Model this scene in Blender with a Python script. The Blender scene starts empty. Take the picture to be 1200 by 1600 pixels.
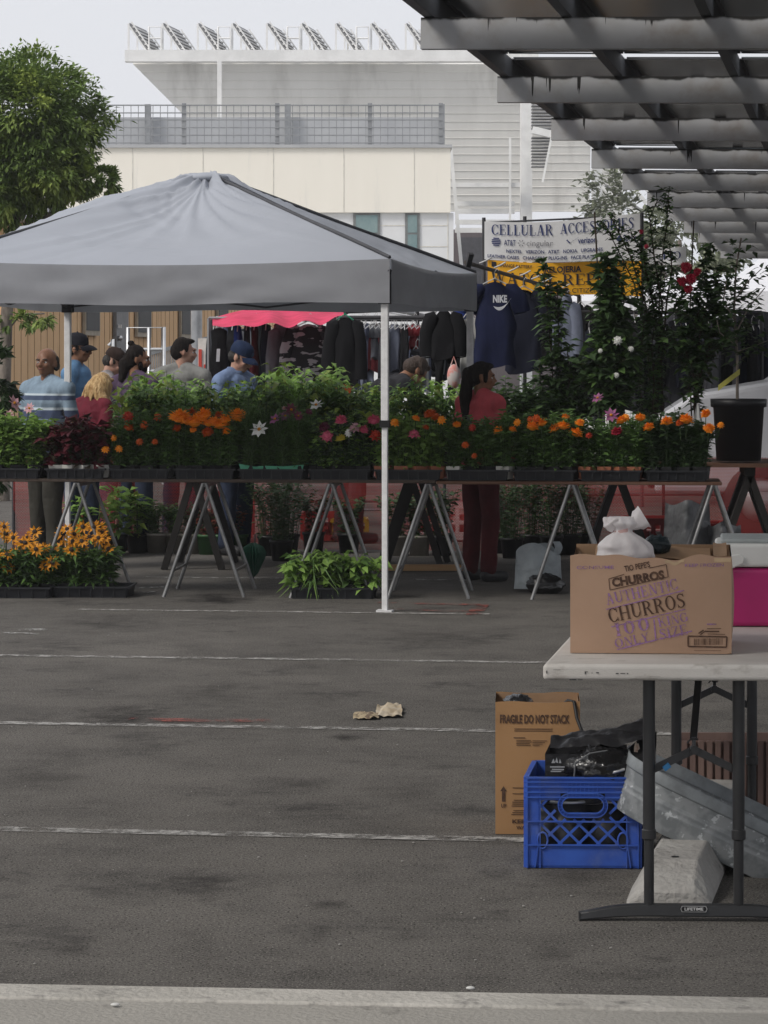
import bpy, bmesh, math, random
from mathutils import Vector, Matrix, noise
R = random.Random(11)
S = bpy.context.scene
COL = S.collection
FP, HC, HY = 4300.0, 1.605, 560.0       # focal length in photo pixels, eye height, horizon row
def P(px, py, Z): return Vector(((px - 600) / FP * Z, Z, HC + (HY - py) / FP * Z))
def X(px, Z): return (px - 600) / FP * Z
def H(py, Z): return HC + (HY - py) / FP * Z
def rad(a): return math.radians(a)
TAN = 0.173
TH = math.atan(TAN)
ROW = Vector((math.cos(TH), -math.sin(TH), 0)); DEP = Vector((math.sin(TH), math.cos(TH), 0))

# ------------------------------------------------------------------ materials
def mat(name, c, rough=.75, metal=0, c2=None, scale=6, lo=.4, hi=.62, bump=0, bscale=60, spec=.3, transl=0, rand=0,
        stretch=(1, 1, 1), detail=5, c3=None, s3=2, lo3=.55, hi3=.7, coat=0):
    m = bpy.data.materials.new(name); m.use_nodes = True
    nt = m.node_tree; N = nt.nodes; L = nt.links
    b = N['Principled BSDF']; out = N['Material Output']
    b.inputs['Roughness'].default_value = rough; b.inputs['Metallic'].default_value = metal
    b.inputs['Specular IOR Level'].default_value = spec
    b.inputs['Coat Weight'].default_value = coat
    col = None
    tc = N.new('ShaderNodeTexCoord'); mp = N.new('ShaderNodeMapping'); mp.inputs['Scale'].default_value = stretch
    L.new(tc.outputs['Object'], mp.inputs['Vector'])
    if c2 is None: c2 = tuple(x * .78 for x in c)
    def layer(prev, colr, sc, a, d):
        n = N.new('ShaderNodeTexNoise'); n.inputs['Scale'].default_value = sc; n.inputs['Detail'].default_value = detail
        n.inputs['Roughness'].default_value = .62
        L.new(mp.outputs[0], n.inputs['Vector'])
        r = N.new('ShaderNodeMapRange'); r.inputs[1].default_value = a; r.inputs[2].default_value = d
        L.new(n.outputs['Fac'], r.inputs[0])
        x = N.new('ShaderNodeMix'); x.data_type = 'RGBA'
        L.new(r.outputs[0], x.inputs[0])
        if isinstance(prev, tuple): x.inputs[6].default_value = (*prev, 1)
        else: L.new(prev, x.inputs[6])
        x.inputs[7].default_value = (*colr, 1)
        return x.outputs[2]
    col = layer(tuple(c), c2, scale, lo, hi)
    if c3 is not None: col = layer(col, c3, s3, lo3, hi3)
    if rand:
        oi = N.new('ShaderNodeObjectInfo'); h = N.new('ShaderNodeHueSaturation')
        r = N.new('ShaderNodeMapRange'); r.inputs[3].default_value = 1 - rand; r.inputs[4].default_value = 1 + rand
        L.new(oi.outputs['Random'], r.inputs[0]); L.new(r.outputs[0], h.inputs['Value']); L.new(col, h.inputs['Color']); col = h.outputs[0]
    L.new(col, b.inputs['Base Color'])
    if bump:
        n = N.new('ShaderNodeTexNoise'); n.inputs['Scale'].default_value = bscale; n.inputs['Detail'].default_value = 4
        L.new(mp.outputs[0], n.inputs['Vector'])
        bp = N.new('ShaderNodeBump'); bp.inputs['Strength'].default_value = bump; bp.inputs['Distance'].default_value = .02
        L.new(n.outputs['Fac'], bp.inputs['Height']); L.new(bp.outputs[0], b.inputs['Normal'])
    if transl:
        t = N.new('ShaderNodeBsdfTranslucent'); L.new(col, t.inputs['Color'])
        mx = N.new('ShaderNodeMixShader'); mx.inputs[0].default_value = transl
        L.new(b.outputs[0], mx.inputs[1]); L.new(t.outputs[0], mx.inputs[2]); L.new(mx.outputs[0], out.inputs['Surface'])
    return m

def stripes(m, bands, axis=2):
    """horizontal bands (z0, z1, colour) woven into the cloth of material m"""
    nt = m.node_tree; N = nt.nodes; L = nt.links; b = N['Principled BSDF']
    prev = b.inputs['Base Color'].links[0].from_socket
    tc = N.new('ShaderNodeTexCoord'); sp = N.new('ShaderNodeSeparateXYZ'); L.new(tc.outputs['Object'], sp.inputs[0])
    for (z0, z1, c) in bands:
        g = N.new('ShaderNodeMath'); g.operation = 'GREATER_THAN'; g.inputs[1].default_value = z0; L.new(sp.outputs[axis], g.inputs[0])
        l = N.new('ShaderNodeMath'); l.operation = 'LESS_THAN'; l.inputs[1].default_value = z1; L.new(sp.outputs[axis], l.inputs[0])
        k = N.new('ShaderNodeMath'); k.operation = 'MULTIPLY'; L.new(g.outputs[0], k.inputs[0]); L.new(l.outputs[0], k.inputs[1])
        x = N.new('ShaderNodeMix'); x.data_type = 'RGBA'; L.new(k.outputs[0], x.inputs[0]); L.new(prev, x.inputs[6]); x.inputs[7].default_value = (*c, 1)
        prev = x.outputs[2]
    L.new(prev, b.inputs['Base Color'])
    return m

# ------------------------------------------------------------------ mesh builder
class MB:
    def __init__(s): s.v = []; s.f = []; s.m = []; s.s = []
    def add(s, vs, fs, mi=0, sm=False, M=None):
        o = len(s.v)
        s.v += [Vector(v) if M is None else M @ Vector(v) for v in vs]
        for f in fs: s.f.append([o + i for i in f]); s.m.append(mi); s.s.append(sm)
        return s
    def box(s, c, d, rz=0, mi=0, M=None):
        x, y, z = d[0] / 2, d[1] / 2, d[2] / 2
        vs = [(-x, -y, -z), (x, -y, -z), (x, y, -z), (-x, y, -z), (-x, -y, z), (x, -y, z), (x, y, z), (-x, y, z)]
        fs = [(3, 2, 1, 0), (4, 5, 6, 7), (0, 1, 5, 4), (1, 2, 6, 5), (2, 3, 7, 6), (3, 0, 4, 7)]
        T = Matrix.Translation(c) @ Matrix.Rotation(rz, 4, 'Z')
        if M is not None: T = M @ T
        return s.add(vs, fs, mi, False, T)
    def bar(s, a, b, w, h=None, mi=0, up=Vector((0, 0, 1))):
        a = Vector(a); b = Vector(b); h = w if h is None else h
        t = (b - a); ln = t.length; t.normalize()
        if abs(t.dot(up)) > .98: up = Vector((0, 1, 0))
        u = t.cross(up).normalized(); n = u.cross(t)
        M = Matrix((( t.x, u.x, n.x, (a.x + b.x) / 2), (t.y, u.y, n.y, (a.y + b.y) / 2), (t.z, u.z, n.z, (a.z + b.z) / 2), (0, 0, 0, 1)))
        return s.box((0, 0, 0), (ln, w, h), 0, mi, M)
    def tube(s, pts, r, seg=8, mi=0, caps=True):
        pts = [Vector(p) for p in pts]; n = len(pts)
        rs = r if isinstance(r, (list, tuple)) else [r] * n
        rings = []; prevu = None
        for i, p in enumerate(pts):
            t = (pts[min(i + 1, n - 1)] - pts[max(i - 1, 0)])
            if t.length < 1e-9: t = Vector((0, 0, 1))
            t.normalize()
            if prevu is None:
                ref = Vector((0, 0, 1)) if abs(t.z) < .9 else Vector((1, 0, 0)); u = t.cross(ref).normalized()
            else:
                u = prevu - t * prevu.dot(t); u.normalize()
            prevu = u; w = t.cross(u)
            rings.append([p + (u * math.cos(a) + w * math.sin(a)) * rs[i] for a in [2 * math.pi * k / seg for k in range(seg)]])
        vs = [v for q in rings for v in q]; fs = []
        for i in range(n - 1):
            for k in range(seg):
                fs.append((i * seg + k, i * seg + (k + 1) % seg, (i + 1) * seg + (k + 1) % seg, (i + 1) * seg + k))
        s.add(vs, fs, mi, True)
        if caps:
            s.add(rings[0], [list(range(seg))[::-1]], mi); s.add(rings[-1], [list(range(seg))], mi)
        return s
    def sphere(s, c, r, seg=12, rings=8, mi=0, M=None, sm=True):
        if not isinstance(r, (list, tuple)): r = (r, r, r)
        vs = [(0, 0, r[2])]
        for i in range(1, rings):
            a = math.pi * i / rings
            for k in range(seg):
                b = 2 * math.pi * k / seg
                vs.append((r[0] * math.sin(a) * math.cos(b), r[1] * math.sin(a) * math.sin(b), r[2] * math.cos(a)))
        vs.append((0, 0, -r[2])); fs = []
        for k in range(seg): fs.append((0, 1 + k, 1 + (k + 1) % seg))
        for i in range(rings - 2):
            for k in range(seg):
                a = 1 + i * seg; fs.append((a + k, a + seg + k, a + seg + (k + 1) % seg, a + (k + 1) % seg))
        l = len(vs) - 1; a = 1 + (rings - 2) * seg
        for k in range(seg): fs.append((l, a + (k + 1) % seg, a + k))
        T = Matrix.Translation(c)
        if M is not None: T = M @ T
        return s.add(vs, fs, mi, sm, T)
    def lathe(s, prof, c=(0, 0, 0), seg=20, mi=0, M=None, sm=True, ell=1):
        vs = []; fs = []; n = len(prof)
        for (r, z) in prof:
            for k in range(seg):
                a = 2 * math.pi * k / seg; vs.append((r * math.cos(a), r * math.sin(a) * ell, z))
        for i in range(n - 1):
            for k in range(seg):
                fs.append((i * seg + k, i * seg + (k + 1) % seg, (i + 1) * seg + (k + 1) % seg, (i + 1) * seg + k))
        T = Matrix.Translation(c)
        if M is not None: T = M @ T
        s.add(vs, fs, mi, sm, T)
        return s
    def grid(s, fn, nu, nv, mi=0, sm=True, closed=False):
        vs = [fn(i / nu, j / nv) for j in range(nv + 1) for i in range(nu + 1)]
        fs = [(j * (nu + 1) + i, j * (nu + 1) + i + 1, (j + 1) * (nu + 1) + i + 1, (j + 1) * (nu + 1) + i) for j in range(nv) for i in range(nu)]
        return s.add(vs, fs, mi, sm)
    def prism(s, poly, vec, mi=0):
        n = len(poly); poly = [Vector(p) for p in poly]; vec = Vector(vec)
        vs = poly + [p + vec for p in poly]
        fs = [list(range(n)), [n + i for i in range(n)][::-1]] + [(i, n + i, n + (i + 1) % n, (i + 1) % n) for i in range(n)]
        return s.add(vs, fs, mi)
    def leaf(s, p, d, L, W, mi=0, droop=.25, fold=.18, rnd=R):
        d = d.normalized(); up = Vector((0, 0, 1))
        u = d.cross(up)
        if u.length < .05: u = Vector((1, 0, 0))
        u.normalize()
        tw = rnd.uniform(-.7, .7)
        n = u.cross(d); u = u * math.cos(tw) + n * math.sin(tw); n = u.cross(d)
        c1 = p + d * (L * .45) - n * (fold * W * .5); tip = p + d * L - Vector((0, 0, droop * L))
        a = p + d * (L * .42) + u * (W / 2); b = p + d * (L * .42) - u * (W / 2)
        o = len(s.v); s.v += [p, a, c1, b, tip]
        for f in ((0, 2, 1), (0, 3, 2), (1, 2, 4), (2, 3, 4)): s.f.append([o + i for i in f]); s.m.append(mi); s.s.append(False)
    def mesh(s, name, mats):
        me = bpy.data.meshes.new(name); me.from_pydata([tuple(v) for v in s.v], [], s.f)
        if not isinstance(mats, (list, tuple)): mats = [mats]
        for m in mats: me.materials.append(m)
        me.polygons.foreach_set('material_index', s.m); me.polygons.foreach_set('use_smooth', s.s); me.update()
        return me
    def build(s, name, mats, parent=None, origin=None, bevel=0, seg=2, local=False):
        """one mesh object; world coordinates unless local; children are stored relative to their parent's frame"""
        if not local:
            if parent is not None: I = wm(parent).inverted(); s.v = [I @ v for v in s.v]
            elif origin is not None: o = Vector(origin); s.v = [v - o for v in s.v]
        ob = bpy.data.objects.new(name, s.mesh(name, mats)); COL.objects.link(ob)
        if parent is not None: ob.parent = parent
        elif origin is not None: ob.location = origin
        if bevel:
            b = ob.modifiers.new('bevel', 'BEVEL'); b.width = bevel; b.segments = seg; b.limit_method = 'ANGLE'; b.angle_limit = rad(40)
        return ob
def wm(o):
    M = Matrix.LocRotScale(o.location, o.rotation_euler, o.scale)
    return M if o.parent is None else wm(o.parent) @ M
def obj(name, me, parent=None, loc=(0, 0, 0), rz=0):
    o = bpy.data.objects.new(name, me); COL.objects.link(o); o.location = loc; o.rotation_euler = (0, 0, rz)
    if parent is not None: o.parent = parent
    return o
def tag(o, label, cat, group=None, kind=None):
    o['label'] = label; o['category'] = cat
    if group: o['group'] = group
    if kind: o['kind'] = kind
    return o
def struct(o, kind='structure'): o['kind'] = kind; return o
def thing(name, label, cat, loc=(0, 0, 0), rz=0, group=None):
    o = bpy.data.objects.new(name, None); o.empty_display_size = .1; COL.objects.link(o); o.location = loc; o.rotation_euler = (0, 0, rz)
    return tag(o, label, cat, group)
def kids(o): return [c for c in bpy.data.objects if c.parent == o]
def frame(o, u, v):
    o = Vector(o); u = Vector(u).normalized(); v = Vector(v).normalized(); n = u.cross(v)
    return lambda a, b, c=0: o + u * a + v * b + n * c

# ------------------------------------------------------------------ lettering
TXT = {}
def sans(t, bold=0.0, cond=1.0):
    """outline of a line of text, cap height 1, as flat faces"""
    k = (t, bold, cond)
    if k in TXT: return TXT[k]
    cu = bpy.data.curves.new('text', 'FONT'); cu.body = t; cu.size = 1; cu.offset = bold; cu.resolution_u = 3
    ob = bpy.data.objects.new('text', cu); COL.objects.link(ob); bpy.context.view_layer.update()
    me = bpy.data.meshes.new_from_object(ob.evaluated_get(bpy.context.evaluated_depsgraph_get()))
    vs = [(v.co.x, v.co.y) for v in me.vertices]; fs = [tuple(p.vertices) for p in me.polygons]
    bpy.data.objects.remove(ob); bpy.data.curves.remove(cu); bpy.data.meshes.remove(me)
    x0 = min(v[0] for v in vs); x1 = max(v[0] for v in vs); s = 1 / .73
    vs = [((x - x0) * s * cond, y * s) for x, y in vs]
    TXT[k] = (vs, fs, (x1 - x0) * s * cond); return TXT[k]
def _ring(cx, cy, rx, ry, a0, a1, tw, th, n=14):
    q = []
    for i in range(n):
        A = rad(a0 + (a1 - a0) * i / n); B = rad(a0 + (a1 - a0) * (i + 1) / n)
        q.append([(cx + rx * math.cos(A), cy + ry * math.sin(A)), (cx + rx * math.cos(B), cy + ry * math.sin(B)),
                  (cx + (rx - tw) * math.cos(B), cy + (ry - th) * math.sin(B)), (cx + (rx - tw) * math.cos(A), cy + (ry - th) * math.sin(A))])
    return q
def _r(x0, y0, x1, y1): return [(x0, y0), (x1, y0), (x1, y1), (x0, y1)]
def _sl(x0, y0, x1, y1, w): return [(x0 - w / 2, y0), (x0 + w / 2, y0), (x1 + w / 2, y1), (x1 - w / 2, y1)]
K, t_, sf = .17, .06, .055
def _stem(x): return [_r(x, sf, x + K, 1 - sf), _r(x - .07, 0, x + K + .07, sf), _r(x - .07, 1 - sf, x + K + .07, 1)]
def glyph(c):
    if c == 'C': return .8, _ring(.42, .5, .42, .5, 42, 318, K, t_, 20) + [_r(.7, .66, .76, .98), _r(.7, .04, .76, .3)]
    if c == 'G': return .85, _ring(.42, .5, .42, .5, 42, 318, K, t_, 20) + [_r(.7, .68, .76, .98), _r(.66, .06, .66 + K, .42), _r(.56, .42, .88, .47)]
    if c in 'O0': return .84, _ring(.42, .5, .42 if c == 'O' else .34, .5, 0, 360, K, t_, 26)
    if c == 'E': return .74, _stem(.07) + [_r(.31, .94, .68, 1), _r(.31, 0, .68, .06), _r(.24, .47, .52, .53), _r(.64, .74, .69, .94), _r(.65, .06, .71, .28), _r(.5, .38, .54, .62)]
    if c == 'F': return .7, _stem(.07) + [_r(.31, .94, .66, 1), _r(.24, .47, .52, .53), _r(.62, .74, .67, .94), _r(.5, .38, .54, .62)]
    if c == 'L': return .7, _stem(.07) + [_r(.31, 0, .66, .06), _r(.62, .06, .68, .32)]
    if c == 'I': return .34, _stem(.085)
    if c == '1': return .44, _stem(.13)
    if c == 'U': return .86, [_r(.07, .3, .07 + K, .945), _r(0, .945, .31, 1), _r(.7, .3, .76, .945), _r(.6, .945, .86, 1)] + _ring(.415, .32, .345, .32, 180, 360, K * .8, .08, 12)
    if c == 'A': return .9, [_sl(.17, .05, .44, 1, .07), _sl(.72, .05, .46, 1, K * 1.1), _r(.27, .3, .6, .355), _r(.02, 0, .31, .05), _r(.55, 0, .9, .05)]
    if c == 'V': return .9, [_sl(.44, 0, .17, .95, K), _sl(.46, 0, .74, .95, .07), _r(.02, .95, .33, 1), _r(.6, .95, .9, 1)]
    if c == 'W': return 1.2, [_sl(.36, 0, .16, .95, K), _sl(.38, 0, .6, .95, .07), _sl(.84, 0, .62, .95, K), _sl(.86, 0, 1.06, .95, .07), _r(.02, .95, .32, 1), _r(.48, .95, .76, 1), _r(.94, .95, 1.2, 1)]
    if c == 'T': return .8, [_r(.32, .05, .32 + K, .94), _r(.22, 0, .6, .05), _r(.04, .94, .78, 1), _r(.04, .7, .09, .94), _r(.73, .7, .78, .94)]
    if c == 'H': return .92, _stem(.07) + _stem(.66) + [_r(.24, .47, .66, .53)]
    if c == 'P': return .76, _stem(.07) + _ring(.3, .72, .4, .28, -90, 90, K, t_, 10) + [_r(.24, .44, .31, .5), _r(.31, .94, .36, .998)]
    if c == 'R': return .86, _stem(.07) + _ring(.3, .73, .38, .27, -90, 90, K, t_, 10) + [_r(.24, .46, .31, .52), _sl(.7, .05, .42, .5, K), _r(.6, 0, .88, .05)]
    if c == 'N': return .92, [_r(.12, .05, .18, .95), _sl(.74, 0, .2, 1, K), _r(.76, .05, .82, .945), _r(.02, 0, .3, .05), _r(.64, .945, .92, 1)]
    if c == 'K': return .9, _stem(.07) + [_sl(.26, .42, .68, .95, .07), _sl(.74, .05, .4, .58, K), _r(.56, .95, .84, 1), _r(.6, 0, .92, .05)]
    if c == 'Z': return .76, [_r(.06, .94, .7, 1), _r(.04, 0, .7, .06), _sl(.14, .06, .6, .94, K), _r(.06, .72, .11, .94), _r(.66, .06, .71, .28)]
    if c == 'Y': return .86, [_r(.34, .05, .34 + K, .45), _sl(.4, .45, .16, .95, K * .9), _sl(.46, .45, .7, .95, .07), _r(.24, 0, .6, .05), _r(.02, .95, .3, 1), _r(.58, .95, .84, 1)]
    if c == 'S':
        pts = [(.62, .8), (.52, .93), (.34, .965), (.17, .88), (.14, .72), (.26, .59), (.44, .49), (.56, .36), (.56, .18), (.42, .05), (.22, .045), (.08, .2)]
        ws = [.05, .07, .07, .12, .15, .16, .17, .16, .14, .08, .07, .05]; q = []
        nrm = []
        for i in range(len(pts)):
            a = pts[max(i - 1, 0)]; b = pts[min(i + 1, len(pts) - 1)]; dx, dy = b[0] - a[0], b[1] - a[1]; l = math.hypot(dx, dy); nrm.append((-dy / l, dx / l))
        for i in range(len(pts) - 1):
            a, b = pts[i], pts[i + 1]; na, nb = nrm[i], nrm[i + 1]; wa, wb = ws[i] / 2, ws[i + 1] / 2
            q.append([(a[0] + na[0] * wa, a[1] + na[1] * wa), (b[0] + nb[0] * wb, b[1] + nb[1] * wb), (b[0] - nb[0] * wb, b[1] - nb[1] * wb), (a[0] - na[0] * wa, a[1] - na[1] * wa)])
        return .7, q + [_r(.6, .72, .65, .97), _r(.05, .03, .1, .3)]
    return .4, []
def serif(t, cond=1.0, gap=.1):
    vs = []; fs = []; x = 0
    for c in t:
        w, q = glyph(c)
        for poly in q:
            o = len(vs); vs += [((x + a) * cond, b) for a, b in poly]; fs.append(tuple(range(o, o + len(poly))))
        x += w + gap
    return vs, fs, (x - gap) * cond
def write(mb, txt, fn, u, v, h, mi=0, width=None, ang=0, base=.0015, mirror=False):
    """lay a line of text (vs, fs, w) on the surface fn(u, v, out) with its lower left corner at u, v"""
    vs, fs, w = txt; sx = h if width is None else width / w
    ca, sa = math.cos(ang), math.sin(ang); vs2 = []
    lift = {}
    for k, f in enumerate(fs):
        for i in f: lift[i] = base + (k % 9) * .00012 if len(fs) < 400 and len(f) == 4 else base
    for i, (a, b) in enumerate(vs):
        a2, b2 = a * sx, b * h
        if mirror: a2 = w * sx - a2
        vs2.append(fn(u + a2 * ca - b2 * sa, v + a2 * sa + b2 * ca, lift.get(i, base)))
    mb.add(vs2, [f[::-1] for f in fs] if mirror else fs, mi)
def rect(mb, fn, u0, v0, u1, v1, mi=0, base=.0012):
    mb.add([fn(u0, v0, base), fn(u1, v0, base), fn(u1, v1, base), fn(u0, v1, base)], [(0, 1, 2, 3)], mi)

# ------------------------------------------------------------------ world, sun, camera
S.render.resolution_x, S.render.resolution_y = 768, 1024
S.view_settings.view_transform = 'Standard'; S.view_settings.look = 'None'; S.view_settings.exposure = .56
S.view_settings.gamma = 1
S.render.engine = 'CYCLES'
S.cycles.use_denoising = True
S.cycles.max_bounces = 8; S.cycles.transparent_max_bounces = 16
w = bpy.data.worlds.new('World'); S.world = w; w.use_nodes = True
nt = w.node_tree; bg = nt.nodes['Background']
sky = nt.nodes.new('ShaderNodeTexSky'); sky.sky_type = 'NISHITA'; sky.sun_disc = False
SUN = Vector((-.72, -.47, .82)).normalized()
sky.sun_elevation = math.asin(SUN.z); sky.sun_rotation = math.atan2(SUN.x, SUN.y)
sky.air_density = 1.5; sky.dust_density = 6
mx = nt.nodes.new('ShaderNodeMix'); mx.data_type = 'RGBA'; mx.inputs[0].default_value = .86
nt.links.new(sky.outputs[0], mx.inputs[6]); mx.inputs[7].default_value = (8.6, 8.75, 9.3, 1)     # an even layer of cloud
nt.links.new(mx.outputs[2], bg.inputs[0]); bg.inputs[1].default_value = .070
sl = bpy.data.lights.new('sun', 'SUN'); sl.energy = 1.5; sl.angle = rad(16); sl.color = (1, .96, .9)
so = bpy.data.objects.new('sun', sl); COL.objects.link(so); so.rotation_euler = SUN.to_track_quat('Z', 'Y').to_euler(); so.location = (0, 0, 30)
cd = bpy.data.cameras.new('camera'); cam = bpy.data.objects.new('camera', cd); COL.objects.link(cam); S.camera = cam
cam.location = (0, 0, HC); cam.rotation_euler = (rad(90), 0, 0)
cd.sensor_fit = 'VERTICAL'; cd.sensor_height = 36; cd.lens = FP / 1600 * 36; cd.shift_y = -(800 - HY) / 1600; cd.clip_end = 2000; cd.clip_start = .1
# ------------------------------------------------------------------ lettering used further on (made while the scene is still empty)
for a in (("AT&T", .01), ("cingular",), ("verizon", .02), ("Sprint", .01), ("NEXTEL   VERIZON   AT&T   NOKIA   UPGRADES", .02), ("LEATHER CASES   CHARGERS   PLUG-INS   FACE PLATES", .02),
          ("CHANGE BATTERY", .02), ("RELOJERIA", .03), ("CITIZEN",), ("LIFETIME", .02), ("FRAGILE DO NOT STACK", .035, .62), ("UP", .03, .8), ("KEEP", .035, .8), ("WARM", .035, .8),
          ("NIKE", .045, .9), ("CHURROS", .05, .95), ("TIO PEPE'S", .02, .8), ("CONSUME", .01), ("KEEP FROZEN", .01)):
    sans(*a)

# ------------------------------------------------------------------ people
def fused(spheres, voxel, it=4, dec=None):
    """one continuous skin over many overlapping balls"""
    mb = MB()
    for c, r in spheres: mb.sphere(c, r, 12, 8)
    me = mb.mesh('tmp', bpy.data.materials.get('skin_mid') or mat('skin_mid', (.3, .17, .11)))
    ob = bpy.data.objects.new('tmp', me); COL.objects.link(ob)
    m = ob.modifiers.new('r', 'REMESH'); m.mode = 'VOXEL'; m.voxel_size = voxel; m.use_smooth_shade = True
    s = ob.modifiers.new('s', 'SMOOTH'); s.factor = .5; s.iterations = it
    bpy.context.view_layer.update()
    out = bpy.data.meshes.new_from_object(ob.evaluated_get(bpy.context.evaluated_depsgraph_get()))
    bpy.data.objects.remove(ob); bpy.data.meshes.remove(me)
    for p in out.polygons: p.use_smooth = True
    return out
def rumple(me, amp, freq, seed=0, st=(1, 1, .55), ridge=True):
    """creases pressed into a skin along its normals"""
    nr = [v.normal.copy() for v in me.vertices]
    for v, n in zip(me.vertices, nr):
        q = Vector((v.co.x * st[0], v.co.y * st[1], v.co.z * st[2])) * freq + Vector((seed * 3.7, 0, seed))
        k = noise.noise(q); k2 = noise.noise(q * 2.3)
        v.co += n * amp * ((1 - 2.6 * abs(k)) * .9 + .5 * k2 if ridge else k + .6 * k2)
    me.update()
def limb(a, b, ra, rb, n=7):
    a = Vector(a); b = Vector(b); return [(a.lerp(b, i / n), ra + (rb - ra) * i / n) for i in range(n + 1)]

def person(label, px, py_top, Z, yaw, skin, shirt, pants, hair=None, head_yaw=0, head_pitch=0, lean=0, style='short', cap=None, sleeve='short',
           belly=0, female=False, arm='front', beard=None, glasses=False, height=None, strap=None, collar=False, build=1.0):
    x = X(px, Z); h = H(py_top, Z) if height is None else height
    s = h / 1.75
    base = Vector((x, Z, 0))
    rt = thing('person', label, 'person', base, yaw)
    # ---- joints, facing +Y
    hipz = .93
    RL = Matrix.Translation((0, 0, hipz)) @ Matrix.Rotation(-lean, 4, 'X') @ Matrix.Translation((0, 0, -hipz))
    up = lambda *p: RL @ Vector(p)
    neck = up(0, -.005, 1.51)
    HM = Matrix.Translation(neck) @ Matrix.Rotation(head_yaw, 4, 'Z') @ Matrix.Rotation(-head_pitch, 4, 'X')
    if lean: # move the whole figure back so that the head stays over the given point
        off = Vector((-neck.x, -neck.y, 0))
    else: off = Vector((0, 0, 0))
    hd = lambda *p: HM @ Vector(p)
    sw = (.18 if not female else .155) * build
    torso = [((0, 0, .95), (.165 * build, .115 + belly * .3, .11)), ((0, belly * .4, 1.08), (.148 * build + belly * .5, .105 + belly, .12)), ((0, belly * .4 + .01, 1.18), (.155 * build + belly * .3, .108 + belly * .6, .12)),
             ((0, .012, 1.30), (.168 * build, .112, .13)), ((0, 0, 1.39), (.165 * build, .095, .075))]
    torso = [(up(*c), r) for c, r in torso]
    for q in (-1, 1): torso += [(c, r) for c, r in limb(up(q * .045, -.01, 1.465), up(q * sw, -.005, 1.405), .046, .056, 5)]
    if female: torso += [(up(q * .075, .085, 1.28), (.068, .06, .066)) for q in (-1, 1)]
    arms = {}; sleeves = []; hands = []
    for q in (-1, 1):
        sh = up(q * (sw + .01), 0, 1.41)
        if arm == 'front': el = up(q * (sw + .07), -.02, 1.13); wr = up(q * (sw + .0), .2, 1.0)
        elif arm == 'down': el = up(q * (sw + .06), -.03, 1.13); wr = up(q * (sw + .07), .04, .89)
        else: el = up(q * (sw + .05), .1, 1.16); wr = up(q * (sw - .04), .32, 1.12)
        arms[q] = limb(sh, el, .053, .042) + limb(el, wr, .042, .028)
        sleeves += limb(sh + (el - sh) * .03, sh.lerp(el, .72 if sleeve == 'short' else 1), .056, .057 if sleeve == 'short' else .050, 6)
        if sleeve == 'long': sleeves += limb(el, el.lerp(wr, .93), .052, .04, 6)
        d = (wr - el).normalized(); side = Vector((q, 0, 0)); side = (side - d * side.dot(d)).normalized(); nrm = d.cross(side).normalized()
        if nrm.z < 0: nrm = -nrm
        pc = wr + d * .05
        hands += [(wr + d * k, (.03, .03, .03)) for k in (.0,)] + [(pc + side * o + d * e, .017) for o in (-.024, -.008, .008, .024) for e in (-.025, 0, .025, .04)]
        for o, ln in ((-.027, .062), (-.009, .075), (.009, .08), (.027, .07)):
            k0 = pc + side * o + d * .042; k1 = k0 + d * ln * .5 - nrm * .012; k2 = k1 + d * ln * .42 - nrm * .03
            hands += limb(k0, k1, .0100, .0092, 5) + limb(k1, k2, .0092, .008, 5)
        k0 = pc - side * .03 - d * .02; k1 = k0 - side * .028 + d * .03 - nrm * .01
        hands += limb(k0, k1, .012, .010, 4) + limb(k1, k1 + d * .03 - nrm * .012, .010, .008, 4)
    legs = []; tr = []; shoe = []
    for q in (-1, 1):
        hp = Vector((q * .088, 0, .90)); kn = Vector((q * .10, .015, .49)); an = Vector((q * .105, -.015, .09))
        legs += limb(hp, kn, .088, .056) + limb(kn, an, .056, .038) + limb((q * .105, -.03, .05), (q * .12, .13, .035), .038, .03)
        tr += limb(hp, kn, .103, .074, 8) + limb(kn, (an.x, an.y, .1), .074, .066, 8)
        shoe += limb((q * .105, -.045, .05), (q * .12, .14, .04), .05, .044, 7)
    tr += [((0, 0, .95), (.178 * build, .128 + belly * .3, .08)), ((0, 0, .89), (.17, .12, .09))]
    head = [(hd(0, .008, .132), (.073, .090, .088)), (hd(0, .045, .075), (.057, .055, .062)), (hd(0, .068, .03), (.034, .03, .026)), (hd(0, .03, .045), (.055, .05, .04)), (hd(0, .078, .128), (.05, .022, .02)),
            (hd(0, .098, .06), (.026, .012, .010)), (hd(0, .096, .046), (.024, .011, .009))]
    head += limb(hd(0, .098, .118), hd(0, .122, .082), .009, .013, 5) + [(hd(q * .012, .108, .08), .010) for q in (-1, 1)]
    head += [(hd(q * .04, .075, .082), (.022, .022, .022)) for q in (-1, 1)] + [(hd(q * .074, .0, .095), (.010, .020, .031)) for q in (-1, 1)]
    head += limb(up(0, -.01, 1.40), hd(0, .0, .06), .06, .053, 6)
    allb = head + torso + arms[-1] + arms[1] + hands + legs
    sc = lambda L: [((Vector(c) + off) * s, tuple(x * s for x in r) if isinstance(r, tuple) else r * s) for c, r in L]
    me = fused(sc(allb), .0095, 3); me.materials.clear(); me.materials.append(skin)
    bd = obj('body', me, rt)
    lp = MB(); lp.tube([hd(q * .008, .1085 - abs(q) * .0016, .0525) for q in (-3, -2, -1, 0, 1, 2, 3)], [.002, .0045, .0055, .005, .0055, .0045, .002], 6); lp.v = [(v + off) * s for v in lp.v]; lp.build('lips', MT['lip'], rt, local=True)
    grow = lambda L, g: [(c, tuple(x + g for x in r) if isinstance(r, tuple) else r + g) for c, r in L]
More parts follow.
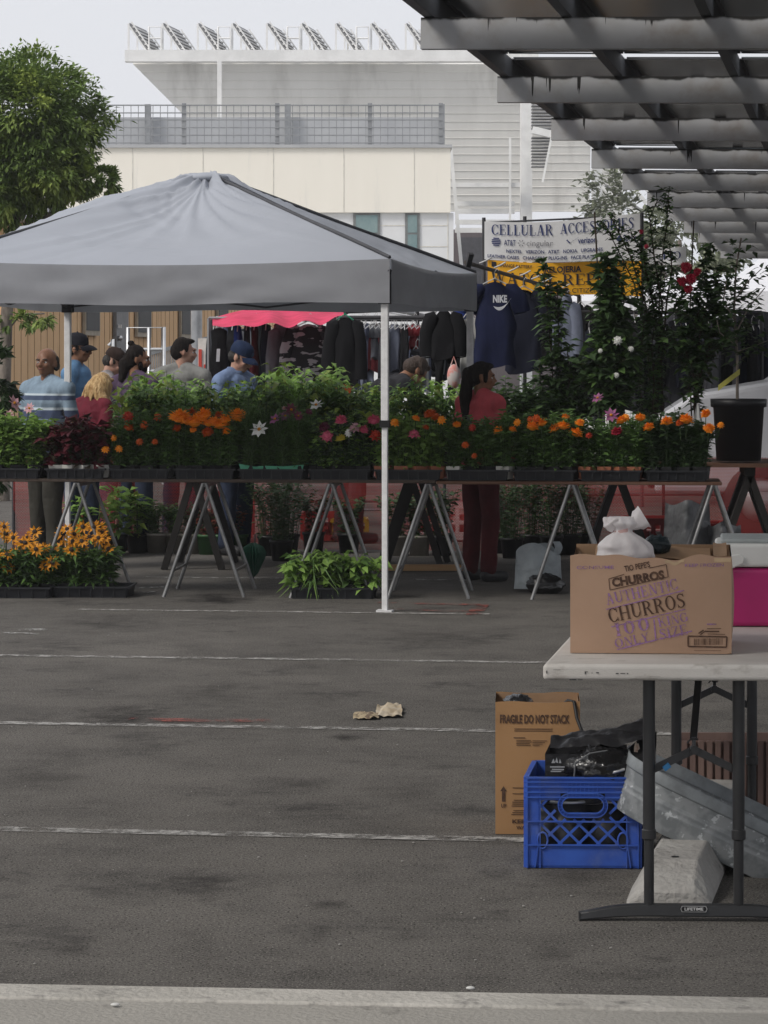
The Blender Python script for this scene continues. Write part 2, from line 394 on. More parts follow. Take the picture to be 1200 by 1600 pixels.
    me = fused(sc(grow(torso, .017) + sleeves), .011, 2); rumple(me, .0075, 6.5, px); me.materials.clear(); me.materials.append(shirt); obj('shirt', me, rt)
    if collar:
        mb = MB(); M = Matrix.Translation(up(0, -.005, 1.485)) @ Matrix.Rotation(-.25 - lean, 4, 'X')
        mb.lathe([(.076, -.03), (.072, .03), (.066, .03), (.07, -.03)], M=M, seg=18); mb.v = [(v + off) * s for v in mb.v]; mb.build('collar', shirt, rt, local=True)
    me = fused(sc(tr), .014, 3); rumple(me, .006, 6, px, (1, 1, .8)); me.materials.clear(); me.materials.append(pants); obj('trousers', me, rt)
    me = fused(sc(shoe), .014, 2); me.materials.clear(); me.materials.append(MT['dark_rubber']); obj('shoe', me, rt)
    fin = lambda mb: setattr(mb, 'v', [(v + off) * s for v in mb.v]) or mb
    for q in (-1, 1):
        mb = MB(); mb.sphere((q * .031, .084, .103), (.013, .010, .0085), 10, 6, 0, HM); mb.sphere((q * .031, .0905, .103), (.006, .005, .006), 8, 6, 1, HM)
        fin(mb).build('eye', [MT['eye_white'], MT['black']], rt, local=True)
        mb = MB(); mb.tube([hd(q * .014, .1, .124), hd(q * .032, .1, .13), hd(q * .052, .088, .122)], .0045, 6); fin(mb).build('eyebrow', hair or MT['hair_black'], rt, local=True)
    if glasses:
        mb = MB()
        for q in (-1, 1):
            mb.sphere((q * .033, .1, .1), (.027, .012, .020), 12, 8, 0, HM); mb.tube([hd(q * .058, .095, .108), hd(q * .078, .03, .108), hd(q * .08, -.01, .1)], .004, 6)
        mb.tube([hd(-.01, .113, .104), hd(.01, .113, .104)], .004, 6); fin(mb).build('sunglasses', MT['gloss_black'], rt, local=True)
    hs = []
    if style == 'bald': hs = [(hd(0, -.045, .105), (.070, .05, .062))] + [(hd(q * .05, -.01, .125), (.03, .052, .05)) for q in (-1, 1)] + [(hd(q * .06, -.035, .085), (.022, .035, .04)) for q in (-1, 1)]
    if style in ('short', 'tail', 'long'):
        hs = [(hd(0, -.008, .150), (.080, .092, .084)), (hd(0, -.035, .105), (.076, .066, .075)), (hd(0, .05, .198), (.058, .04, .026))]
    if style == 'short': hs += [(hd(q * .062, .02, .135), (.018, .03, .04)) for q in (-1, 1)]
    if style == 'tail':
        hs += limb(hd(0, -.07, .16), hd(0, -.105, .13), .045, .045, 3) + limb(hd(0, -.105, .13), hd(.015, -.115, -.04), .05, .055, 6) + limb(hd(.015, -.115, -.04), hd(.03, -.105, -.27), .056, .026, 9)
        hs += [(hd(q * .066, .03, .11), (.014, .026, .05)) for q in (-1, 1)]
    if style == 'long':
        rr = random.Random(5)
        for k in range(54):
            a = rr.uniform(-2.6, 2.6) - math.pi / 2; rad0 = .098
            p0 = hd(math.cos(a) * rad0 * .8, math.sin(a) * rad0 * .85, .15); p1 = hd(math.cos(a) * rad0 * 1.1, math.sin(a) * rad0 * 1.1, .03); p2 = p1 + Vector((rr.uniform(-.06, .06) + .05 * math.cos(a), rr.uniform(-.04, .06), -.17 + rr.uniform(-.09, .05)))
            hs += limb(p0, p1, .021, .019, 6) + limb(p1, p2, .019, .008, 9)
    if style == 'bun': hs = [(hd(0, -.008, .140), (.081, .092, .090)), (hd(0, -.045, .09), (.076, .06, .085))] + limb(hd(0, -.09, .06), hd(0, -.1, -.07), .05, .035, 5) + [(hd(0, -.055, .235), (.03, .03, .022))]
    if style == 'cropped': hs = [(hd(0, -.035, .10), (.076, .064, .065))] + [(hd(q * .063, .01, .115), (.014, .028, .03)) for q in (-1, 1)]
    if hs:
        me = fused(sc(hs), .0085, 1); rumple(me, .0055, 26, px, (1, 1, .3), False); me.materials.clear(); me.materials.append(hair); obj('hair', me, rt)
    if beard:
        bs = [(hd(0, .07, .03), (.042, .035, .04)), (hd(0, .095, .068), (.028, .012, .007))] + [(hd(q * .048, .04, .055), (.018, .03, .042)) for q in (-1, 1)]
        me = fused(sc(bs), .0085, 1); me.materials.clear(); me.materials.append(beard); obj('beard', me, rt)
    if cap:
        mb = MB(); T = HM @ Matrix.Translation((0, -.002, .138))
        prof = [(.088, 0), (.0885, .03), (.083, .062), (.066, .088), (.036, .102), (.006, .107), (0, .107)]
        mb.lathe(prof, seg=22, M=T @ Matrix.Diagonal((.95, 1.12, 1, 1)))
        mb.sphere((0, 0, .109), (.008, .008, .005), 8, 6, 0, T)
        fin(mb).build('cap', cap[0], rt, local=True)
        mb = MB()
        def brim(u, v):
            a = (u - .5) * math.pi * .95; r = .5 + .5 * v
            return T @ Vector((math.sin(a) * .085 * (1 - .08 * v), .045 + math.cos(a) * .055 + v * .075 * math.cos(a * .85), .008 - .03 * v * v - .018 * math.sin(a) ** 2))
        mb.grid(brim, 14, 5); o = len(mb.v)
        mb.grid(lambda u, v: brim(1 - u, v) - Vector((0, 0, .004)), 14, 5)
        fin(mb).build('brim', cap[1], rt, local=True)
        if len(cap) > 2:
            mb = MB()
            f = lambda a, b, c=0: T @ Vector((a, .098 * math.cos(a * 9) + .002 - b * .12 + c + .002, .03 + b))
            mb.add([f(-.022, -.014), f(.022, -.014), f(.022, .018), f(-.022, .018)], [(0, 1, 2, 3)]); fin(mb).build('badge', cap[2], rt, local=True)
    if strap:
        mb = MB(); mb.tube([up(-.11, .11, 1.44), up(-.02, .142, 1.3), up(.09, .14, 1.15), up(.15, .10, 1.0)], .014, 6); mb.tube([up(-.11, .11, 1.44), up(-.12, 0, 1.49), up(-.11, -.1, 1.42), up(.1, -.15, 1.15)], .014, 6)
        fin(mb).build('strap', strap, rt, local=True)
    return rt

MT = {}
def m_(k, *a, **kw): MT[k] = mat(k, *a, **kw); return MT[k]
m_('black', (.012, .012, .013), .5); m_('gloss_black', (.01, .01, .012), .12); m_('eye_white', (.6, .58, .55), .3); m_('dark_rubber', (.025, .025, .027), .6)
m_('hair_black', (.010, .008, .008), .8, spec=.08, c2=(.02, .016, .014), scale=60, stretch=(1, 1, .25), bump=.5, bscale=120)
m_('hair_brown', (.03, .018, .012), .5, c2=(.06, .04, .03), scale=60, bump=.5, bscale=120)
m_('hair_grey', (.014, .012, .011), .7, c2=(.04, .036, .033), scale=50, bump=.4, bscale=120)
m_('hair_blond', (.50, .34, .16), .5, c2=(.28, .16, .06), scale=45, stretch=(1, 1, .22), bump=.8, bscale=90, lo=.35, hi=.65)
m_('lip', (.22, .085, .07), .5); m_('skin_tan', (.21, .105, .062), .5, c2=(.155, .072, .042), scale=18); m_('skin_light', (.42, .25, .18), .5, c2=(.36, .19, .14), scale=18); m_('skin_brown', (.24, .12, .07), .5, c2=(.19, .09, .05), scale=18)
cloth = lambda k, c, **kw: m_(k, c, .9, c2=tuple(x * .72 for x in c), scale=9, bump=.55, bscale=14, stretch=(1, 1, .6), spec=.15, **kw)
cloth('shirt_striped', (.21, .28, .35)); stripes(MT['shirt_striped'], [(1.03, 1.075, (.05, .065, .11)), (1.15, 1.215, (.05, .065, .11)), (1.215, 1.235, (.40, .46, .50)), (.90, .95, (.05, .065, .11)), (1.29, 1.325, (.06, .08, .13)), (1.325, 1.34, (.40, .46, .50))])
cloth('shirt_blue', (.10, .20, .34)); cloth('shirt_denim', (.17, .23, .37)); cloth('shirt_grey', (.24, .22, .22)); cloth('shirt_stone', (.20, .20, .19)); cloth('shirt_purple', (.075, .05, .085))
cloth('shirt_maroon', (.13, .018, .03)); cloth('shirt_coral', (.50, .085, .10)); cloth('cloth_dark', (.028, .028, .032)); cloth('trouser_olive', (.045, .043, .036)); cloth('trouser_blue', (.03, .04, .07)); cloth('trouser_wine', (.075, .014, .017))
cloth('cap_navy', (.018, .03, .07)); cloth('cap_black', (.015, .015, .02)); cloth('cap_brown', (.035, .022, .018)); cloth('cap_white', (.6, .58, .54)); cloth('cap_badge', (.06, .09, .16)); cloth('strap_grey', (.09, .08, .10))
E = rad
person('balding man in a light blue striped t-shirt looking left behind the flower table', 73, 540, 20.9, E(132), MT['skin_tan'], MT['shirt_striped'], MT['trouser_olive'], MT['hair_grey'], E(24), E(-3), style='bald', belly=.04, arm='front', build=1.42)
person('man in a dark baseball cap and sunglasses standing behind the canopy pole', 120, 520, 23.6, E(-100), MT['skin_brown'], MT['shirt_blue'], MT['trouser_blue'], MT['hair_black'], E(0), E(3), style='cropped', cap=(MT['cap_black'], MT['cap_black']), glasses=True)
person('man in a brown and white trucker cap bowing his head to the right', 168, 540, 24.6, E(-75), MT['skin_light'], MT['shirt_grey'], MT['trouser_blue'], MT['hair_grey'], E(-15), E(30), style='cropped', cap=(MT['cap_brown'], MT['cap_brown']))
person('blond long-haired person in a maroon top stooping with their back turned', 149, 582, 22.3, E(-28), MT['skin_light'], MT['shirt_maroon'], MT['trouser_blue'], MT['hair_blond'], E(-20), E(32), lean=E(24), style='long', female=True, height=1.56, build=.9)
person('bearded man with black tied-back hair in a purple t-shirt', 211, 536, 22.9, E(-38), MT['skin_brown'], MT['shirt_purple'], MT['trouser_blue'], MT['hair_black'], E(-40), E(6), style='bun', beard=MT['hair_black'], build=1.12)
person('young man with short dark hair in a stone grey t-shirt turned away', 284, 525, 24.3, E(-18), MT['skin_light'], MT['shirt_stone'], MT['trouser_blue'], MT['hair_black'], E(-55), E(4), style='short', build=1.12)
person('man in a navy blue cap and denim shirt looking down at the plants', 368, 531, 22.5, E(-128), MT['skin_light'], MT['shirt_denim'], MT['trouser_blue'], MT['hair_grey'], E(16), E(24), style='cropped', cap=(MT['cap_navy'], MT['cap_navy'], MT['cap_badge']), sleeve='long', collar=True, arm='front')
person('shopper in dark clothes stooping below the clothes racks', 632, 548, 24.2, E(-62), MT['skin_brown'], MT['cloth_dark'], MT['cloth_dark'], MT['hair_brown'], 0, E(52), lean=E(56), style='short', sleeve='long', height=1.98)
person('woman with a long dark ponytail in a coral red top', 751, 563, 19.85, E(-48), MT['skin_brown'], MT['shirt_coral'], MT['trouser_wine'], MT['hair_black'], E(-36), E(3), style='tail', female=True, sleeve='long', strap=MT['strap_grey'], arm='front', build=1.22)
# ------------------------------------------------------------------ asphalt and paving
def asphalt():
    m = bpy.data.materials.new('asphalt'); m.use_nodes = True; nt = m.node_tree; N = nt.nodes; L = nt.links; b = N['Principled BSDF']
    tc = N.new('ShaderNodeTexCoord')
    def noi(sc, det=6, st=(1, 1, 1), ro=.6):
        mp = N.new('ShaderNodeMapping'); mp.inputs['Scale'].default_value = st; L.new(tc.outputs['Object'], mp.inputs[0])
        n = N.new('ShaderNodeTexNoise'); n.inputs['Scale'].default_value = sc; n.inputs['Detail'].default_value = det; n.inputs['Roughness'].default_value = ro; L.new(mp.outputs[0], n.inputs['Vector']); return n.outputs['Fac']
    def mr(s, a, b_, c=0, d=1):
        r = N.new('ShaderNodeMapRange'); r.inputs[1].default_value = a; r.inputs[2].default_value = b_; r.inputs[3].default_value = c; r.inputs[4].default_value = d; L.new(s, r.inputs[0]); return r.outputs[0]
    def mix(f, a, b_, mode='MIX'):
        x = N.new('ShaderNodeMix'); x.data_type = 'RGBA'; x.blend_type = mode
        for s, i in ((f, 0), (a, 6), (b_, 7)):
            if isinstance(s, (int, float)): x.inputs[i].default_value = s
            elif isinstance(s, tuple): x.inputs[i].default_value = (*s, 1)
            else: L.new(s, x.inputs[i])
        return x.outputs[2]
    def mul(a, b_):
        k = N.new('ShaderNodeMath'); k.operation = 'MULTIPLY'
        for s, i in ((a, 0), (b_, 1)):
            if isinstance(s, (int, float)): k.inputs[i].default_value = s
            else: L.new(s, k.inputs[i])
        return k.outputs[0]
    col = mix(mr(noi(.45, 5), .3, .7), (.088, .083, .077), (.146, .136, .125))
    col = mix(mr(noi(2.2, 6, (.8, 1.0, 1)), .42, .72), col, (.072, .068, .064))
    col = mix(mul(mr(noi(9, 5), .42, .62), .5), col, (.125, .118, .110))
    col = mix(mul(mr(noi(.75, 7, (1, .6, 1), .7), .54, .68), .6), col, (.055, .053, .051))
    col = mix(mr(noi(160, 2), .55, .66), col, (.23, .215, .195))      # pale stones in the surface
    col = mix(mr(noi(110, 3), .36, .44, 1, 0), col, (.022, .021, .020))    # pits
    col = mix(mul(mr(noi(1.6, 8, (.8, 1.0, 1), .78), .55, .68), .7), col, (.034, .033, .033))    # oil film
    # oil stains with a place and shape of their own
    st = [(310, 1385, 90, .8), (510, 1412, 45, .7), (500, 1455, 60, .55), (120, 1480, 60, .7), (860, 1490, 60, .6), (180, 1120, 85, 1), (545, 1152, 40, .9), (330, 1080, 90, .5), (700, 996, 120, .5), (470, 1225, 60, .5), (60, 1215, 90, .4), (640, 1240, 90, .35), (340, 937, 95, 1.0), (820, 1220, 120, .3), (600, 1300, 100, .3), (1060, 1330, 120, .7), (900, 1370, 130, .5), (150, 975, 100, .4)]
    no = noi(3.2, 7, (1, 1, 1), .8)
    nv = N.new('ShaderNodeTexNoise'); nv.inputs['Scale'].default_value = 4; nv.inputs['Detail'].default_value = 5; L.new(tc.outputs['Object'], nv.inputs['Vector'])
    tot = None
    for (px, py, hw, k) in st:
        Z = FP * HC / (py - HY); p = P(px, py, Z); rx = hw / FP * Z
        mp = N.new('ShaderNodeMapping'); mp.vector_type = 'POINT'; mp.inputs['Location'].default_value = (-p.x / rx, -p.y / (rx * 1.5), 0); mp.inputs['Scale'].default_value = (1 / rx, 1 / (rx * 1.5), 0); L.new(tc.outputs['Object'], mp.inputs[0])
        ln = N.new('ShaderNodeVectorMath'); ln.operation = 'LENGTH'; L.new(mp.outputs[0], ln.inputs[0])
        ad = N.new('ShaderNodeMath'); ad.operation = 'MULTIPLY_ADD'; L.new(no, ad.inputs[0]); ad.inputs[1].default_value = 4.2; L.new(ln.outputs['Value'], ad.inputs[2])
        f = mul(mr(ad.outputs[0], 1.95, 3.0, 1, 0), k)
        if tot is None: tot = f
        else:
            k2 = N.new('ShaderNodeMath'); k2.operation = 'MAXIMUM'; L.new(tot, k2.inputs[0]); L.new(f, k2.inputs[1]); tot = k2.outputs[0]
    col = mix(mul(tot, .9), col, (.018, .017, .017))
    L.new(col, b.inputs['Base Color'])
    b.inputs['Roughness'].default_value = .95; b.inputs['Specular IOR Level'].default_value = .02
    bp = N.new('ShaderNodeBump'); bp.inputs['Strength'].default_value = .35; bp.inputs['Distance'].default_value = .005; L.new(noi(70, 6), bp.inputs['Height']); L.new(bp.outputs[0], b.inputs['Normal'])
    return m
def worn(name, c, lo, hi, scale=9, st=(1, 1, 1), rough=.8):
    """paint that has flaked away in places"""
    m = mat(name, c, rough, c2=tuple(x * .72 for x in c), scale=25, bump=.2, bscale=90)
    nt = m.node_tree; N = nt.nodes; L = nt.links; tc = N.new('ShaderNodeTexCoord'); mp = N.new('ShaderNodeMapping'); mp.inputs['Scale'].default_value = st; L.new(tc.outputs['Object'], mp.inputs[0])
    n = N.new('ShaderNodeTexNoise'); n.inputs['Scale'].default_value = scale; n.inputs['Detail'].default_value = 9; n.inputs['Roughness'].default_value = .75; L.new(mp.outputs[0], n.inputs['Vector'])
    r = N.new('ShaderNodeMapRange'); r.inputs[1].default_value = lo; r.inputs[2].default_value = hi; L.new(n.outputs['Fac'], r.inputs[0])
    t = N.new('ShaderNodeBsdfTransparent'); mx = N.new('ShaderNodeMixShader'); L.new(r.outputs[0], mx.inputs[0]); L.new(t.outputs[0], mx.inputs[1]); L.new(N['Principled BSDF'].outputs[0], mx.inputs[2]); L.new(mx.outputs[0], N['Material Output'].inputs['Surface'])
    return m
mb = MB(); mb.add([(-400, -60, 0), (400, -60, 0), (400, 700, 0), (-400, 700, 0)], [(0, 1, 2, 3)])
struct(mb.build('asphalt_ground', asphalt()))
LT = .12; LR = Vector((1, -LT, 0)).normalized(); LD = Vector((LT, 1, 0)).normalized()
paint = worn('worn_white_paint', (.40, .39, .37), .42, .60, 9, (1, 1, 1)); paint_red = worn('worn_red_paint', (.26, .075, .06), .47, .62, 5)
for k, (Z, x0, x1) in enumerate(((9.37, -4, 6), (12.1, -5, 6), (14.85, -6, 6), (17.62, -1.95, .66), (20.3, -1.75, 1.3))):
    c = Vector((0, Z - LT * X(0, Z) * -1 * 0, 0)); c = Vector((X(0, Z), Z, .004))
    a = c + LR * (x0 - c.x) / LR.x; b = c + LR * (x1 - c.x) / LR.x
    mb = MB(); wd = .043
    mb.add([a - LD * wd, b - LD * wd, b + LD * wd, a + LD * wd], [(0, 1, 2, 3)]); struct(mb.build('parking_line', paint))
mb = MB()
def gp(px, py): Z = FP * HC / (py - HY); return P(px, py, Z)
def red(a, b, wd):
    a = gp(*a); b = gp(*b); a.z = b.z = .006; d = (b - a).normalized(); n = Vector((-d.y, d.x, 0)); mb.add([a - n * wd, b - n * wd, b + n * wd, a + n * wd], [(0, 1, 2, 3)])
red((200, 1126), (425, 1128), .055); red((590, 943), (750, 946), .05); red((620, 953), (735, 957), .04); red((752, 946), (740, 962), .05)
struct(mb.build('faded_red_marking', paint_red))
mb = MB(); red((30, 985), (75, 985), .05); red((5, 990), (60, 992), .04); red((205, 920), (262, 918), .04); red((225, 927), (245, 926), .04)
struct(mb.build('white_paint_spatter', worn('paint_spatter', (.5, .5, .48), .48, .58, 14)))
concrete = mat('concrete', (.35, .335, .305), .9, spec=.05, c2=(.28, .268, .245), scale=1.6, lo=.3, hi=.7, bump=.35, bscale=70, c3=(.16, .152, .14), s3=5, lo3=.58, hi3=.72)
concrete_lip = mat('kerb_concrete', (.46, .44, .405), .9, spec=.05, c2=(.35, .335, .305), scale=3, lo=.35, hi=.65, bump=.4, bscale=60, c3=(.17, .165, .155), s3=8, lo3=.56, hi3=.7)
# the raised walk the picture is taken from, with its kerb
kz = .12; CR = Vector((1, -.08, 0)).normalized(); CD = Vector((.08, 1, 0)).normalized()
k0 = Vector((0, 1.485 * FP / (1546 - HY), 0))
def slab(name, d0, d1, z0, z1, m, bev):
    mb = MB(); a = k0 + CD * d0; b = k0 + CD * d1
    poly = [a - CR * 30, a + CR * 30, b + CR * 30, b - CR * 30]; mb.prism([Vector((p.x, p.y, z0)) for p in poly][::-1], (0, 0, z1 - z0)); return struct(mb.build(name, m, bevel=bev))
slab('kerb', -.145, 0, -.1, kz, concrete_lip, .012); slab('pavement', -14, -.149, -.1, kz - .004, concrete, .004)

mb = MB(); mb.add([(-80, 62, .004), (80, 62, .004), (80, 140, .004), (-80, 140, .004)], [(0, 1, 2, 3)]); struct(mb.build('bounce_ground', mat('bounce_ground_pale', (.50, .49, .46), .9, spec=.05)))  # unseen pale ground added to bounce light up at the stand and facade
# ------------------------------------------------------------------ stadium stand far behind
white_steel = mat('white_painted_steel', (.80, .80, .79), .5, c2=(.70, .70, .69), scale=1.5); stand_conc = mat('stand_concrete', (.80, .79, .76), .9, c2=(.72, .71, .68), scale=.9, lo=.35, hi=.7, c3=(.40, .39, .365), s3=.55, lo3=.52, hi3=.78, stretch=(1, .2, .3))
louv = mat('louvre_grey', (.24, .24, .245), .7); purple = mat('purple_grey_panel', (.12, .10, .105), .7, c2=(.10, .085, .09), stretch=(4, 1, .3)); dark_door = mat('door_grey', (.075, .075, .085), .5)
st = thing('stadium_stand', 'huge white stadium stand with open stepped underside rising behind the cream building', 'stadium', (0, 102, 0))
Y0 = 100.0
mb = MB(); mb.box((-2.2 + .3, Y0, H(88, Y0)), (15.0, .5, .42)); mb.build('top_beam', white_steel, st)
mb = MB(); n = 18
for i in range(n):
    z = 12.33 - i * .295; y = Y0 + .5 + i * .075; xl = -9.15 + i * .295
    a_ = .295; mb.prism([Vector((xl - .02, y, z + .02)), Vector((7.6, y, z + .02)), Vector((7.6, y + .07, z - .268)), Vector((xl + .275, y + .07, z - .268))], Vector((0, .5, .3)))
    mb.prism([Vector((xl + .27, y + .045, z - .262)), Vector((7.6, y + .045, z - .262)), Vector((7.6, y + .06, z - .285)), Vector((xl + .29, y + .06, z - .285))], Vector((0, .4, .2)))
mb.build('stepped_seating', stand_conc, st)
for i in range(0): mb.box((-8.2 + i * 1.32, Y0 + .9 + (i % 2) * .4, 12.24), (.34, .5, .05))
pass
for i, px in enumerate((201, 254, 309, 363, 417, 471, 525, 580, 634)):
    p = P(px, 37, Y0); dv = Vector((.40, 2.3, 0)); sv = Vector((.70, 0, -1.02)); nv = Vector((1.02, 0, .70)).normalized()
    mb = MB()
    q = [p, p + sv, p + sv + dv, p + dv]; mb.prism(q, nv * .05)
    for k in range(6): mb.bar(p + dv * (k / 5) - nv * .03, p + dv * (k / 5) + sv - nv * .03, .05, .06, 1)
    for k in range(1, 6): mb.bar(p + sv * (k / 6) - nv * .05, p + sv * (k / 6) + dv - nv * .05, .04, .05, 1)
    for k in range(1, 7): mb.bar(p + sv * (k / 6.5) + nv * .075, p + sv * (k / 6.5) + dv + nv * .075, .05, .045, 1)
    for k in (0, 1): mb.bar(p + dv * k + nv * .12, p + dv * k + sv + nv * .12, .06, .05, 1)
    mb.build('louvred_panel', [louv, white_steel], st)
    mb = MB(); b0 = Vector((p.x, p.y, H(80, Y0))); mb.bar(b0, p, .07); b1 = p + dv; mb.bar((b1.x, b1.y, b0.z), b1, .06); q2 = p + sv * .45; mb.bar((q2.x, q2.y, b0.z), q2, .06)
    mb.build('panel_post', white_steel, st)
    if i % 2 == 0 and i < 8:
        mb = MB(); x0 = P(px + 32, 42, Y0 - .1); z1 = H(78, Y0); x1 = P(px + 51, 42, Y0 - .1)
        mb.tube([(x0.x, x0.y, z1), x0, x1, (x1.x, x1.y, z1)], .035, 6); mb.tube([(x0.x, x0.y, (z1 + x0.z) / 2), (x1.x, x1.y, (z1 + x0.z) / 2)], .035, 6); mb.build('guard_loop', white_steel, st)
for a, b in ((813, 831), (925, 940)):
    mb = MB(); x0 = X(a, 99); x1 = X(b, 99); mb.box(((x0 + x1) / 2, 99, 6.5), (x1 - x0, .5, 13)); mb.build('column', white_steel, st)
mb = MB(); z = 99.2
mb.box((X(343, z), z, 11), (.16, .2, 2.6)); mb.build('column', white_steel, st)
mb = MB(); mb.box(((X(705, 98) + X(813, 98)) / 2, 98.4, H(288, 98)), (X(813, 98) - X(705, 98), .25, .16))
for py in (316, 328, 345, 358): mb.box(((X(712, 98) + X(806, 98)) / 2, 98.6 + py * .001, H(py, 98)), (X(806, 98) - X(712, 98), .2, .17))
mb.bar(P(704, 230, 97.5), P(726, 470, 97.5), .12); mb.bar(P(797, 215, 98.2), P(797, 360, 98.2), .08); mb.build('brace_beam', white_steel, st)
mb = MB(); mb.box(((X(706, 108) + X(813, 108)) / 2, 109, 3.4), (X(813, 108) - X(706, 108), .4, 6.6)); mb.box(((X(832, 108) + X(921, 108)) / 2, 108.4, 3.5), (X(921, 108) - X(832, 108), .4, 6.4)); mb.build('dark_wall_panel', purple, st)
mb = MB(); mb.box(((X(722, 98) + X(760, 98)) / 2, 98.9, 1.605 + 3.4), (X(762, 98) - X(722, 98), .15, 1.9)); mb.build('door', dark_door, st)
mb = MB()
mb.bar(P(838, 150, 97), P(858, 150, 97), .2); a = P(857, 160, 96.5); b = P(832, 285, 96.5); mb.bar(a + Vector((.35, 0, 0)), b + Vector((.35, 0, 0)), .07)
mb.bar(P(832, 203, 96.6), P(870, 212, 96.6), .25); mb.build('stair_stringer', white_steel, st)
mb = MB()
for k in range(26):
    t = k / 25; pz = H(160 + 125 * t, 97); xr = X(857 - 25 * t, 97); x0 = X(832, 97)
    if xr - x0 > .1 and k not in (9, 10): mb.box(((x0 + xr) / 2 + .15, 97.2, pz), (xr - x0 + .35, .5, .05))
mb.build('stair_tread', louv, st)
mb = MB(); mb.box(((X(940, 104) + X(972, 104)) / 2, 104, 5.5), (X(972, 104) - X(940, 104), .3, 7)); mb.build('side_wall', stand_conc, st)
for k, (a, b) in enumerate((((940, 232), (1010, 318)), ((940, 292), (1000, 335)), ((952, 240), (1015, 300)))):
    mb = MB(); mb.bar(P(*a, 97), P(*b, 97), .12); mb.build('stair_rail', white_steel, st)
mb = MB(); mb.bar(P(945, 290, 97.4), P(1005, 332, 97.4), .35, .1); mb.build('stair_flight', louv, st)

# ------------------------------------------------------------------ cream building with a railed roof terrace
ZB = 88.0
cream = mat('cream_panel', (.82, .785, .705), .8, c2=(.78, .745, .665), scale=1.2, lo=.3, hi=.75, stretch=(1, 1, .12), c3=(.70, .68, .62), s3=2.2, lo3=.58, hi3=.75); lower = mat('pale_grey_panel', (.68, .69, .70), .7, c2=(.64, .65, .66), scale=.6); seam = mat('panel_seam', (.68, .66, .60), .8)
glassg = mat('teal_glass', (.13, .21, .22), .2, c2=(.20, .28, .28), scale=1.5, spec=.6); frame_g = mat('window_frame_grey', (.17, .18, .18), .5); galv = mat('galvanised_rail', (.30, .31, .32), .5, metal=.5, c2=(.24, .25, .26)); parapet_g = mat('terrace_wall_grey', (.36, .37, .385), .8, c2=(.42, .43, .44), scale=.4)
cb = thing('terrace_building', 'cream and pale grey building with a railed roof terrace', 'building', (-4, ZB, 0))
xl, xr = -14.0, X(704, ZB); zt, zm = H(231, ZB), H(332, ZB)
mb = MB(); mb.box(((xl + xr) / 2, ZB + 4, (zt + zm) / 2), (xr - xl, 8, zt - zm))
for px in (97, 207, 317, 427, 537, 647): mb.box((X(px, ZB), ZB - .003, (zt + zm) / 2), (.022, .02, zt - zm - .02), 0, 1)
mb.build('upper_wall', [cream, seam], cb)
mb = MB(); mb.box(((xl + xr) / 2, ZB + 4, zt + .05), (xr - xl + .1, 8.2, .1)); mb.build('coping', parapet_g, cb)
mb = MB(); mb.box(((xl + xr + .1) / 2, ZB + 4.1, zm / 2), (xr + .1 - xl, 7.9, zm - .006))
for py in (352, 385, 420, 455): mb.box(((xl + xr) / 2, ZB + .148, H(py, ZB)), (xr - xl - .2, .02, .03), 0, 1)
mb.box((X(700, ZB), ZB + .147, zm / 2), (.03, .02, zm - .1), 0, 1); mb.build('lower_wall', [lower, seam], cb)
for a, b in ((552, 594), (633, 656), (440, 480), (330, 352)):
    x0, x1 = X(a, ZB), X(b, ZB); z1, z0 = zm - .02, zm - 1.75
    mb = MB(); mb.box(((x0 + x1) / 2, ZB + .13, (z0 + z1) / 2), (x1 - x0, .06, z1 - z0)); fr = mb.build('window', frame_g, cb)
    mb = MB()
    for q0, q1 in ((z1 - .62, z1 - .06), (z0 + .06, z1 - .68)): mb.box(((x0 + x1) / 2, ZB + .125, (q0 + q1) / 2), (x1 - x0 - .17, .08, q1 - q0))
    mb.build('pane', glassg, fr)
mb = MB(); z0 = H(226, ZB); z1 = H(164, ZB); xa, xb = X(-60, ZB), X(691, ZB)
for py in (164, 176, 187, 199, 211, 223): mb.bar((xa, ZB + .1, H(py, ZB)), (xb, ZB + .1, H(py, ZB)), .05 if py > 164 else .09, .035)
mb.build('railing', galv, cb)
mb = MB(); k = xa
while k < xb: mb.box((k, ZB + .13, (z0 + z1) / 2), (.02, .02, z1 - z0)); k += .235
mb.build('railing_mesh', galv, cb)
for px in (-3, 142, 287, 433, 578, 689):
    mb = MB(); mb.box((X(px, ZB), ZB + .16, (z0 + z1) / 2 + .02), (.14, .1, z1 - z0 + .1)); mb.build('railing_post', galv, cb)
mb = MB(); mb.box(((xl + X(690, 93)) / 2, 93.2, H(206, 93)), (X(690, 93) - xl, .3, H(184, 93) - H(230, 93))); mb.build('terrace_wall', parapet_g, cb)
for px in (232, 450, 690): mb = MB(); mb.box((X(px, 93), 92.8, H(195, 93)), (.2, .2, H(166, 93) - H(228, 93))); mb.build('terrace_post', galv, cb)

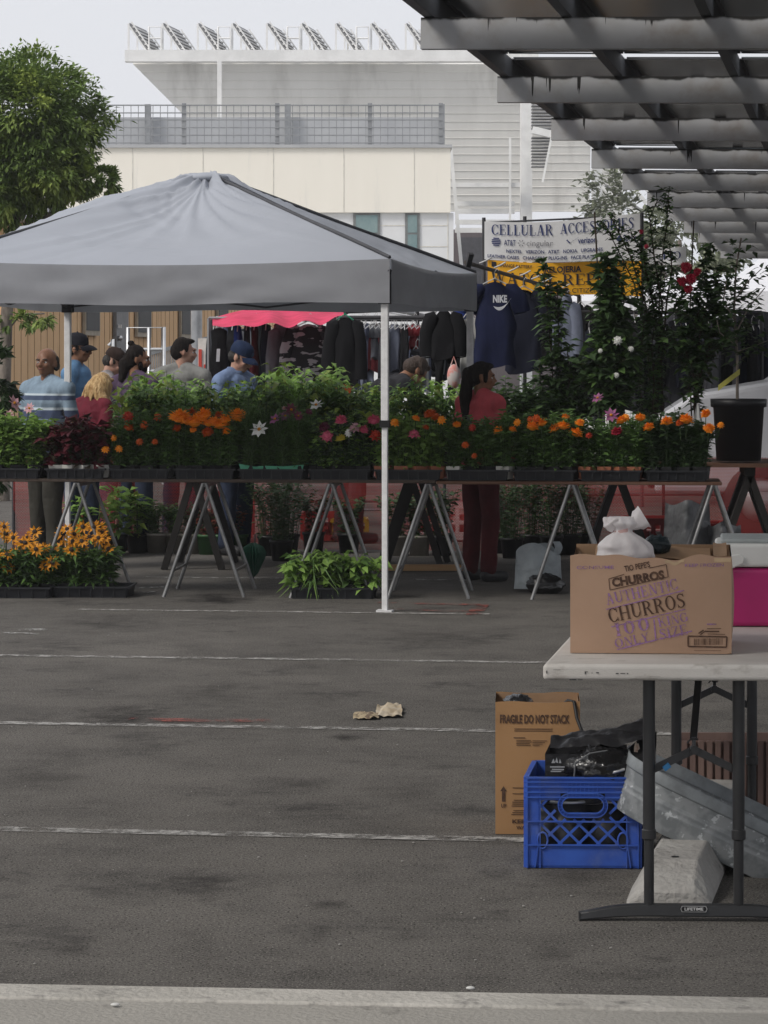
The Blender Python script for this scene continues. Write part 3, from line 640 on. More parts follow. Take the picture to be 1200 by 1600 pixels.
# ------------------------------------------------------------------ tan portable building, seen along its side
tan = mat('tan_siding', (.66, .43, .235), .85, c2=(.60, .385, .205), scale=1.2, stretch=(1, 1, .3), c3=(.50, .32, .17), s3=3, lo3=.6, hi3=.75); tan_g = mat('siding_groove', (.40, .25, .13), .9)
tb = thing('portable_building', 'tan wood-sided portable building with narrow dark windows and a grey door', 'building', (-5, 45, 0))
B0 = Vector((-5.42, 39.6, 0)); BD = Vector((.113, 1, 0)).normalized(); BN = Vector((1, -.113, 0)).normalized(); LBL = 26
mb = MB(); mb.prism([B0 + Vector((0, 0, .5)), B0 + BD * LBL + Vector((0, 0, .5)), B0 + BD * LBL - BN * 7 + Vector((0, 0, .5)), B0 - BN * 7 + Vector((0, 0, .5))], (0, 0, 3.1)); mb.build('wall', tan, tb)
mb = MB(); mb.prism([B0 + BN * .3 - BD * .3 + Vector((0, 0, 3.604)), B0 + BD * (LBL + .3) + BN * .3 + Vector((0, 0, 3.604)), B0 + BD * (LBL + .3) - BN * 7.3 + Vector((0, 0, 3.604)), B0 - BN * 7.3 - BD * .3 + Vector((0, 0, 3.604))], (0, 0, .25)); mb.build('roof', lower, tb)
mb = MB(); mb.prism([B0 - BN * .05, B0 + BD * LBL - BN * .05, B0 + BD * LBL - BN * 6.9, B0 - BN * 6.9], (0, 0, .496)); mb.build('skirting', tan_g, tb)
mb = MB(); t = .4
while t < LBL: c = B0 + BD * t; mb.box((c.x, c.y, 2.05), (.012, .03, 3.0), -TH * 0); t += .41
for k in range(14): mb.box((B0.x - .25 - k * .41, B0.y, 2.05), (.03, .012, 3.0))
mb.build('siding_groove', tan_g, tb)
def side_at(px):   # distance along the long side where the sight line of column px meets it
    s = (px - 600) / FP; return (s * B0.y - B0.x) / (BD.x - s * BD.y)
win_d = mat('window_dark', (.03, .032, .035), .5, spec=.15); trimt = mat('window_trim_tan', (.36, .31, .24), .7)
for a, b, py in ((127, 150, 516), (209, 231, 519), (278, 297, 522), (336, 352, 526)):
    ta, tb_ = side_at(a), side_at(b); ca = B0 + BD * ta; cz = H(py, ca.y)
    mb = MB(); q = lambda t, z, o: B0 + BD * t + BN * o + Vector((0, 0, z))
    mb.prism([q(ta, cz - .08, .02), q(tb_, cz - .08, .02), q(tb_, 3.35, .02), q(ta, 3.35, .02)], BN * .05); fr = mb.build('window', trimt, tb)
    mb = MB(); mb.prism([q(ta + .07, cz, .045), q(tb_ - .07, cz, .045), q(tb_ - .07, 3.3, .045), q(ta + .07, 3.3, .045)], BN * .035); mb.build('pane', win_d, fr)
ta, tb_ = side_at(175), side_at(194); mb = MB(); mb.prism([q(ta, .7, .02), q(tb_, .7, .02), q(tb_, 3.1, .02), q(ta, 3.1, .02)], BN * .06); dr = mb.build('door', mat('door_paint_grey', (.15, .15, .155), .5), tb)
mb = MB(); c = q(ta + .12, 1.95, .11); mb.sphere(c, .05, 8, 6); mb.box((c.x, c.y, c.z + .2), (.06, .06, .06)); mb.build('door_handle', mat('steel', (.6, .6, .6), .3, metal=.9), dr)
# access ramp with pipe rails
silver = mat('silver_pipe', (.62, .63, .64), .4, metal=.55, c2=(.5, .51, .52))
rp = thing('ramp_railing', 'silver pipe handrail of the access ramp beside the tan building', 'railing', P(228, 620, 36) * 1)
rp.location.z = 0
mb = MB()
for (a, b, Z) in ((200, 255, 36), (233, 256, 35)):
    pa, pb = P(a, 512, Z), P(b, 512 if a == 200 else 511, Z); mb.tube([(pa.x, Z, 0), pa, pb, (pb.x, Z, 0)], .026, 8); m1 = H(546, Z); mb.tube([(pa.x, Z, m1), (pb.x, Z, m1)], .022, 8); m1 = H(580, Z); mb.tube([(pa.x, Z, m1), (pb.x, Z, m1)], .022, 8)
mb.tube([P(170, 540, 35.5), P(176, 530, 35.5), P(176, 600, 35.5)], .025, 8); mb.build('handrail', silver, rp)
mb = MB(); z1 = H(552, 37); z0 = .5; xa, xb = X(236, 37), X(345, 37)
for k in range(40): x = xa + (xb - xa) * k / 39; mb.box((x, 37, (z1 + z0) / 2 + .25 * k / 39), (.015, .015, z1 - z0))
mb.bar((xa, 37, z1), (xb, 37, z1 + .25), .05); mb.bar((xa, 37, z0), (xb, 37, z0 + .25), .05); mb.build('baluster_screen', galv, rp)
mb = MB(); mb.box(((xa + xb) / 2, 37.6, .25), (xb - xa, 1.1, .5)); mb.build('ramp_deck', concrete, rp)
mb = MB(); Z = 33.0; mb.tube([(X(307, Z), Z, 0), (X(307, Z), Z, 2.6)], .07, 10); tag(mb.build('steel_post', silver, origin=(X(307, Z), Z, 0)), 'plain silver steel post standing in front of the tan building', 'post')
# orange sandwich sign beside the post
sg = thing('notice_board', 'small red and white notice board standing beside the post', 'sign', (X(318, 30), 30, 0))
mb = MB(); mb.box((X(318, 30), 30, H(568, 30)), (.12, .03, .55)); mb.build('board', mat('notice_white', (.7, .66, .62)), sg); mb = MB(); mb.box((X(313, 30), 29.975, H(560, 30)), (.035, .012, .2)); mb.box((X(322, 30), 29.975, H(575, 30)), (.045, .012, .08)); mb.build('notice', mat('notice_red', (.55, .07, .05)), sg)
mb = MB()
for q in (-.05, .05): mb.box((X(318, 30) + q, 30.02, .65), (.02, .02, 1.3))
mb.build('leg', galv, sg)
# ------------------------------------------------------------------ foliage
def green(k, c, tr=.22, rand=.25, **kw): return m_(k, c, .55, c2=tuple(x * .6 for x in c), scale=kw.pop('scale', 3), lo=.35, hi=.65, transl=tr, rand=rand, spec=.35, **kw)
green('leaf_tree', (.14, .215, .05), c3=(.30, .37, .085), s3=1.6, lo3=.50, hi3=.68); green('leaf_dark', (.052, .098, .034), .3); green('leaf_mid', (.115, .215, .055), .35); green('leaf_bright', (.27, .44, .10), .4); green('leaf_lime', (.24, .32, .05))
green('leaf_blue', (.04, .075, .035)); green('leaf_maroon', (.11, .018, .028)); green('leaf_brown', (.06, .045, .03)); green('leaf_hazed', (.25, .28, .18)); green('leaf_red', (.20, .05, .03))  # the far trees' leaves carry the distance haze in their pale colour
m_('bark_pale', (.22, .19, .16), .9, c2=(.12, .10, .085), scale=14, bump=.6, bscale=30, stretch=(1, 1, .4)); m_('stem_green', (.05, .085, .03)); m_('stem_brown', (.055, .04, .028), .9)
m_('soil', (.02, .016, .012), 1)
def crown_mesh(name, c, r, nclump, nleaf, L, W, leafm, seed, flat=1.0, lumps=None, droop=.18):
    rr = random.Random(seed); mb = MB(); c = Vector(c)
    for k in range(nclump):
        # a clump sits towards the shell of the crown
        d = Vector((rr.gauss(0, 1), rr.gauss(0, 1), rr.gauss(0, 1) * .9)).normalized(); q = rr.uniform(.3, 1.0) ** .55
        wob = 1 + .28 * noise.noise(d * 2.2 + Vector((seed, 0, 0)))
        p = c + Vector((d.x * r[0], d.y * r[1], d.z * r[2] * flat)) * q * wob
        cr = rr.uniform(.10, .2) * (r[0] + r[2]) / 2
        for j in range(nleaf):
            o = Vector((rr.gauss(0, 1), rr.gauss(0, 1), rr.gauss(0, .8))) * cr * .55
            dd = (d + Vector((rr.uniform(-1, 1), rr.uniform(-1, 1), rr.uniform(-.9, .6)))).normalized()
            mb.leaf(p + o, dd, L * rr.uniform(.7, 1.3), W * rr.uniform(.7, 1.2), 0, droop, .2, rr)
    return mb
def tree(label, base, trunk, limbs, crowns, leafm, L, W, barkm, seed, cat='tree', group=None):
    t = thing('tree', label, cat, base, 0, group)
    mb = MB()
    mb.tube(trunk[0], trunk[1], 10)
    for a, b, r0, r1 in limbs:
        a = Vector(a); b = Vector(b); mid = a.lerp(b, .5) + Vector((R.uniform(-.1, .1), R.uniform(-.1, .1), .1)); mb.tube([a, mid, b], [r0, (r0 + r1) / 2, r1], 7)
    mb.build('trunk', barkm, t)
    allm = MB()
    for i, (c, r, nc, nl) in enumerate(crowns):
        q = crown_mesh('crown', c, r, nc, nl, L, W, leafm, seed + i * 7); o = len(allm.v); allm.v += q.v; allm.f += [[o + k for k in f] for f in q.f]; allm.m += q.m; allm.s += q.s
    allm.build('crown', leafm, t); return t
Z = 31.0
cc = P(42, 205, Z)
tree('broadleaf tree with a dense rounded green crown beside the tan building', (X(2, Z), Z, 0),
     ([P(4, 782, Z), P(6, 620, Z), P(10, 500, Z), P(18, 400, Z), P(30, 300, Z)], [.085, .075, .07, .06, .04]),
     [(P(12, 470, Z), P(60, 300, Z), .04, .02), (P(10, 480, Z), P(-40, 320, Z), .04, .02), (P(18, 400, Z), P(130, 300, Z), .035, .012), (P(8, 520, Z), P(70, 490, Z), .025, .008), (P(20, 390, Z), P(40, 190, Z), .04, .015)],
     [(P(30, 190, Z), (.92, .9, .76), 400, 76), (P(60, 265, Z), (.66, .75, .46), 150, 76), (P(150, 285, Z), (.32, .35, .19), 40, 60), (P(-10, 300, Z), (.65, .7, .45), 130, 70), (P(60, 497, Z - .3), (.26, .3, .11), 14, 26), (P(22, 500, Z - .2), (.22, .3, .09), 9, 24)],
     MT['leaf_tree'], .080, .034, MT['bark_pale'], 3)
for i, (px, py, Z, r, nl) in enumerate(((1015, 350, 92, (2.6, 2.2, 2.0), 60), (1062, 375, 84, (2.0, 2, 1.6), 52), (985, 400, 88, (1.8, 2, 1.6), 30))):
    c = P(px, py, Z)
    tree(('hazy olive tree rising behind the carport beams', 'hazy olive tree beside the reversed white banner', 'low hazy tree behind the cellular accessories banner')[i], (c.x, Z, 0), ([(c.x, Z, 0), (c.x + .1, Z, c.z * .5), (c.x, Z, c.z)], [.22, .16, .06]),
         [((c.x, Z, c.z * .55), (c.x + 1.2, Z, c.z + .3), .09, .03), ((c.x, Z, c.z * .55), (c.x - 1.2, Z, c.z + .4), .09, .03)], [(c, r, 60, nl)], MT['leaf_hazed'], .28, .12, MT['bark_pale'], 30 + i)

# ------------------------------------------------------------------ solar carport
def beam_mat():
    m = mat('stained_steel_beam', (.42, .425, .44), .6, c2=(.35, .355, .36), scale=1.3, lo=.35, hi=.7, c3=(.31, .29, .27), s3=3, lo3=.5, hi3=.75, stretch=(1, 1, 1))
    nt = m.node_tree; N = nt.nodes; L = nt.links; b = N['Principled BSDF']; prev = b.inputs['Base Color'].links[0].from_socket
    tc = N.new('ShaderNodeTexCoord'); sp = N.new('ShaderNodeSeparateXYZ'); L.new(tc.outputs['Object'], sp.inputs[0])
    oi = N.new('ShaderNodeObjectInfo')
    def runs(sc, gain, off):
        mp = N.new('ShaderNodeMapping'); mp.inputs['Scale'].default_value = (sc, 0, .15); L.new(tc.outputs['Object'], mp.inputs[0]); ad = N.new('ShaderNodeVectorMath'); ad.operation = 'ADD'
        L.new(mp.outputs[0], ad.inputs[0]); k = N.new('ShaderNodeMath'); k.operation = 'MULTIPLY'; k.inputs[1].default_value = 37; L.new(oi.outputs['Random'], k.inputs[0]); L.new(k.outputs[0], ad.inputs[1])
        n = N.new('ShaderNodeTexNoise'); n.inputs['Scale'].default_value = 1; n.inputs['Detail'].default_value = 3; L.new(ad.outputs[0], n.inputs['Vector'])
        f = N.new('ShaderNodeMath'); f.operation = 'MULTIPLY_ADD'; L.new(n.outputs['Fac'], f.inputs[0]); f.inputs[1].default_value = gain; f.inputs[2].default_value = off
        c = N.new('ShaderNodeMath'); c.operation = 'MAXIMUM'; c.inputs[1].default_value = .008; L.new(f.outputs[0], c.inputs[0]); return c.outputs[0]
    mxn = N.new('ShaderNodeMath'); mxn.operation = 'MAXIMUM'; L.new(runs(5, .085, -.022), mxn.inputs[0]); L.new(runs(17, 2.4, -1.56), mxn.inputs[1])
    dz = N.new('ShaderNodeMath'); dz.operation = 'ADD'; L.new(sp.outputs[2], dz.inputs[0]); L.new(mxn.outputs[0], dz.inputs[1])
    r = N.new('ShaderNodeMapRange'); r.inputs[1].default_value = -.004; r.inputs[2].default_value = .012; L.new(dz.outputs[0], r.inputs[0])
    x = N.new('ShaderNodeMix'); x.data_type = 'RGBA'; L.new(r.outputs[0], x.inputs[0]); L.new(prev, x.inputs[6]); x.inputs[7].default_value = (.02, .019, .018, 1)
    L.new(x.outputs[2], b.inputs['Base Color']); return m
beamm = beam_mat()
purlm = mat('dark_purlin', (.075, .078, .085), .6, c2=(.05, .052, .056), scale=2, stretch=(1, .3, 1)); panm = mat('solar_panel_underside', (.030, .034, .040), .22, c2=(.055, .065, .068), scale=.6, spec=.6); pfr = mat('panel_frame', (.06, .06, .065), .5)
panm2 = mat('clear_panel_underside', (.12, .145, .15), .25, c2=(.06, .075, .08), scale=1.2, spec=.6)
cp = thing('solar_carport', 'long solar carport roof on grey steel beams with drip stains', 'carport', (4, 30, 0))
ZS = [19.55 + 4.08 * k for k in range(-4, 11)]
BH = .222; zb = HC + 2.2; W = 11.0; SL = -.018
for k, Zk in enumerate(ZS):
    x0 = .262 + (Zk - 19.55) * .1745
    a = Vector((x0, Zk, zb + BH)); rd = Vector((1, -TAN, SL)).normalized()
    # object origin on the beam's top edge so that the stains hang from it
    ob = bpy.data.objects.new('beam', None) if False else None
    mb = MB(); mb.prism([(0, 0, 0), (W, 0, 0), (W, 0, -BH), (0, 0, -BH)], (0, .012, 0)); mb.prism([(0, .012, 0), (W, .012, 0), (W, .09, 0), (0, .09, 0)], (0, 0, -.012)); mb.prism([(0, .012, -BH), (W, .012, -BH), (W, .09, -BH), (0, .09, -BH)][::-1], (0, 0, .012))
    mb.prism([(0, .0125, -.0125), (0, .09, -.0125), (0, .09, -BH + .0125), (0, .0125, -BH + .0125)], (.01, 0, 0))
    o = mb.build('beam', beamm, local=True); o.parent = cp; o.location = a - cp.location
    o.rotation_euler = Vector((1, 0, 0)).rotation_difference(rd).to_euler()
# purlins along the depth, on top of the beams
npur = 9; L0, L1 = ZS[0] - 1.5, ZS[-1] + .6
def onroof(u, Zc, dz):   # u metres from the edge along the row
    x0 = .262 + (Zc - 19.55) * .1745; rd = Vector((1, -TAN, SL)).normalized(); return Vector((x0, Zc, zb + BH + dz)) + rd * u
for j in range(npur):
    u = .012 + j * .98; mb = MB()
    mb.bar(onroof(u + .045, L0, .09), onroof(u + .045, L1, .09), .075, .17); mb.build('purlin', purlm, cp)
rest = MB(); Rp = random.Random(2)
mats2 = [panm, pfr]
for k in range(len(ZS) - 1):
    for j in range(npur - 1):
        for q in (0, 1):
            za = ZS[k] + .22 + q * 2.02; zc = za + (1.50 if q == 0 else 1.62)
            if q == 0: zc += Rp.choice((0, .2, .34, .42, .47))
            u0 = .1 + j * .98 + .01; u1 = u0 + .955
            vis = 4 <= k <= 8 and j < 6
            mb = MB() if vis else rest
            a, b, c, d = onroof(u0, za, .182), onroof(u1, za, .182), onroof(u1, zc, .182), onroof(u0, zc, .182)
            mb.prism([a, b, c, d], (0, 0, .008))
            for e, f in ((a, b), (b, c), (c, d), (d, a)): mb.bar(e.lerp(f, .02) - Vector((0, 0, .012)), e.lerp(f, .98) - Vector((0, 0, .006)), .03, .010, 1)
            if q == 1: m = (a + b) / 2; mb.box((m.x, m.y - .05, m.z - .03), (.12, .06, .05), 0, 1)
            if vis: mb.build('solar_panel', mats2 if Rp.random() < .62 else [panm2, pfr], cp)
struct(rest.build('solar_panels', mats2, cp), 'stuff')
for Zk in (ZS[1], ZS[4], ZS[7], ZS[10], ZS[13]):
    p = onroof(7.2, Zk + .06, -BH); mb = MB(); mb.box((p.x, p.y, p.z / 2), (.22, .22, p.z - .004), -TH); mb.build('column', beamm, cp)

# ------------------------------------------------------------------ pop-up canopy over the flower stall
FR, FL, BL, BR = Vector((X(609, 17.4), 17.4, 0)), Vector((-2.93, 17.75, 0)), Vector((X(101, 20.75), 20.75, 0)), Vector((X(743, 20.35), 20.35, 0))
ze, zv = 2.235, 1.955
PK = P(325, 274, 19.05)
ct = thing('pop_up_canopy', 'grey fabric pop-up canopy on white legs over the flower tables', 'canopy', ((FR + BL) / 2))
fab = mat('grey_canopy_fabric', (.455, .48, .535), .62, c2=(.41, .435, .485), scale=1.1, lo=.3, hi=.7, bump=.12, bscale=9, transl=.26, spec=.12, stretch=(1, 1, 1))
def eave(a, b, t): p = a.lerp(b, t); return Vector((p.x, p.y, ze - .035 * math.sin(math.pi * t)))
def slope(a, b, seed, sag):
    rc = random.Random(seed + 20); creases = []
    for k in range(34):
        u0, v0 = rc.uniform(.05, .98), rc.uniform(.05, .9); tx, tv = (.5 - u0, 1.05 - v0) if rc.random() < .45 else (1 - u0 + rc.uniform(-.1, .1), -.15 - v0 + rc.uniform(.2, .6)); creases.append((u0, v0, tx, tv, rc.uniform(.006, .014), rc.choice((-1, 1)) * rc.uniform(.006, .015)))
    def fn(u, v):
        # v: 0 eave .. 1 peak; the ridge lines stay taut, the cloth between them sags
        e = eave(a, b, u); top = PK + (a.lerp(b, u) - Vector((PK.x, PK.y, 0))) * .045; top.z = PK.z - .006 + .02 * math.sin(u * 9 + seed)
        p = e.lerp(top, v)
        mid = math.sin(math.pi * u); s = sag * math.sin(math.pi * (min(1, v * 1.05) if sag > 0 else v ** .62)) * mid
        wr = noise.noise(Vector((u * 3.2 + seed * 5, v * 2.2, seed))) * .035 * math.sin(math.pi * v) * (mid * .8 + .2)
        # long drawn folds running out of the crown and the corner
        ang = math.atan2(v - 1.02, (u - .5)); fold = math.sin(ang * 26 + seed * 3 + 3 * noise.noise(Vector((u * 2, v * 2, seed)))) * .016 * max(0, v - .25) * (1.1 - v) * 2.4
        fold += 1.7 * math.sin((v * 7 + u * 2.2) * 5 + 4 * noise.noise(Vector((u * 2.5, v * 2.5, seed + 4)))) * .010 * max(0, u - .35) * math.sin(math.pi * v) * (1.2 - u)
        for (u0, v0, du, dv, w0, am) in creases:
            # a crease: a line through u0, v0 along du, dv
            l = math.hypot(du, dv); dd = ((u - u0) * dv - (v - v0) * du) / l; al = ((u - u0) * du + (v - v0) * dv) / l
            fold += am * math.exp(-(dd / w0) ** 2) * max(0, 1 - (al / .42) ** 2)
        crown = .10 * math.exp(-((v - .93) / .06) ** 2) * (noise.noise(Vector((u * 7, 3, seed))) * .9)
        ed = min(1, mid * 4); return p + Vector((0, 0, -s + (wr + fold) * ed + crown * ed))
    return fn
mb = MB()
mb.grid(slope(FL, FR, 1, .05), 60, 44); mb.grid(slope(FR, BR, 2, .04), 44, 40); mb.grid(slope(BR, BL, 3, .08), 40, 30); mb.grid(slope(BL, FL, 4, -.19), 44, 40)
tp = PK + Vector((0, 0, .0)); mb.sphere((PK.x, PK.y, PK.z - .02), (.15, .15, .04), 18, 8)
mb.build('roof_cloth', fab, ct)
edge = mat('canopy_seam', (.07, .072, .08), .6)
mb = MB()
def hip(a):
    pts = []
    for i in range(15):
        t = i / 14; e = Vector((a.x, a.y, ze)); top = Vector((PK.x, PK.y, PK.z)); p = e.lerp(top, t * .955); pts.append(p + Vector((0, 0, .010 + .003 * math.sin(t * 9))))
    return pts
for a in (FL, FR, BL, BR): mb.tube(hip(a), [.012 + .004 * (i / 14) for i in range(15)], 6)
mb.build('hip_seam', edge, ct)
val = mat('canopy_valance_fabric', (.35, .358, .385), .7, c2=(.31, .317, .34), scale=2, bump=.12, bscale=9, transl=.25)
def valance(a, b, seed, drop):
    out = Vector(((b - a).y, -(b - a).x, 0)).normalized()
    def fn(u, v):
        e = eave(a, b, u); mid = math.sin(math.pi * u)
        bow = (.022 * noise.noise(Vector((u * 9, v * 2.5, seed))) + .006 * math.sin(u * 26 + v * 7 + seed)) * v * (mid * .8 + .15) + .010
        return Vector((e.x, e.y, e.z - v * (e.z - drop) + .012 * math.sin(u * 8 + seed) * v * mid)) + out * bow
    return fn
mb = MB(); mb.grid(valance(FL, FR, 1, zv), 60, 12); mb.grid(valance(FR, BR, 2, zv), 40, 12); mb.grid(valance(BR, BL, 3, zv), 30, 10); mb.grid(valance(BL, FL, 4, zv), 30, 10); mb.build('valance', val, ct)
wleg = mat('white_canopy_leg', (.70, .70, .70), .45, c2=(.6, .6, .6), scale=20); blk = MT['black']; darkm = mat('dark_bracket', (.05, .05, .055), .5)
for a in (FR, FL, BL, BR):
    a = a + (Vector((PK.x, PK.y, 0)) - a).normalized() * .05
    mb = MB(); mb.box((a.x, a.y, 1.58), (.046, .046, .78), -TH); mb.box((a.x, a.y, .61), (.036, .036, 1.2), -TH)
    lg = mb.build('leg', wleg, ct, bevel=.004)
    mb = MB(); mb.box((a.x, a.y, 1.19), (.06, .06, .045), -TH); mb.build('clamp', blk, lg); mb = MB(); mb.box((a.x, a.y, .006), (.10, .09, .012), -TH); mb.build('foot_plate', wleg, lg)
    mb = MB(); mb.box((a.x, a.y, 2.04), (.075, .075, .18), -TH); mb.build('corner_bracket', darkm, lg)
mb = MB()
for a, b in ((FR, FL), (FL, BL), (BL, BR), (BR, FR)):
    inn = (Vector((PK.x, PK.y, 0)) - (a + b) / 2).normalized() * .05; N_ = 2
    for k in range(N_):
        p0 = a.lerp(b, k / N_) + inn; p1 = a.lerp(b, (k + 1) / N_) + inn
        mb.bar((p0.x, p0.y, 1.985), (p1.x, p1.y, 2.16), .022, .014); mb.bar((p0.x, p0.y + .02, 2.16), (p1.x, p1.y + .02, 1.985), .022, .014)
for a in (FR, FL, BL, BR): mb.bar((a.x, a.y, 2.15), (PK.x, PK.y, 2.80), .03, .03)
mb.bar((PK.x, PK.y, 2.35), (PK.x, PK.y, 2.83), .04)
mb.build('folding_truss', darkm, ct)

# ------------------------------------------------------------------ flower tables on steel trestles
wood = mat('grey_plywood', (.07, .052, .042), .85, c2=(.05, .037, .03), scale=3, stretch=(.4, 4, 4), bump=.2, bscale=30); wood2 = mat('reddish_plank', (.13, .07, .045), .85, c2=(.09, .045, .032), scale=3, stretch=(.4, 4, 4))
steel = mat('trestle_tube', (.27, .27, .27), .42, metal=.7, c2=(.17, .17, .17), scale=6)
TS = .085
def fz(x): return 18.42 - TS * x
ZT = .79
def plank(name, label, x0, x1, y0, y1, z, th, m, group=None):
    mb = MB(); f = lambda x, o: Vector((x + o * TS, fz(x) + o, z - th))
    mb.prism([f(x0, y0), f(x1, y0), f(x1, y1), f(x0, y1)], (0, 0, th)); o = mb.build(name, m, origin=(x0, fz(x0), z), bevel=.004)
    return tag(o, label, 'table top', group)
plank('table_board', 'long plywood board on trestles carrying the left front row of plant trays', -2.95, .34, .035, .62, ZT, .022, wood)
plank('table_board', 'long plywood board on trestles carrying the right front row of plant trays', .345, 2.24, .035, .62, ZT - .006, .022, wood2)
def trestle(label, px, w0=.27, w1=.27, d0=.04, d1=.56, m=None, col='steel'):
    x = X(px, fz(X(px, 18.5))); x = X(px, fz(x)); t = thing('trestle', label, 'trestle', (x, fz(x) + .3, 0), 0, 'steel trestles under the front flower tables')
    for q, wd in ((d0, 1), (d1, 1)):
        top = Vector((x + q * TS, fz(x) + q, ZT - .03))
        for sgn, wv in ((-1, w0), (1, w1)):
            sp = .1 if q == d0 else -.1
            foot = Vector((top.x + sgn * wv, top.y - sp * .7, .0)); mb = MB(); mb.tube([top + Vector((sgn * .01, 0, 0)), foot], .0125, 8, 0); mb.build('leg', m or steel, t)
    mb = MB(); mb.bar((x + d0 * TS, fz(x) + d0, ZT - .04), (x + d1 * TS, fz(x) + d1, ZT - .04), .04, .025); mb.build('top_bar', m or steel, t)
    mb = MB()
    for sgn, wv in ((-1, w0), (1, w1)):
        k = .22
        a = Vector((x + sgn * wv * (1 - k), fz(x) + d0 - .06, ZT * k)); b = Vector((x + sgn * wv * (1 - k) + d1 * TS, fz(x) + d1 + .06, ZT * k)); mb.tube([a, b], .009, 6)
    mb.build('brace', m or steel, t); return t
for px, lb in ((118, 'steel trestle behind the yellow daisy trays'), (318, 'steel trestle with wide splayed legs behind the dark wet patch'), (516, 'steel trestle straddling the tray of leafy seedlings'), (668, 'steel trestle just right of the white canopy leg'), (893, 'steel trestle beside the white plastic bag'), (1116, 'steel trestle nearest the big black pot')):
    trestle(lb, px)
# second row: board and dark wooden horses
RZ = 20.7
mb = MB(); f = lambda x, o: Vector((x + o * TS, RZ + 0.0 - TS * x * .6 + o, ZT)); 
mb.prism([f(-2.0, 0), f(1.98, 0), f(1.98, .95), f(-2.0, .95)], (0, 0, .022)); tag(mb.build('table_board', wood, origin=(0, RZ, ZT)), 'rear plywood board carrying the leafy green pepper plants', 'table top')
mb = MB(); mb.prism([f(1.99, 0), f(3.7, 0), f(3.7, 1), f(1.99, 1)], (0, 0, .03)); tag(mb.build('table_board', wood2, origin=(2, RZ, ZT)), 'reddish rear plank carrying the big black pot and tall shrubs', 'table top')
dkw = mat('dark_timber', (.022, .020, .019), .8)
def horse(label, px, Z, w):
    x = X(px, Z); t = thing('sawhorse', label, 'sawhorse', (x, Z + .3, 0), 0, 'dark sawhorses under the rear table')
    for q in (.05, .8):
        for sgn in (-1, 1): mb = MB(); mb.bar((x + q * TS, Z + q, ZT - .06), (x + q * TS + sgn * w, Z + q, 0), .05, .07, up=Vector((0, 1, 0))); mb.build('leg', dkw, t)
    mb = MB(); mb.bar((x, Z, ZT - .035), (x + .9 * TS, Z + .9, ZT - .035), .08, .065); mb.build('top_beam', dkw, t)
horse('dark timber sawhorse under the rear table behind the right trays', 965, 20.75, .26); horse('dark timber sawhorse under the big black pot', 1172, 20.6, .26); horse('dark timber sawhorse under the rear table behind the big marigolds', 300, 20.85, .22); horse('dark timber sawhorse below the pepper plants right of centre', 640, 20.85, .24)
# red plastic netting along the back of the stall
def netting():
    m = mat('red_safety_net', (.36, .035, .03), .6, c2=(.26, .02, .02), scale=2, transl=.25); nt = m.node_tree; N = nt.nodes; L = nt.links
    tc = N.new('ShaderNodeTexCoord'); mp = N.new('ShaderNodeMapping'); mp.inputs['Rotation'].default_value = (rad(90), 0, 0); L.new(tc.outputs['Object'], mp.inputs[0])
    br = N.new('ShaderNodeTexBrick'); br.offset = .5; br.inputs['Scale'].default_value = 22; br.inputs['Mortar Size'].default_value = .035; br.inputs['Mortar Smooth'].default_value = 0; br.inputs['Brick Width'].default_value = .5; br.inputs['Row Height'].default_value = .25; L.new(mp.outputs[0], br.inputs['Vector'])
    t = N.new('ShaderNodeBsdfTransparent'); prev = N['Material Output'].inputs['Surface'].links[0].from_socket; mx = N.new('ShaderNodeMixShader')
    mr = N.new('ShaderNodeMapRange'); mr.inputs[3].default_value = .30; mr.inputs[4].default_value = .85; L.new(br.outputs['Fac'], mr.inputs[0])
    L.new(mr.outputs[0], mx.inputs[0]); L.new(t.outputs[0], mx.inputs[1]); L.new(prev, mx.inputs[2]); L.new(mx.outputs[0], N['Material Output'].inputs['Surface']); return m
nm = netting(); nt_ = thing('safety_net', 'sagging red plastic safety net strung behind the flower tables', 'netting', (0, 23.0, 0))
mb = MB(); mb.grid(lambda u, v: Vector((-3.1 + 7.2 * u, 23.0 - .5 * u + .10 * noise.noise(Vector((u * 9, v * 2, 3))), .02 + v * (.74 + .04 * math.sin(u * 17)))), 90, 10); mb.build('net', nm, nt_)
for k in range(5): x = -3.1 + 7.2 * k / 4; mb = MB(); mb.tube([(x, 23.03 - .5 * k / 4, 0), (x, 23.03 - .5 * k / 4, .84)], .014, 6); mb.build('stake', darkm, nt_)
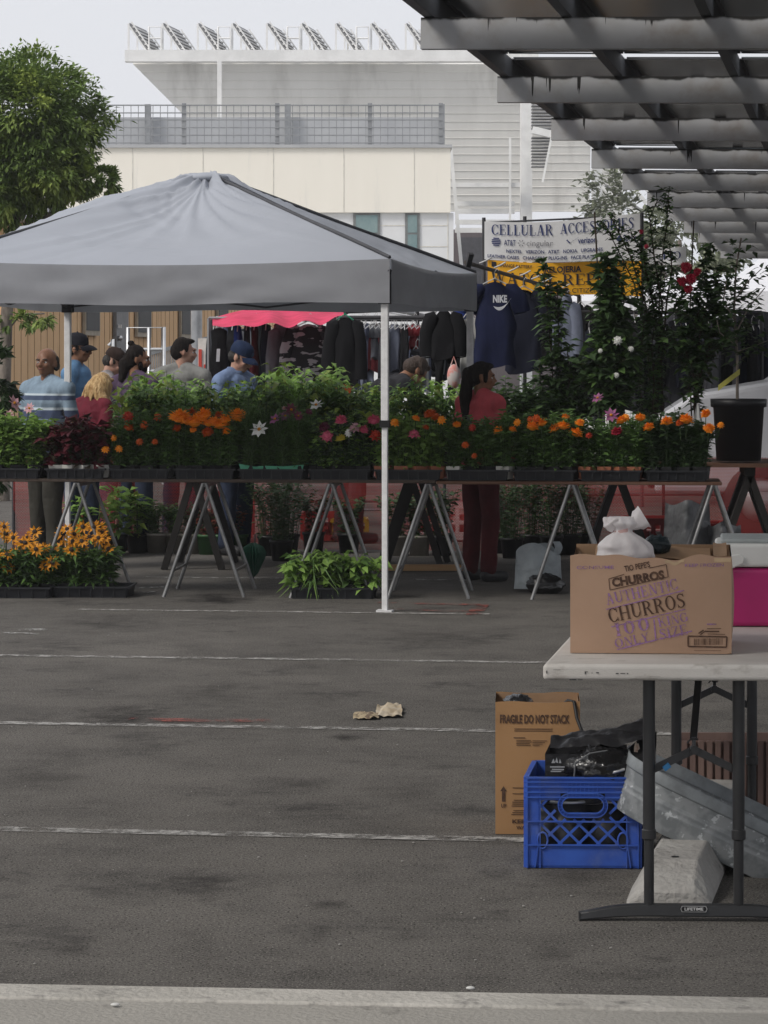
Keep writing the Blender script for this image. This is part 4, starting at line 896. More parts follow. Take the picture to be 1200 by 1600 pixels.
# ------------------------------------------------------------------ plants: each plant is a thing, its flower heads are parts
m_('petal_orange', (.95, .36, .02), .6, c2=(.80, .22, .012), scale=30, transl=.15); m_('petal_deep', (.66, .13, .012), .6, c2=(.40, .05, .01), scale=30, transl=.15); m_('petal_yellow', (.70, .31, .012), .6, c2=(.45, .15, .01), scale=20, transl=.15); m_('petal_lemon', (.66, .55, .06), .6, transl=.15)
m_('petal_pink', (.72, .15, .25), .6, c2=(.55, .08, .15), scale=25, transl=.15); m_('petal_white', (.75, .75, .72), .6, transl=.15, c2=(.66, .67, .62)); m_('petal_purple', (.30, .10, .22), .6, transl=.15); m_('petal_crimson', (.42, .018, .05), .6, transl=.15); m_('petal_red', (.42, .035, .015), .6, transl=.15); m_('petal_blush', (.62, .36, .40), .6, transl=.15); m_('petal_wine', (.13, .02, .05), .6)
def foliage(name, kind, seed, h, spread, mats):
    rr = random.Random(seed); mb = MB()
    cfg = dict(broad=(9, 13, .115, .052, .35), pepper=(11, 17, .11, .046, .5), marigold=(15, 30, .055, .020, .2), coleus=(8, 14, .08, .058, .4), feather=(20, 46, .06, .006, .1), daisy=(14, 17, .09, .024, .3), bushy=(14, 22, .058, .034, .3), seedling=(9, 7, .13, .07, .5), grassy=(14, 5, .26, .018, .6), fine=(18, 34, .045, .02, .2))[kind]
    ns, nl, L, W, dr = cfg
    for k in range(ns):
        a = rr.uniform(0, 6.283); q = spread * math.sqrt(rr.uniform(.02, 1)); hh = h * rr.uniform(.68, 1.05) * (1 - .22 * (q / spread) ** 2)
        p0 = Vector((math.cos(a) * q * .3, math.sin(a) * q * .3, 0)); p2 = Vector((math.cos(a) * q, math.sin(a) * q, hh)); p1 = p0.lerp(p2, .5) + Vector((-math.cos(a) * q * .18, -math.sin(a) * q * .18, .03))
        mb.tube([p0, p1, p2], [.0028, .0022, .0014], 4, 1, False)
        for j in range(nl):
            t = .04 + .96 * ((j + rr.random()) / nl) ** .85; p = (p0.lerp(p1, t * 2) if t < .5 else p1.lerp(p2, t * 2 - 1))
            b = a + j * 2.4 + rr.uniform(-.5, .5); el = rr.uniform(-.15, .75)
            mb.leaf(p, Vector((math.cos(b), math.sin(b), el)), L * rr.uniform(.65, 1.25), W * rr.uniform(.75, 1.25), 2 if (len(mats) > 2 and rr.random() < .3) else 0, dr, .2, rr)
    return mb.mesh(name, mats)
def head_mesh(kind):
    mb = MB(); rr = random.Random(hash(kind) % 7 + 3 if False else len(kind))
    if kind == 'pompom':
        for ring in range(6):
            el = -.35 + ring * .36; n = max(6, int(19 * math.cos(max(0, el))))
            for k in range(n):
                a = 6.283 * (k + .5 * (ring % 2)) / n + rr.uniform(-.1, .1); d = Vector((math.cos(a) * math.cos(el), math.sin(a) * math.cos(el), math.sin(el) * .8))
                mb.leaf(d * .14, d, .36 * rr.uniform(.7, 1.15), .20, 0, -.05, -.5, rr)
        mb.sphere((0, 0, -.02), (.30, .30, .26), 12, 8)
    elif kind == 'daisy':
        n = 11
        for k in range(n): a = 6.283 * k / n + rr.uniform(-.12, .12); d = Vector((math.cos(a), math.sin(a), rr.uniform(-.1, .2))); mb.leaf(d * .08, d, .44, .19, 0, .05, .1, rr)
        mb.sphere((0, 0, .03), (.15, .15, .12), 10, 6, 1)
    elif kind == 'cosmos':
        for k in range(8): a = 6.283 * k / 8; d = Vector((math.cos(a), math.sin(a), .15)); mb.leaf(d * .05, d, .46, .30, 0, .02, .1, rr)
        mb.sphere((0, 0, .05), (.09, .09, .07), 8, 6, 1)
    else:  # small ragged head
        for ring in range(3):
            for k in range(9): a = 6.283 * k / 9 + ring * .3; d = Vector((math.cos(a), math.sin(a), -.1 + ring * .45)); mb.leaf(d * .08, d, .40 - ring * .08, .24, 0, .1, -.2, rr)
        mb.sphere((0, 0, .08), (.2, .2, .15), 8, 6)
    return mb
HEADS = {}
def head(kind, col):
    k = kind + col
    if k not in HEADS: HEADS[k] = head_mesh(kind).mesh('flower_head', [MT['petal_' + col], MT['petal_yellow'] if col != 'yellow' else MT['hair_brown']])
    return HEADS[k]
FOL = {}
def fol(kind, leafm, h, spread, var, extra=None):
    k = (kind, leafm, h, spread, var)
    if k not in FOL: FOL[k] = foliage('foliage', kind, sum(map(ord, kind + leafm)) + var * 31, h, spread, [MT[leafm], MT['stem_green']] + ([MT[extra]] if extra else []))
    return FOL[k]
POTS = {}
def pot_mesh(kind):
    if kind in POTS: return POTS[kind]
    mb = MB()
    if kind[0] == 's':  # square cell pot
        q = .048
        mb.prism([(-q * .8, -q * .8, 0), (q * .8, -q * .8, 0), (q * .8, q * .8, 0), (-q * .8, q * .8, 0)], (0, 0, .004)); n = [(-1, -1), (1, -1), (1, 1), (-1, 1)]
        for i in range(4): a, b = n[i], n[(i + 1) % 4]; mb.add([(a[0] * q * .8, a[1] * q * .8, 0), (b[0] * q * .8, b[1] * q * .8, 0), (b[0] * q, b[1] * q, .085), (a[0] * q, a[1] * q, .085)], [(0, 1, 2, 3)])
        mb.add([(-q * .97, -q * .97, .07), (q * .97, -q * .97, .07), (q * .97, q * .97, .07), (-q * .97, q * .97, .07)], [(0, 1, 2, 3)], 1)
    else:
        mb.lathe([(0, 0), (.075, 0), (.09, .14), (.098, .142), (.10, .165), (.09, .165), (.086, .14), (0, .138)], seg=16)
        mb.lathe([(.0861, .1405), (0, .142)], seg=16, mi=1)
    c = {'b': (.014, .014, .015), 'w': (.55, .54, .50), 't': (.30, .11, .06), 'g': (.04, .11, .04), 'y': (.24, .22, .19)}[kind[1]]
    key = 'pot_' + kind[1]
    if key not in MT: m_(key, c, .5)
    POTS[kind] = mb.mesh('pot', [MT[key], MT['soil']]); return POTS[kind]
def plant(name, label, cat, loc, me, group, rz=0, pot=None, flowers=(), tz=0, sc=1.0):
    """flowers: (world point, kind, colour, diameter)"""
    if not pot and not flowers:
        o = obj(name, me, None, loc, rz); o.scale = (sc,) * 3; return tag(o, label, cat, group)
    t = thing(name, label, cat, loc, rz, group)
    f = obj('foliage', me, t, (0, 0, tz)); f.scale = (sc,) * 3
    if pot: obj('pot', pot_mesh(pot), t)
    I = Matrix.Translation(loc) @ Matrix.Rotation(rz, 4, 'Z'); I.invert()
    for p, kind, col, d in flowers:
        l = I @ Vector(p); h = obj('flower_head', head(kind, col), t, l, R.uniform(0, 6)); d *= R.uniform(1.0, 1.35); h.scale = (d * R.uniform(.9, 1.15), d, d * (R.uniform(.76, .98) if kind == 'pompom' else 1))
        if kind in ('cosmos', 'daisy', 'ragged'): h.rotation_euler = (R.uniform(.5, 1.35), R.uniform(-.3, .3), -rz + R.uniform(-.5, .5))
        else: h.rotation_euler = (R.uniform(.1, .5), R.uniform(-.25, .25), R.uniform(0, 6))
        mb = MB(); b = Vector((l.x * .45, l.y * .45, tz + .02)).lerp(l, .62); mb.tube([b, b.lerp(l, .55) + Vector((R.uniform(-.01, .01), 0, .0)), l - Vector((0, 0, d * .1))], [.003, .003, .0025], 5); mb.build('flower_stem', MT['stem_green'], t, local=True)
    return t
traym = mat('black_plastic_tray', (.012, .013, .016), .4, c2=(.02, .021, .024), scale=8); traygreen = mat('mint_tray_liner', (.12, .42, .27), .5)
def tray_thing(label, x0, x1, yc, z, dep, h=.07, liner=False, rot=-TS, group=None, zf=None):
    w = x1 - x0; xc = (x0 + x1) / 2; t = thing('plant_tray', label, 'plant tray', (xc, yc, z), math.atan(rot), group)
    mb = MB(); a, b = w / 2, dep / 2; th = .004
    mb.box((0, 0, .003), (w * .96, dep * .96, .006))
    for s in (-1, 1):
        mb.prism([(-a * .96, s * b * .94, .0), (a * .96, s * b * .94, .0), (a, s * b, h), (-a, s * b, h)], (0, -s * th, 0)); mb.prism([(s * a * .96, -b * .94, .0), (s * a * .96, b * .94, .0), (s * a, b, h), (s * a, -b, h)], (-s * th, 0, 0))
        mb.box((0, s * (b + .004), h - .006), (w + .02, .012, .012)); mb.box((s * (a + .004), 0, h - .006), (.012, dep, .011))
    for k in range(7): x = -a * .9 + k * a * .3; mb.box((x, -b * .975, h * .45), (.008, .012, h * .8))
    mb.build('tray', traym, t, local=True)
    if liner:
        mb = MB()
        for s in (-1, 1): mb.prism([(-a * .9, s * b * .78, .012), (a * .9, s * b * .78, .012), (a * 1.02, s * b * .97, h + .03), (a * .4, s * b * .97, h + .018), (-a * .2, s * b * .97, h + .022), (-a * .5, s * b * .97, h + .016), (-a * 1.02, s * b * .97, h + .036)], (0, -s * .003, 0))
        mb.build('liner', traygreen, t, local=True)
    return t
def front_row():
    spec = [  # px0, px1, tray label, plant kind, leaf, height, pot, plant name, category, plant label, group
        (-45, 67, 'black tray of plain green plants beside the striped-shirt man', 'bushy', 'leaf_bright', .36, 'sb', 'bedding_plant', 'plain bushy green plant crowding the leftmost tray on the table', 'plain green plants in the leftmost table tray'),
        (71, 168, 'black tray holding dark red coleus in white pots', 'coleus', 'leaf_maroon', .33, 'sw', 'coleus_plant', 'dark red coleus plant in a small white pot', 'red coleus plants'),
        (172, 270, 'black tray of small red-orange marigolds next to the coleus', 'marigold', 'leaf_mid', .35, 'sb', 'marigold_plant', 'leafy marigold between the coleus and the big orange pompom marigolds', 'small marigolds beside the coleus'),
        (273, 371, 'black tray of big bright orange pompom marigolds', 'marigold', 'leaf_mid', .36, 'sb', 'marigold_plant', 'marigold in the tray of big orange pompom blooms', 'big pompom marigolds'),
        (374, 480, 'tray with a mint green liner holding feathery cosmos', 'feather', 'leaf_mid', .41, 'sb', 'cosmos_plant', 'feathery cosmos growing in the mint green tray liner', 'cosmos in the mint tray'),
        (484, 583, 'black tray of mixed pink and yellow zinnias left of the canopy leg', 'bushy', 'leaf_dark', .36, 'sb', 'zinnia_plant', 'zinnia in the mixed pink and yellow tray left of the canopy leg', 'zinnias left of the canopy leg'),
        (587, 695, 'black tray with terracotta pots behind the white canopy leg', 'bushy', 'leaf_bright', .34, 'st', 'zinnia_plant', 'plant in a terracotta pot in the tray behind the white canopy leg', 'terracotta potted plants behind the leg'),
        (699, 801, 'black tray with two white pots in front of the woman', 'marigold', 'leaf_mid', .32, 'sw', 'marigold_plant', 'marigold in the tray in front of the coral-shirted woman', 'marigolds in front of the woman'),
        (804, 905, 'black tray of orange marigolds above the white plastic bag', 'marigold', 'leaf_mid', .34, 'sb', 'marigold_plant', 'orange marigold in the tray above the white plastic bag', 'marigolds above the plastic bag'),
        (908, 1008, 'black tray of marigolds in terracotta pots above the churros box', 'marigold', 'leaf_mid', .32, 'st', 'marigold_plant', 'marigold in the terracotta tray above the churros box', 'marigolds above the churros box'),
        (1011, 1112, 'black tray of marigolds next to the big black pot', 'marigold', 'leaf_dark', .35, 'sb', 'marigold_plant', 'orange marigold in the table tray nearest the big black pot', 'marigolds nearest the black pot')]
    fl = {2: [(200, 650, 'ragged', 'red', .075), (225, 664, 'ragged', 'deep', .06), (247, 652, 'ragged', 'deep', .07), (178, 684, 'ragged', 'orange', .06), (165, 702, 'ragged', 'orange', .06), (186, 701, 'ragged', 'orange', .05), (201, 668, 'pompom', 'deep', .07), (218, 690, 'ragged', 'deep', .05), (242, 690, 'ragged', 'deep', .05)],
          3: [(281, 652, 'pompom', 'orange', .125), (320, 648, 'pompom', 'orange', .10), (304, 660, 'pompom', 'orange', .105), (334, 660, 'pompom', 'orange', .10), (352, 656, 'pompom', 'orange', .09), (371, 650, 'pompom', 'orange', .10), (325, 676, 'pompom', 'deep', .085), (355, 674, 'pompom', 'orange', .08), (277, 670, 'pompom', 'deep', .06), (302, 672, 'pompom', 'orange', .06), (343, 650, 'pompom', 'deep', .07), (298, 647, 'pompom', 'deep', .08), (292, 657, 'pompom', 'orange', .10), (345, 664, 'pompom', 'orange', .09), (313, 653, 'pompom', 'orange', .09), (326, 662, 'pompom', 'orange', .08)],
          4: [(405, 671, 'cosmos', 'white', .115), (430, 655, 'cosmos', 'purple', .10), (455, 640, 'cosmos', 'wine', .08), (446, 650, 'cosmos', 'purple', .07), (466, 650, 'cosmos', 'wine', .07), (444, 638, 'cosmos', 'blush', .05)],
          5: [(533, 657, 'pompom', 'pink', .085), (511, 681, 'ragged', 'pink', .085), (555, 668, 'ragged', 'blush', .09), (568, 672, 'pompom', 'pink', .07), (584, 657, 'pompom', 'pink', .075), (587, 680, 'ragged', 'red', .08), (532, 685, 'pompom', 'lemon', .062), (507, 668, 'pompom', 'wine', .08), (494, 633, 'cosmos', 'white', .085), (483, 643, 'ragged', 'wine', .07), (545, 676, 'ragged', 'white', .06)],
          6: [(617, 660, 'ragged', 'orange', .065), (650, 654, 'pompom', 'orange', .055), (672, 647, 'pompom', 'deep', .07), (690, 656, 'ragged', 'orange', .07), (665, 668, 'pompom', 'deep', .045), (647, 678, 'ragged', 'pink', .08), (681, 651, 'ragged', 'deep', .07)],
          7: [(714, 664, 'pompom', 'orange', .07), (738, 668, 'ragged', 'red', .05), (779, 673, 'pompom', 'orange', .065), (801, 671, 'pompom', 'orange', .06), (727, 695, 'ragged', 'deep', .045), (741, 712, 'ragged', 'deep', .04)],
          8: [(808, 660, 'ragged', 'orange', .06), (832, 667, 'pompom', 'orange', .085), (848, 661, 'pompom', 'orange', .07), (866, 670, 'pompom', 'orange', .09), (880, 666, 'pompom', 'orange', .075), (884, 652, 'pompom', 'orange', .06), (838, 654, 'ragged', 'deep', .06), (828, 655, 'ragged', 'deep', .05)],
          9: [(906, 661, 'pompom', 'orange', .06), (900, 677, 'pompom', 'orange', .085), (920, 680, 'ragged', 'red', .06), (971, 657, 'pompom', 'orange', .07), (1000, 653, 'pompom', 'orange', .075), (964, 675, 'pompom', 'crimson', .075), (955, 649, 'cosmos', 'purple', .11), (934, 622, 'cosmos', 'purple', .09), (978, 652, 'ragged', 'orange', .06)],
          10: [(1014, 668, 'pompom', 'orange', .08), (1042, 659, 'pompom', 'orange', .095), (1072, 656, 'pompom', 'orange', .10), (1103, 647, 'pompom', 'orange', .065), (1108, 670, 'pompom', 'orange', .08), (1126, 664, 'ragged', 'orange', .055), (1062, 661, 'pompom', 'deep', .06)]}
    for i, (a, b, tl, kind, leafm, h, pot, nm_, pl, gr) in enumerate(spec):
        xc = X((a + b) / 2, 18.4); yc = fz(xc) + .21; x0 = X(a, yc - .2); x1 = X(b, yc - .2); xc = (x0 + x1) / 2
        tray_thing(tl, x0 + .012, x1 - .012, yc, ZT, .36, .07, liner=(i == 4))
        pts = []
        for r in range(3):
            for c in range(4):
                px_ = x0 + (x1 - x0) * (c + .5) / 4 + R.uniform(-.012, .012); pts.append([Vector((px_, yc - .115 + r * .115 - TS * (px_ - xc), ZT + .008)), []])
        for (fx, fy, k, col, d) in fl.get(i, []):
            best = None
            for e in (pts[:4] if fy > 652 else pts[:8]):
                pp = P(fx, fy, e[0].y - .075); dd = abs(pp.x - e[0].x) + .25 * len(e[1]) * .1 + R.uniform(0, .03)
                if best is None or dd < best[0]: best = (dd, e, pp)
            best[1][1].append((best[2], k, col, d))
        for n, (p, fs) in enumerate(pts):
            pk = pot
            if i == 7: pk = 'sw' if n in (0, 3) else 'sb'
            extra = 'leaf_brown' if kind == 'coleus' else ('leaf_bright' if kind == 'bushy' else None)
            plant(nm_, pl, 'potted plant', p, fol(kind, leafm, h, .10 if kind != 'feather' else .085, n % 4, extra), gr, R.uniform(0, 6), pk, fs, .06, R.uniform(.88, 1.22))
front_row()
# ---- second row: tall pepper plants on the rear board
gr = 'pepper plants on the rear board'
for i in range(52):
    u = i / 51; px = 196 + 530 * u + R.uniform(-7, 7); row = i % 3; Z = RZ + .18 + row * .24; x = X(px, Z)
    top = 592 if 200 < px < 325 else (600 if px < 400 else (580 if px < 535 else 604 if px < 650 else 596)); top += R.uniform(-15, 12); h = round((H(top, Z) - ZT - .16) / 1.0, 2)
    h = max(.42, min(.78, h)); me = fol('pepper', 'leaf_bright' if (i % 3) else 'leaf_mid', .60, .15, i % 5, 'leaf_lime' if i % 2 == 0 else 'leaf_bright')
    plant('pepper_plant', 'tall leafy green pepper plant on the rear board left of the woman', 'potted plant', (x, Z - TS * x * .6, ZT + .022), me, gr, R.uniform(0, 6), 'rb', (), .14, h / .60)
for i in range(10):
    px = 772 + 66 * (i % 5) / 4 + R.uniform(-8, 8) + (i > 4) * 50; Z = RZ + .2 + (i % 2) * .3; x = X(px, Z)
    plant('shrub_plant', 'dark bushy plant in a black pot on the rear table right of the woman', 'potted plant', (x, Z - TS * x * .6, ZT + .026), fol('bushy', 'leaf_dark', .44, .17, i % 4, 'leaf_mid'), 'dark bushy plants right of the woman', R.uniform(0, 6), 'rb', (), .14, R.uniform(.9, 1.25))
# yellow-green leaves and a lily by the man
for px, py, Z, lb in ((575, 650, 18.55, 'lime yellow leafy sprig standing up among the zinnias'), (190, 625, 20.3, 'bright lime leaf blades standing beside the blond person')):
    mb = MB(); p = P(px, py, Z); b = Vector((p.x, p.y, ZT + .01))
    mb.tube([b, b.lerp(p, .5) + Vector((.01, 0, 0)), p], .004, 5, 1)
    for k in range(7): a = k * 2.4; mb.leaf(p - Vector((0, 0, .02 * k)), Vector((math.cos(a), math.sin(a) * .4, .8)), .13, .06, 0, .3, .2)
    o = mb.build('leafy_sprig', [MT['leaf_lime'], MT['stem_green']], origin=b); tag(o, lb, 'plant')
t = thing('lily_plant', 'tall plant with two pale pink lilies in front of the striped t-shirt', 'plant', (X(25, 18.9), 18.9, ZT + .01))
for px, py, d in ((22, 630, .13), (46, 638, .09), (14, 648, .08)):
    p = P(px, py, 18.85); h = obj('flower_head', head('cosmos', 'blush'), t, p - t.location); h.scale = (d,) * 3; h.rotation_euler = (1.1, .2, R.uniform(-1, 1)); mb = MB(); mb.tube([t.location + Vector((0, 0, .02)), p], .003, 5); mb.build('flower_stem', MT['stem_green'], t)
obj('foliage', fol('daisy', 'leaf_mid', .40, .10, 7), t)
# dark bush at the left edge
for i, (px, py, Z) in enumerate(((-8, 600, 19.6), (-18, 690, 19.5))):
    p = P(px, py, Z); t = thing('shrub', ('tall dark shrub cut by the left edge beside the striped-shirt man', 'second dark shrub low at the left edge behind the table')[i], 'shrub', (p.x, Z, 0)); crown_mesh('c', p, (.13, .3, .34), 34, 26, .075, .04, MT['leaf_dark'], 60 + i).build('foliage', MT['leaf_dark'], t); mb = MB(); mb.tube([(p.x, Z, 0), (p.x + .02, Z, .6), p], .014, 6); mb.build('stem', MT['stem_brown'], t)
# ---- plants on the ground under and before the tables
def ground_plants():
    for i, (px, py, kind, leafm, h, sp, pot, sc, ex) in enumerate((
        (150, 868, 'broad', 'leaf_bright', .42, .2, 'rb', 1.0, 'leaf_lime'), (182, 866, 'broad', 'leaf_bright', .42, .2, 'rb', 1.1, 'leaf_lime'), (215, 864, 'broad', 'leaf_bright', .42, .2, 'rb', .95, 'leaf_lime'), (130, 872, 'broad', 'leaf_bright', .42, .2, 'rb', .9, None),
        (245, 864, 'fine', 'leaf_mid', .30, .15, 'ry', 1, None), (275, 864, 'fine', 'leaf_mid', .30, .15, 'ry', 1, None), (300, 865, 'fine', 'leaf_dark', .30, .15, 'ry', 1, None),
        (325, 866, 'bushy', 'leaf_red', .28, .13, 'rg', 1, 'leaf_dark'), (347, 866, 'bushy', 'leaf_red', .28, .13, 'rg', 1, 'leaf_dark'), (370, 866, 'bushy', 'leaf_red', .28, .13, 'rg', 1, 'leaf_dark'),
        (420, 868, 'fine', 'leaf_dark', .52, .2, 'rb', 1.2, None), (450, 866, 'fine', 'leaf_dark', .52, .2, 'rb', 1.25, None), (440, 876, 'fine', 'leaf_dark', .52, .2, 'rb', 1.1, None),
        (490, 862, 'bushy', 'leaf_dark', .40, .17, 'rb', 1, None), (620, 868, 'bushy', 'leaf_dark', .40, .17, 'ry', 1.1, None), (655, 868, 'bushy', 'leaf_dark', .40, .17, 'ry', 1.15, None), (690, 868, 'bushy', 'leaf_dark', .40, .17, 'rb', 1.1, None), (545, 864, 'bushy', 'leaf_dark', .40, .17, 'rb', 1.0, None),
        (800, 872, 'fine', 'leaf_dark', .52, .2, 'rb', 1.2, None), (830, 866, 'fine', 'leaf_dark', .52, .2, 'rb', 1.2, None), (862, 868, 'fine', 'leaf_dark', .52, .2, 'rb', 1.2, None), (890, 866, 'fine', 'leaf_dark', .52, .2, 'rb', 1.15, None), (920, 864, 'fine', 'leaf_dark', .52, .2, 'rb', 1.0, None), (780, 864, 'fine', 'leaf_dark', .52, .2, 'rb', 1.1, None))):
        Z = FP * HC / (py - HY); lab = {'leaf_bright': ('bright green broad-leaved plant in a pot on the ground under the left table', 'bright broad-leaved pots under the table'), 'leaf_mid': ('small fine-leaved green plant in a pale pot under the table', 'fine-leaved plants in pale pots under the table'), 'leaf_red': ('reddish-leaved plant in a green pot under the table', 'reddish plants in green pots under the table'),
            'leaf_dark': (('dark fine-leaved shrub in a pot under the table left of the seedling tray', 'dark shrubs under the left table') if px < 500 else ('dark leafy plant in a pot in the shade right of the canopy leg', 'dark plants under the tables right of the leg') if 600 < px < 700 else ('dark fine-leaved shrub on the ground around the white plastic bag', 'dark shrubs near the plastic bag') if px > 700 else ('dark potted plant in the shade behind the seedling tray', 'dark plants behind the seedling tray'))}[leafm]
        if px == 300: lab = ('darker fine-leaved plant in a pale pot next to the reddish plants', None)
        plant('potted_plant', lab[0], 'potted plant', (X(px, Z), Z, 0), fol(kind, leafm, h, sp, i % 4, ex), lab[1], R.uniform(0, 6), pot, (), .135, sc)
    # yellow daisies in two trays by the left edge
    for k, (a, b, yb) in enumerate(((-60, 80, 935), (84, 203, 934))):
        Z = FP * HC / (yb - HY); x0, x1 = X(a, Z), X(b, Z)
        tray_thing(('black ground tray of yellow daisies cut by the left edge', 'black ground tray of yellow daisies with an empty right end')[k], x0, x1, Z + .17, .0, .34, .075, rot=-.05)
        n = 6 if k == 0 else 4
        for r in range(2):
            for c in range(n):
                x = x0 + .06 + (x1 - x0 - (.1 if k == 0 else .24)) * c / (n - 1); y = Z + .10 + r * .14
                fs = []
                for j in range(3 if r else 2):
                    fx = (x / y * FP + 600) + R.uniform(-12, 12); fy = R.uniform(820, 868) if (r or k) else R.uniform(835, 900)
                    if k == 1: fy = R.uniform(822, 862)
                    fs.append((P(fx, fy, y - .05 + R.uniform(-.04, .04)), 'daisy', 'yellow', R.uniform(.08, .105)))
                plant('daisy_plant', ('yellow daisy plant with dark-eyed flowers in the ground tray at the left edge', 'yellow daisy plant in the ground tray with an empty right end')[k], 'flowering plant', (x, y, .008), fol('daisy', 'leaf_mid', .27, .12, (r * 5 + c) % 4, 'leaf_dark'), ('daisies in the left ground tray', 'daisies in the half-empty ground tray')[k], R.uniform(0, 6), 'sb', fs, .06)
    Z = FP * HC / (936 - HY); x0, x1 = X(455, Z), X(586, Z); tray_thing('black ground tray of leafy seedlings in front of the trestle', x0, x1, Z + .15, 0, .30, .075, rot=-.03)
    for i in range(9):
        x = x0 + .05 + (x1 - x0 - .1) * (i % 5) / 4; y = Z + .08 + (i // 5) * .13
        kd = 'grassy' if i in (1, 6, 7) else 'seedling'
        plant('seedling_plant', 'tall grassy seedling in the ground tray by the trestle' if kd == 'grassy' else 'broad-leaved seedling spilling over the ground tray by the trestle', 'seedling', (x, y, .008), fol(kd, 'leaf_mid' if i % 2 else 'leaf_bright', .30 if kd == 'seedling' else .30, .15, i % 3, 'leaf_bright'), 'grassy seedlings in the ground tray' if kd == 'grassy' else 'broad seedlings in the ground tray', R.uniform(0, 6), 'sb', (), .05, .85)
ground_plants()
# ---- tall shrubs on the rear table
def shrub(label, px, y0, y1, Z, w, leafm, L, W, n, seed, stems, flowers=(), gaps=1.0, dens=14, extra=None, cat='shrub'):
    b = Vector((X(px, Z), Z, ZT + .04)); t = thing('tall_shrub', label, cat, b); rr = random.Random(seed); mb = MB(); sm = MB()
    for pts in stems:
        q = [P(a, c, Z + (i * .03 if i else 0)) for i, (a, c) in enumerate(pts)]; q.insert(0, b + Vector((rr.uniform(-.02, .02), 0, .1))); sm.tube(q, [.010] + [max(.0025, .008 - .006 * i / len(pts)) for i in range(len(pts))], 6)
        segs = list(zip(q[1:], q[2:])) or [(q[0], q[1])]
        for (p0, p1) in segs:
            ln = (p1 - p0).length; k = max(2, int(ln / .06 * dens / 14))
            for j in range(k):
                p = p0.lerp(p1, (j + rr.random()) / k); tp_ = max(0, min(1, (p.z - b.z - .45) / 1.1)); ws = w * rr.uniform(.25, 1.0) * (1 - .40 * tp_) * (.45 + 1.25 * abs(noise.noise(p * 5 + Vector((seed, 0, 0))))); a = rr.uniform(0, 6.283); e = p + Vector((math.cos(a) * ws, math.sin(a) * ws, ws * rr.uniform(.0, .8)))
                sm.tube([p, e], [.003, .0015], 4, 0, False)
                for l in range(n):
                    c = p.lerp(e, (l + rr.random()) / n); bb = rr.uniform(0, 6.283); mb.leaf(c, Vector((math.cos(bb), math.sin(bb), rr.uniform(-.3, .9))), L * rr.uniform(.7, 1.25), W * rr.uniform(.7, 1.2), 1 if (extra and rr.random() < .22) else 0, .3, .2, rr)
    sm.build('stem', MT['stem_brown'], t); mb.build('foliage', [MT[leafm], MT[extra or leafm]], t)
    o = obj('pot', pot_mesh('rb'), t, (0, 0, -.012)); o.scale = (1.1, 1.1, 1.2)
    for fx, fy, kind, col, d in flowers:
        h = obj('flower_head', head(kind, col), t, P(fx, fy, Z - .16) - b); h.scale = (d,) * 3; h.rotation_euler = (R.uniform(.9, 1.4), R.uniform(-.3, .3), R.uniform(-.6, .6))
    return t
shrub('slender dark shrub with an upright budded tip before the blue sports shirts', 868, 400, 690, 20.9, .10, 'leaf_dark', .105, .046, 8, 1, [[(866, 640), (862, 560), (855, 480), (848, 405)], [(872, 640), (874, 560), (872, 490), (870, 440)], [(880, 650), (890, 590), (886, 540)], [(860, 650), (845, 600), (842, 560)]], extra='leaf_mid', dens=27)
shrub('dense climbing vine with white trumpet flowers before the yellow sign', 955, 380, 690, 20.8, .25, 'leaf_dark', .12, .058, 8, 2, [[(950, 640), (948, 560), (945, 480), (950, 400)], [(960, 640), (968, 560), (965, 490), (955, 420)], [(955, 650), (930, 600), (935, 540)], [(960, 650), (985, 600), (980, 540)], [(950, 600), (946, 520), (958, 450)]], [(965, 532, 'ragged', 'white', .085), (986, 545, 'ragged', 'white', .06), (963, 586, 'ragged', 'white', .06), (938, 548, 'ragged', 'white', .045)], extra='leaf_mid', dens=44)
shrub('tall twiggy shrub with arching bare-stemmed top over the white sign', 1022, 300, 690, 21.2, .19, 'leaf_dark', .07, .028, 7, 3, [[(1036, 640), (1032, 560), (1030, 470), (1035, 400), (1042, 350), (1046, 292)], [(1026, 640), (1015, 540), (990, 440), (965, 390), (945, 350), (930, 368)], [(1030, 560), (1020, 470), (1005, 400), (985, 360)], [(1035, 480), (1022, 400), (1015, 340), (1028, 312)], [(1010, 480), (985, 400), (958, 345), (952, 335)], [(1030, 520), (1010, 430), (1000, 372)], [(1042, 470), (1050, 420), (1046, 380)]], [(1002, 362, 'ragged', 'crimson', .05), (1010, 385, 'ragged', 'crimson', .05)], dens=32, extra='leaf_mid')
shrub('leafy shrub with a dark red flower cluster right of the twiggy shrub', 1088, 385, 690, 20.95, .27, 'leaf_dark', .09, .046, 8, 4, [[(1086, 640), (1084, 580), (1088, 500), (1098, 430), (1104, 386)], [(1088, 600), (1066, 530), (1062, 470), (1070, 440)], [(1090, 600), (1112, 530), (1118, 470), (1120, 420)], [(1088, 560), (1098, 500), (1110, 450)], [(1084, 590), (1062, 560), (1052, 520)], [(1090, 570), (1126, 540), (1128, 500)]], [(1072, 418, 'pompom', 'crimson', .10), (1080, 436, 'pompom', 'crimson', .10), (1066, 440, 'pompom', 'crimson', .09), (1076, 452, 'pompom', 'crimson', .08), (1090, 425, 'pompom', 'crimson', .07)], dens=40, extra='leaf_mid')
shrub('dense dark shrub filling the gap between the slender shrub and the flowering vine', 905, 560, 690, 20.95, .2, 'leaf_dark', .085, .036, 8, 11, [[(900, 660), (896, 620), (898, 570)], [(912, 660), (918, 610), (914, 565)], [(905, 660), (930, 620), (935, 580)], [(890, 660), (876, 630), (872, 600)]], dens=44, extra='leaf_mid')
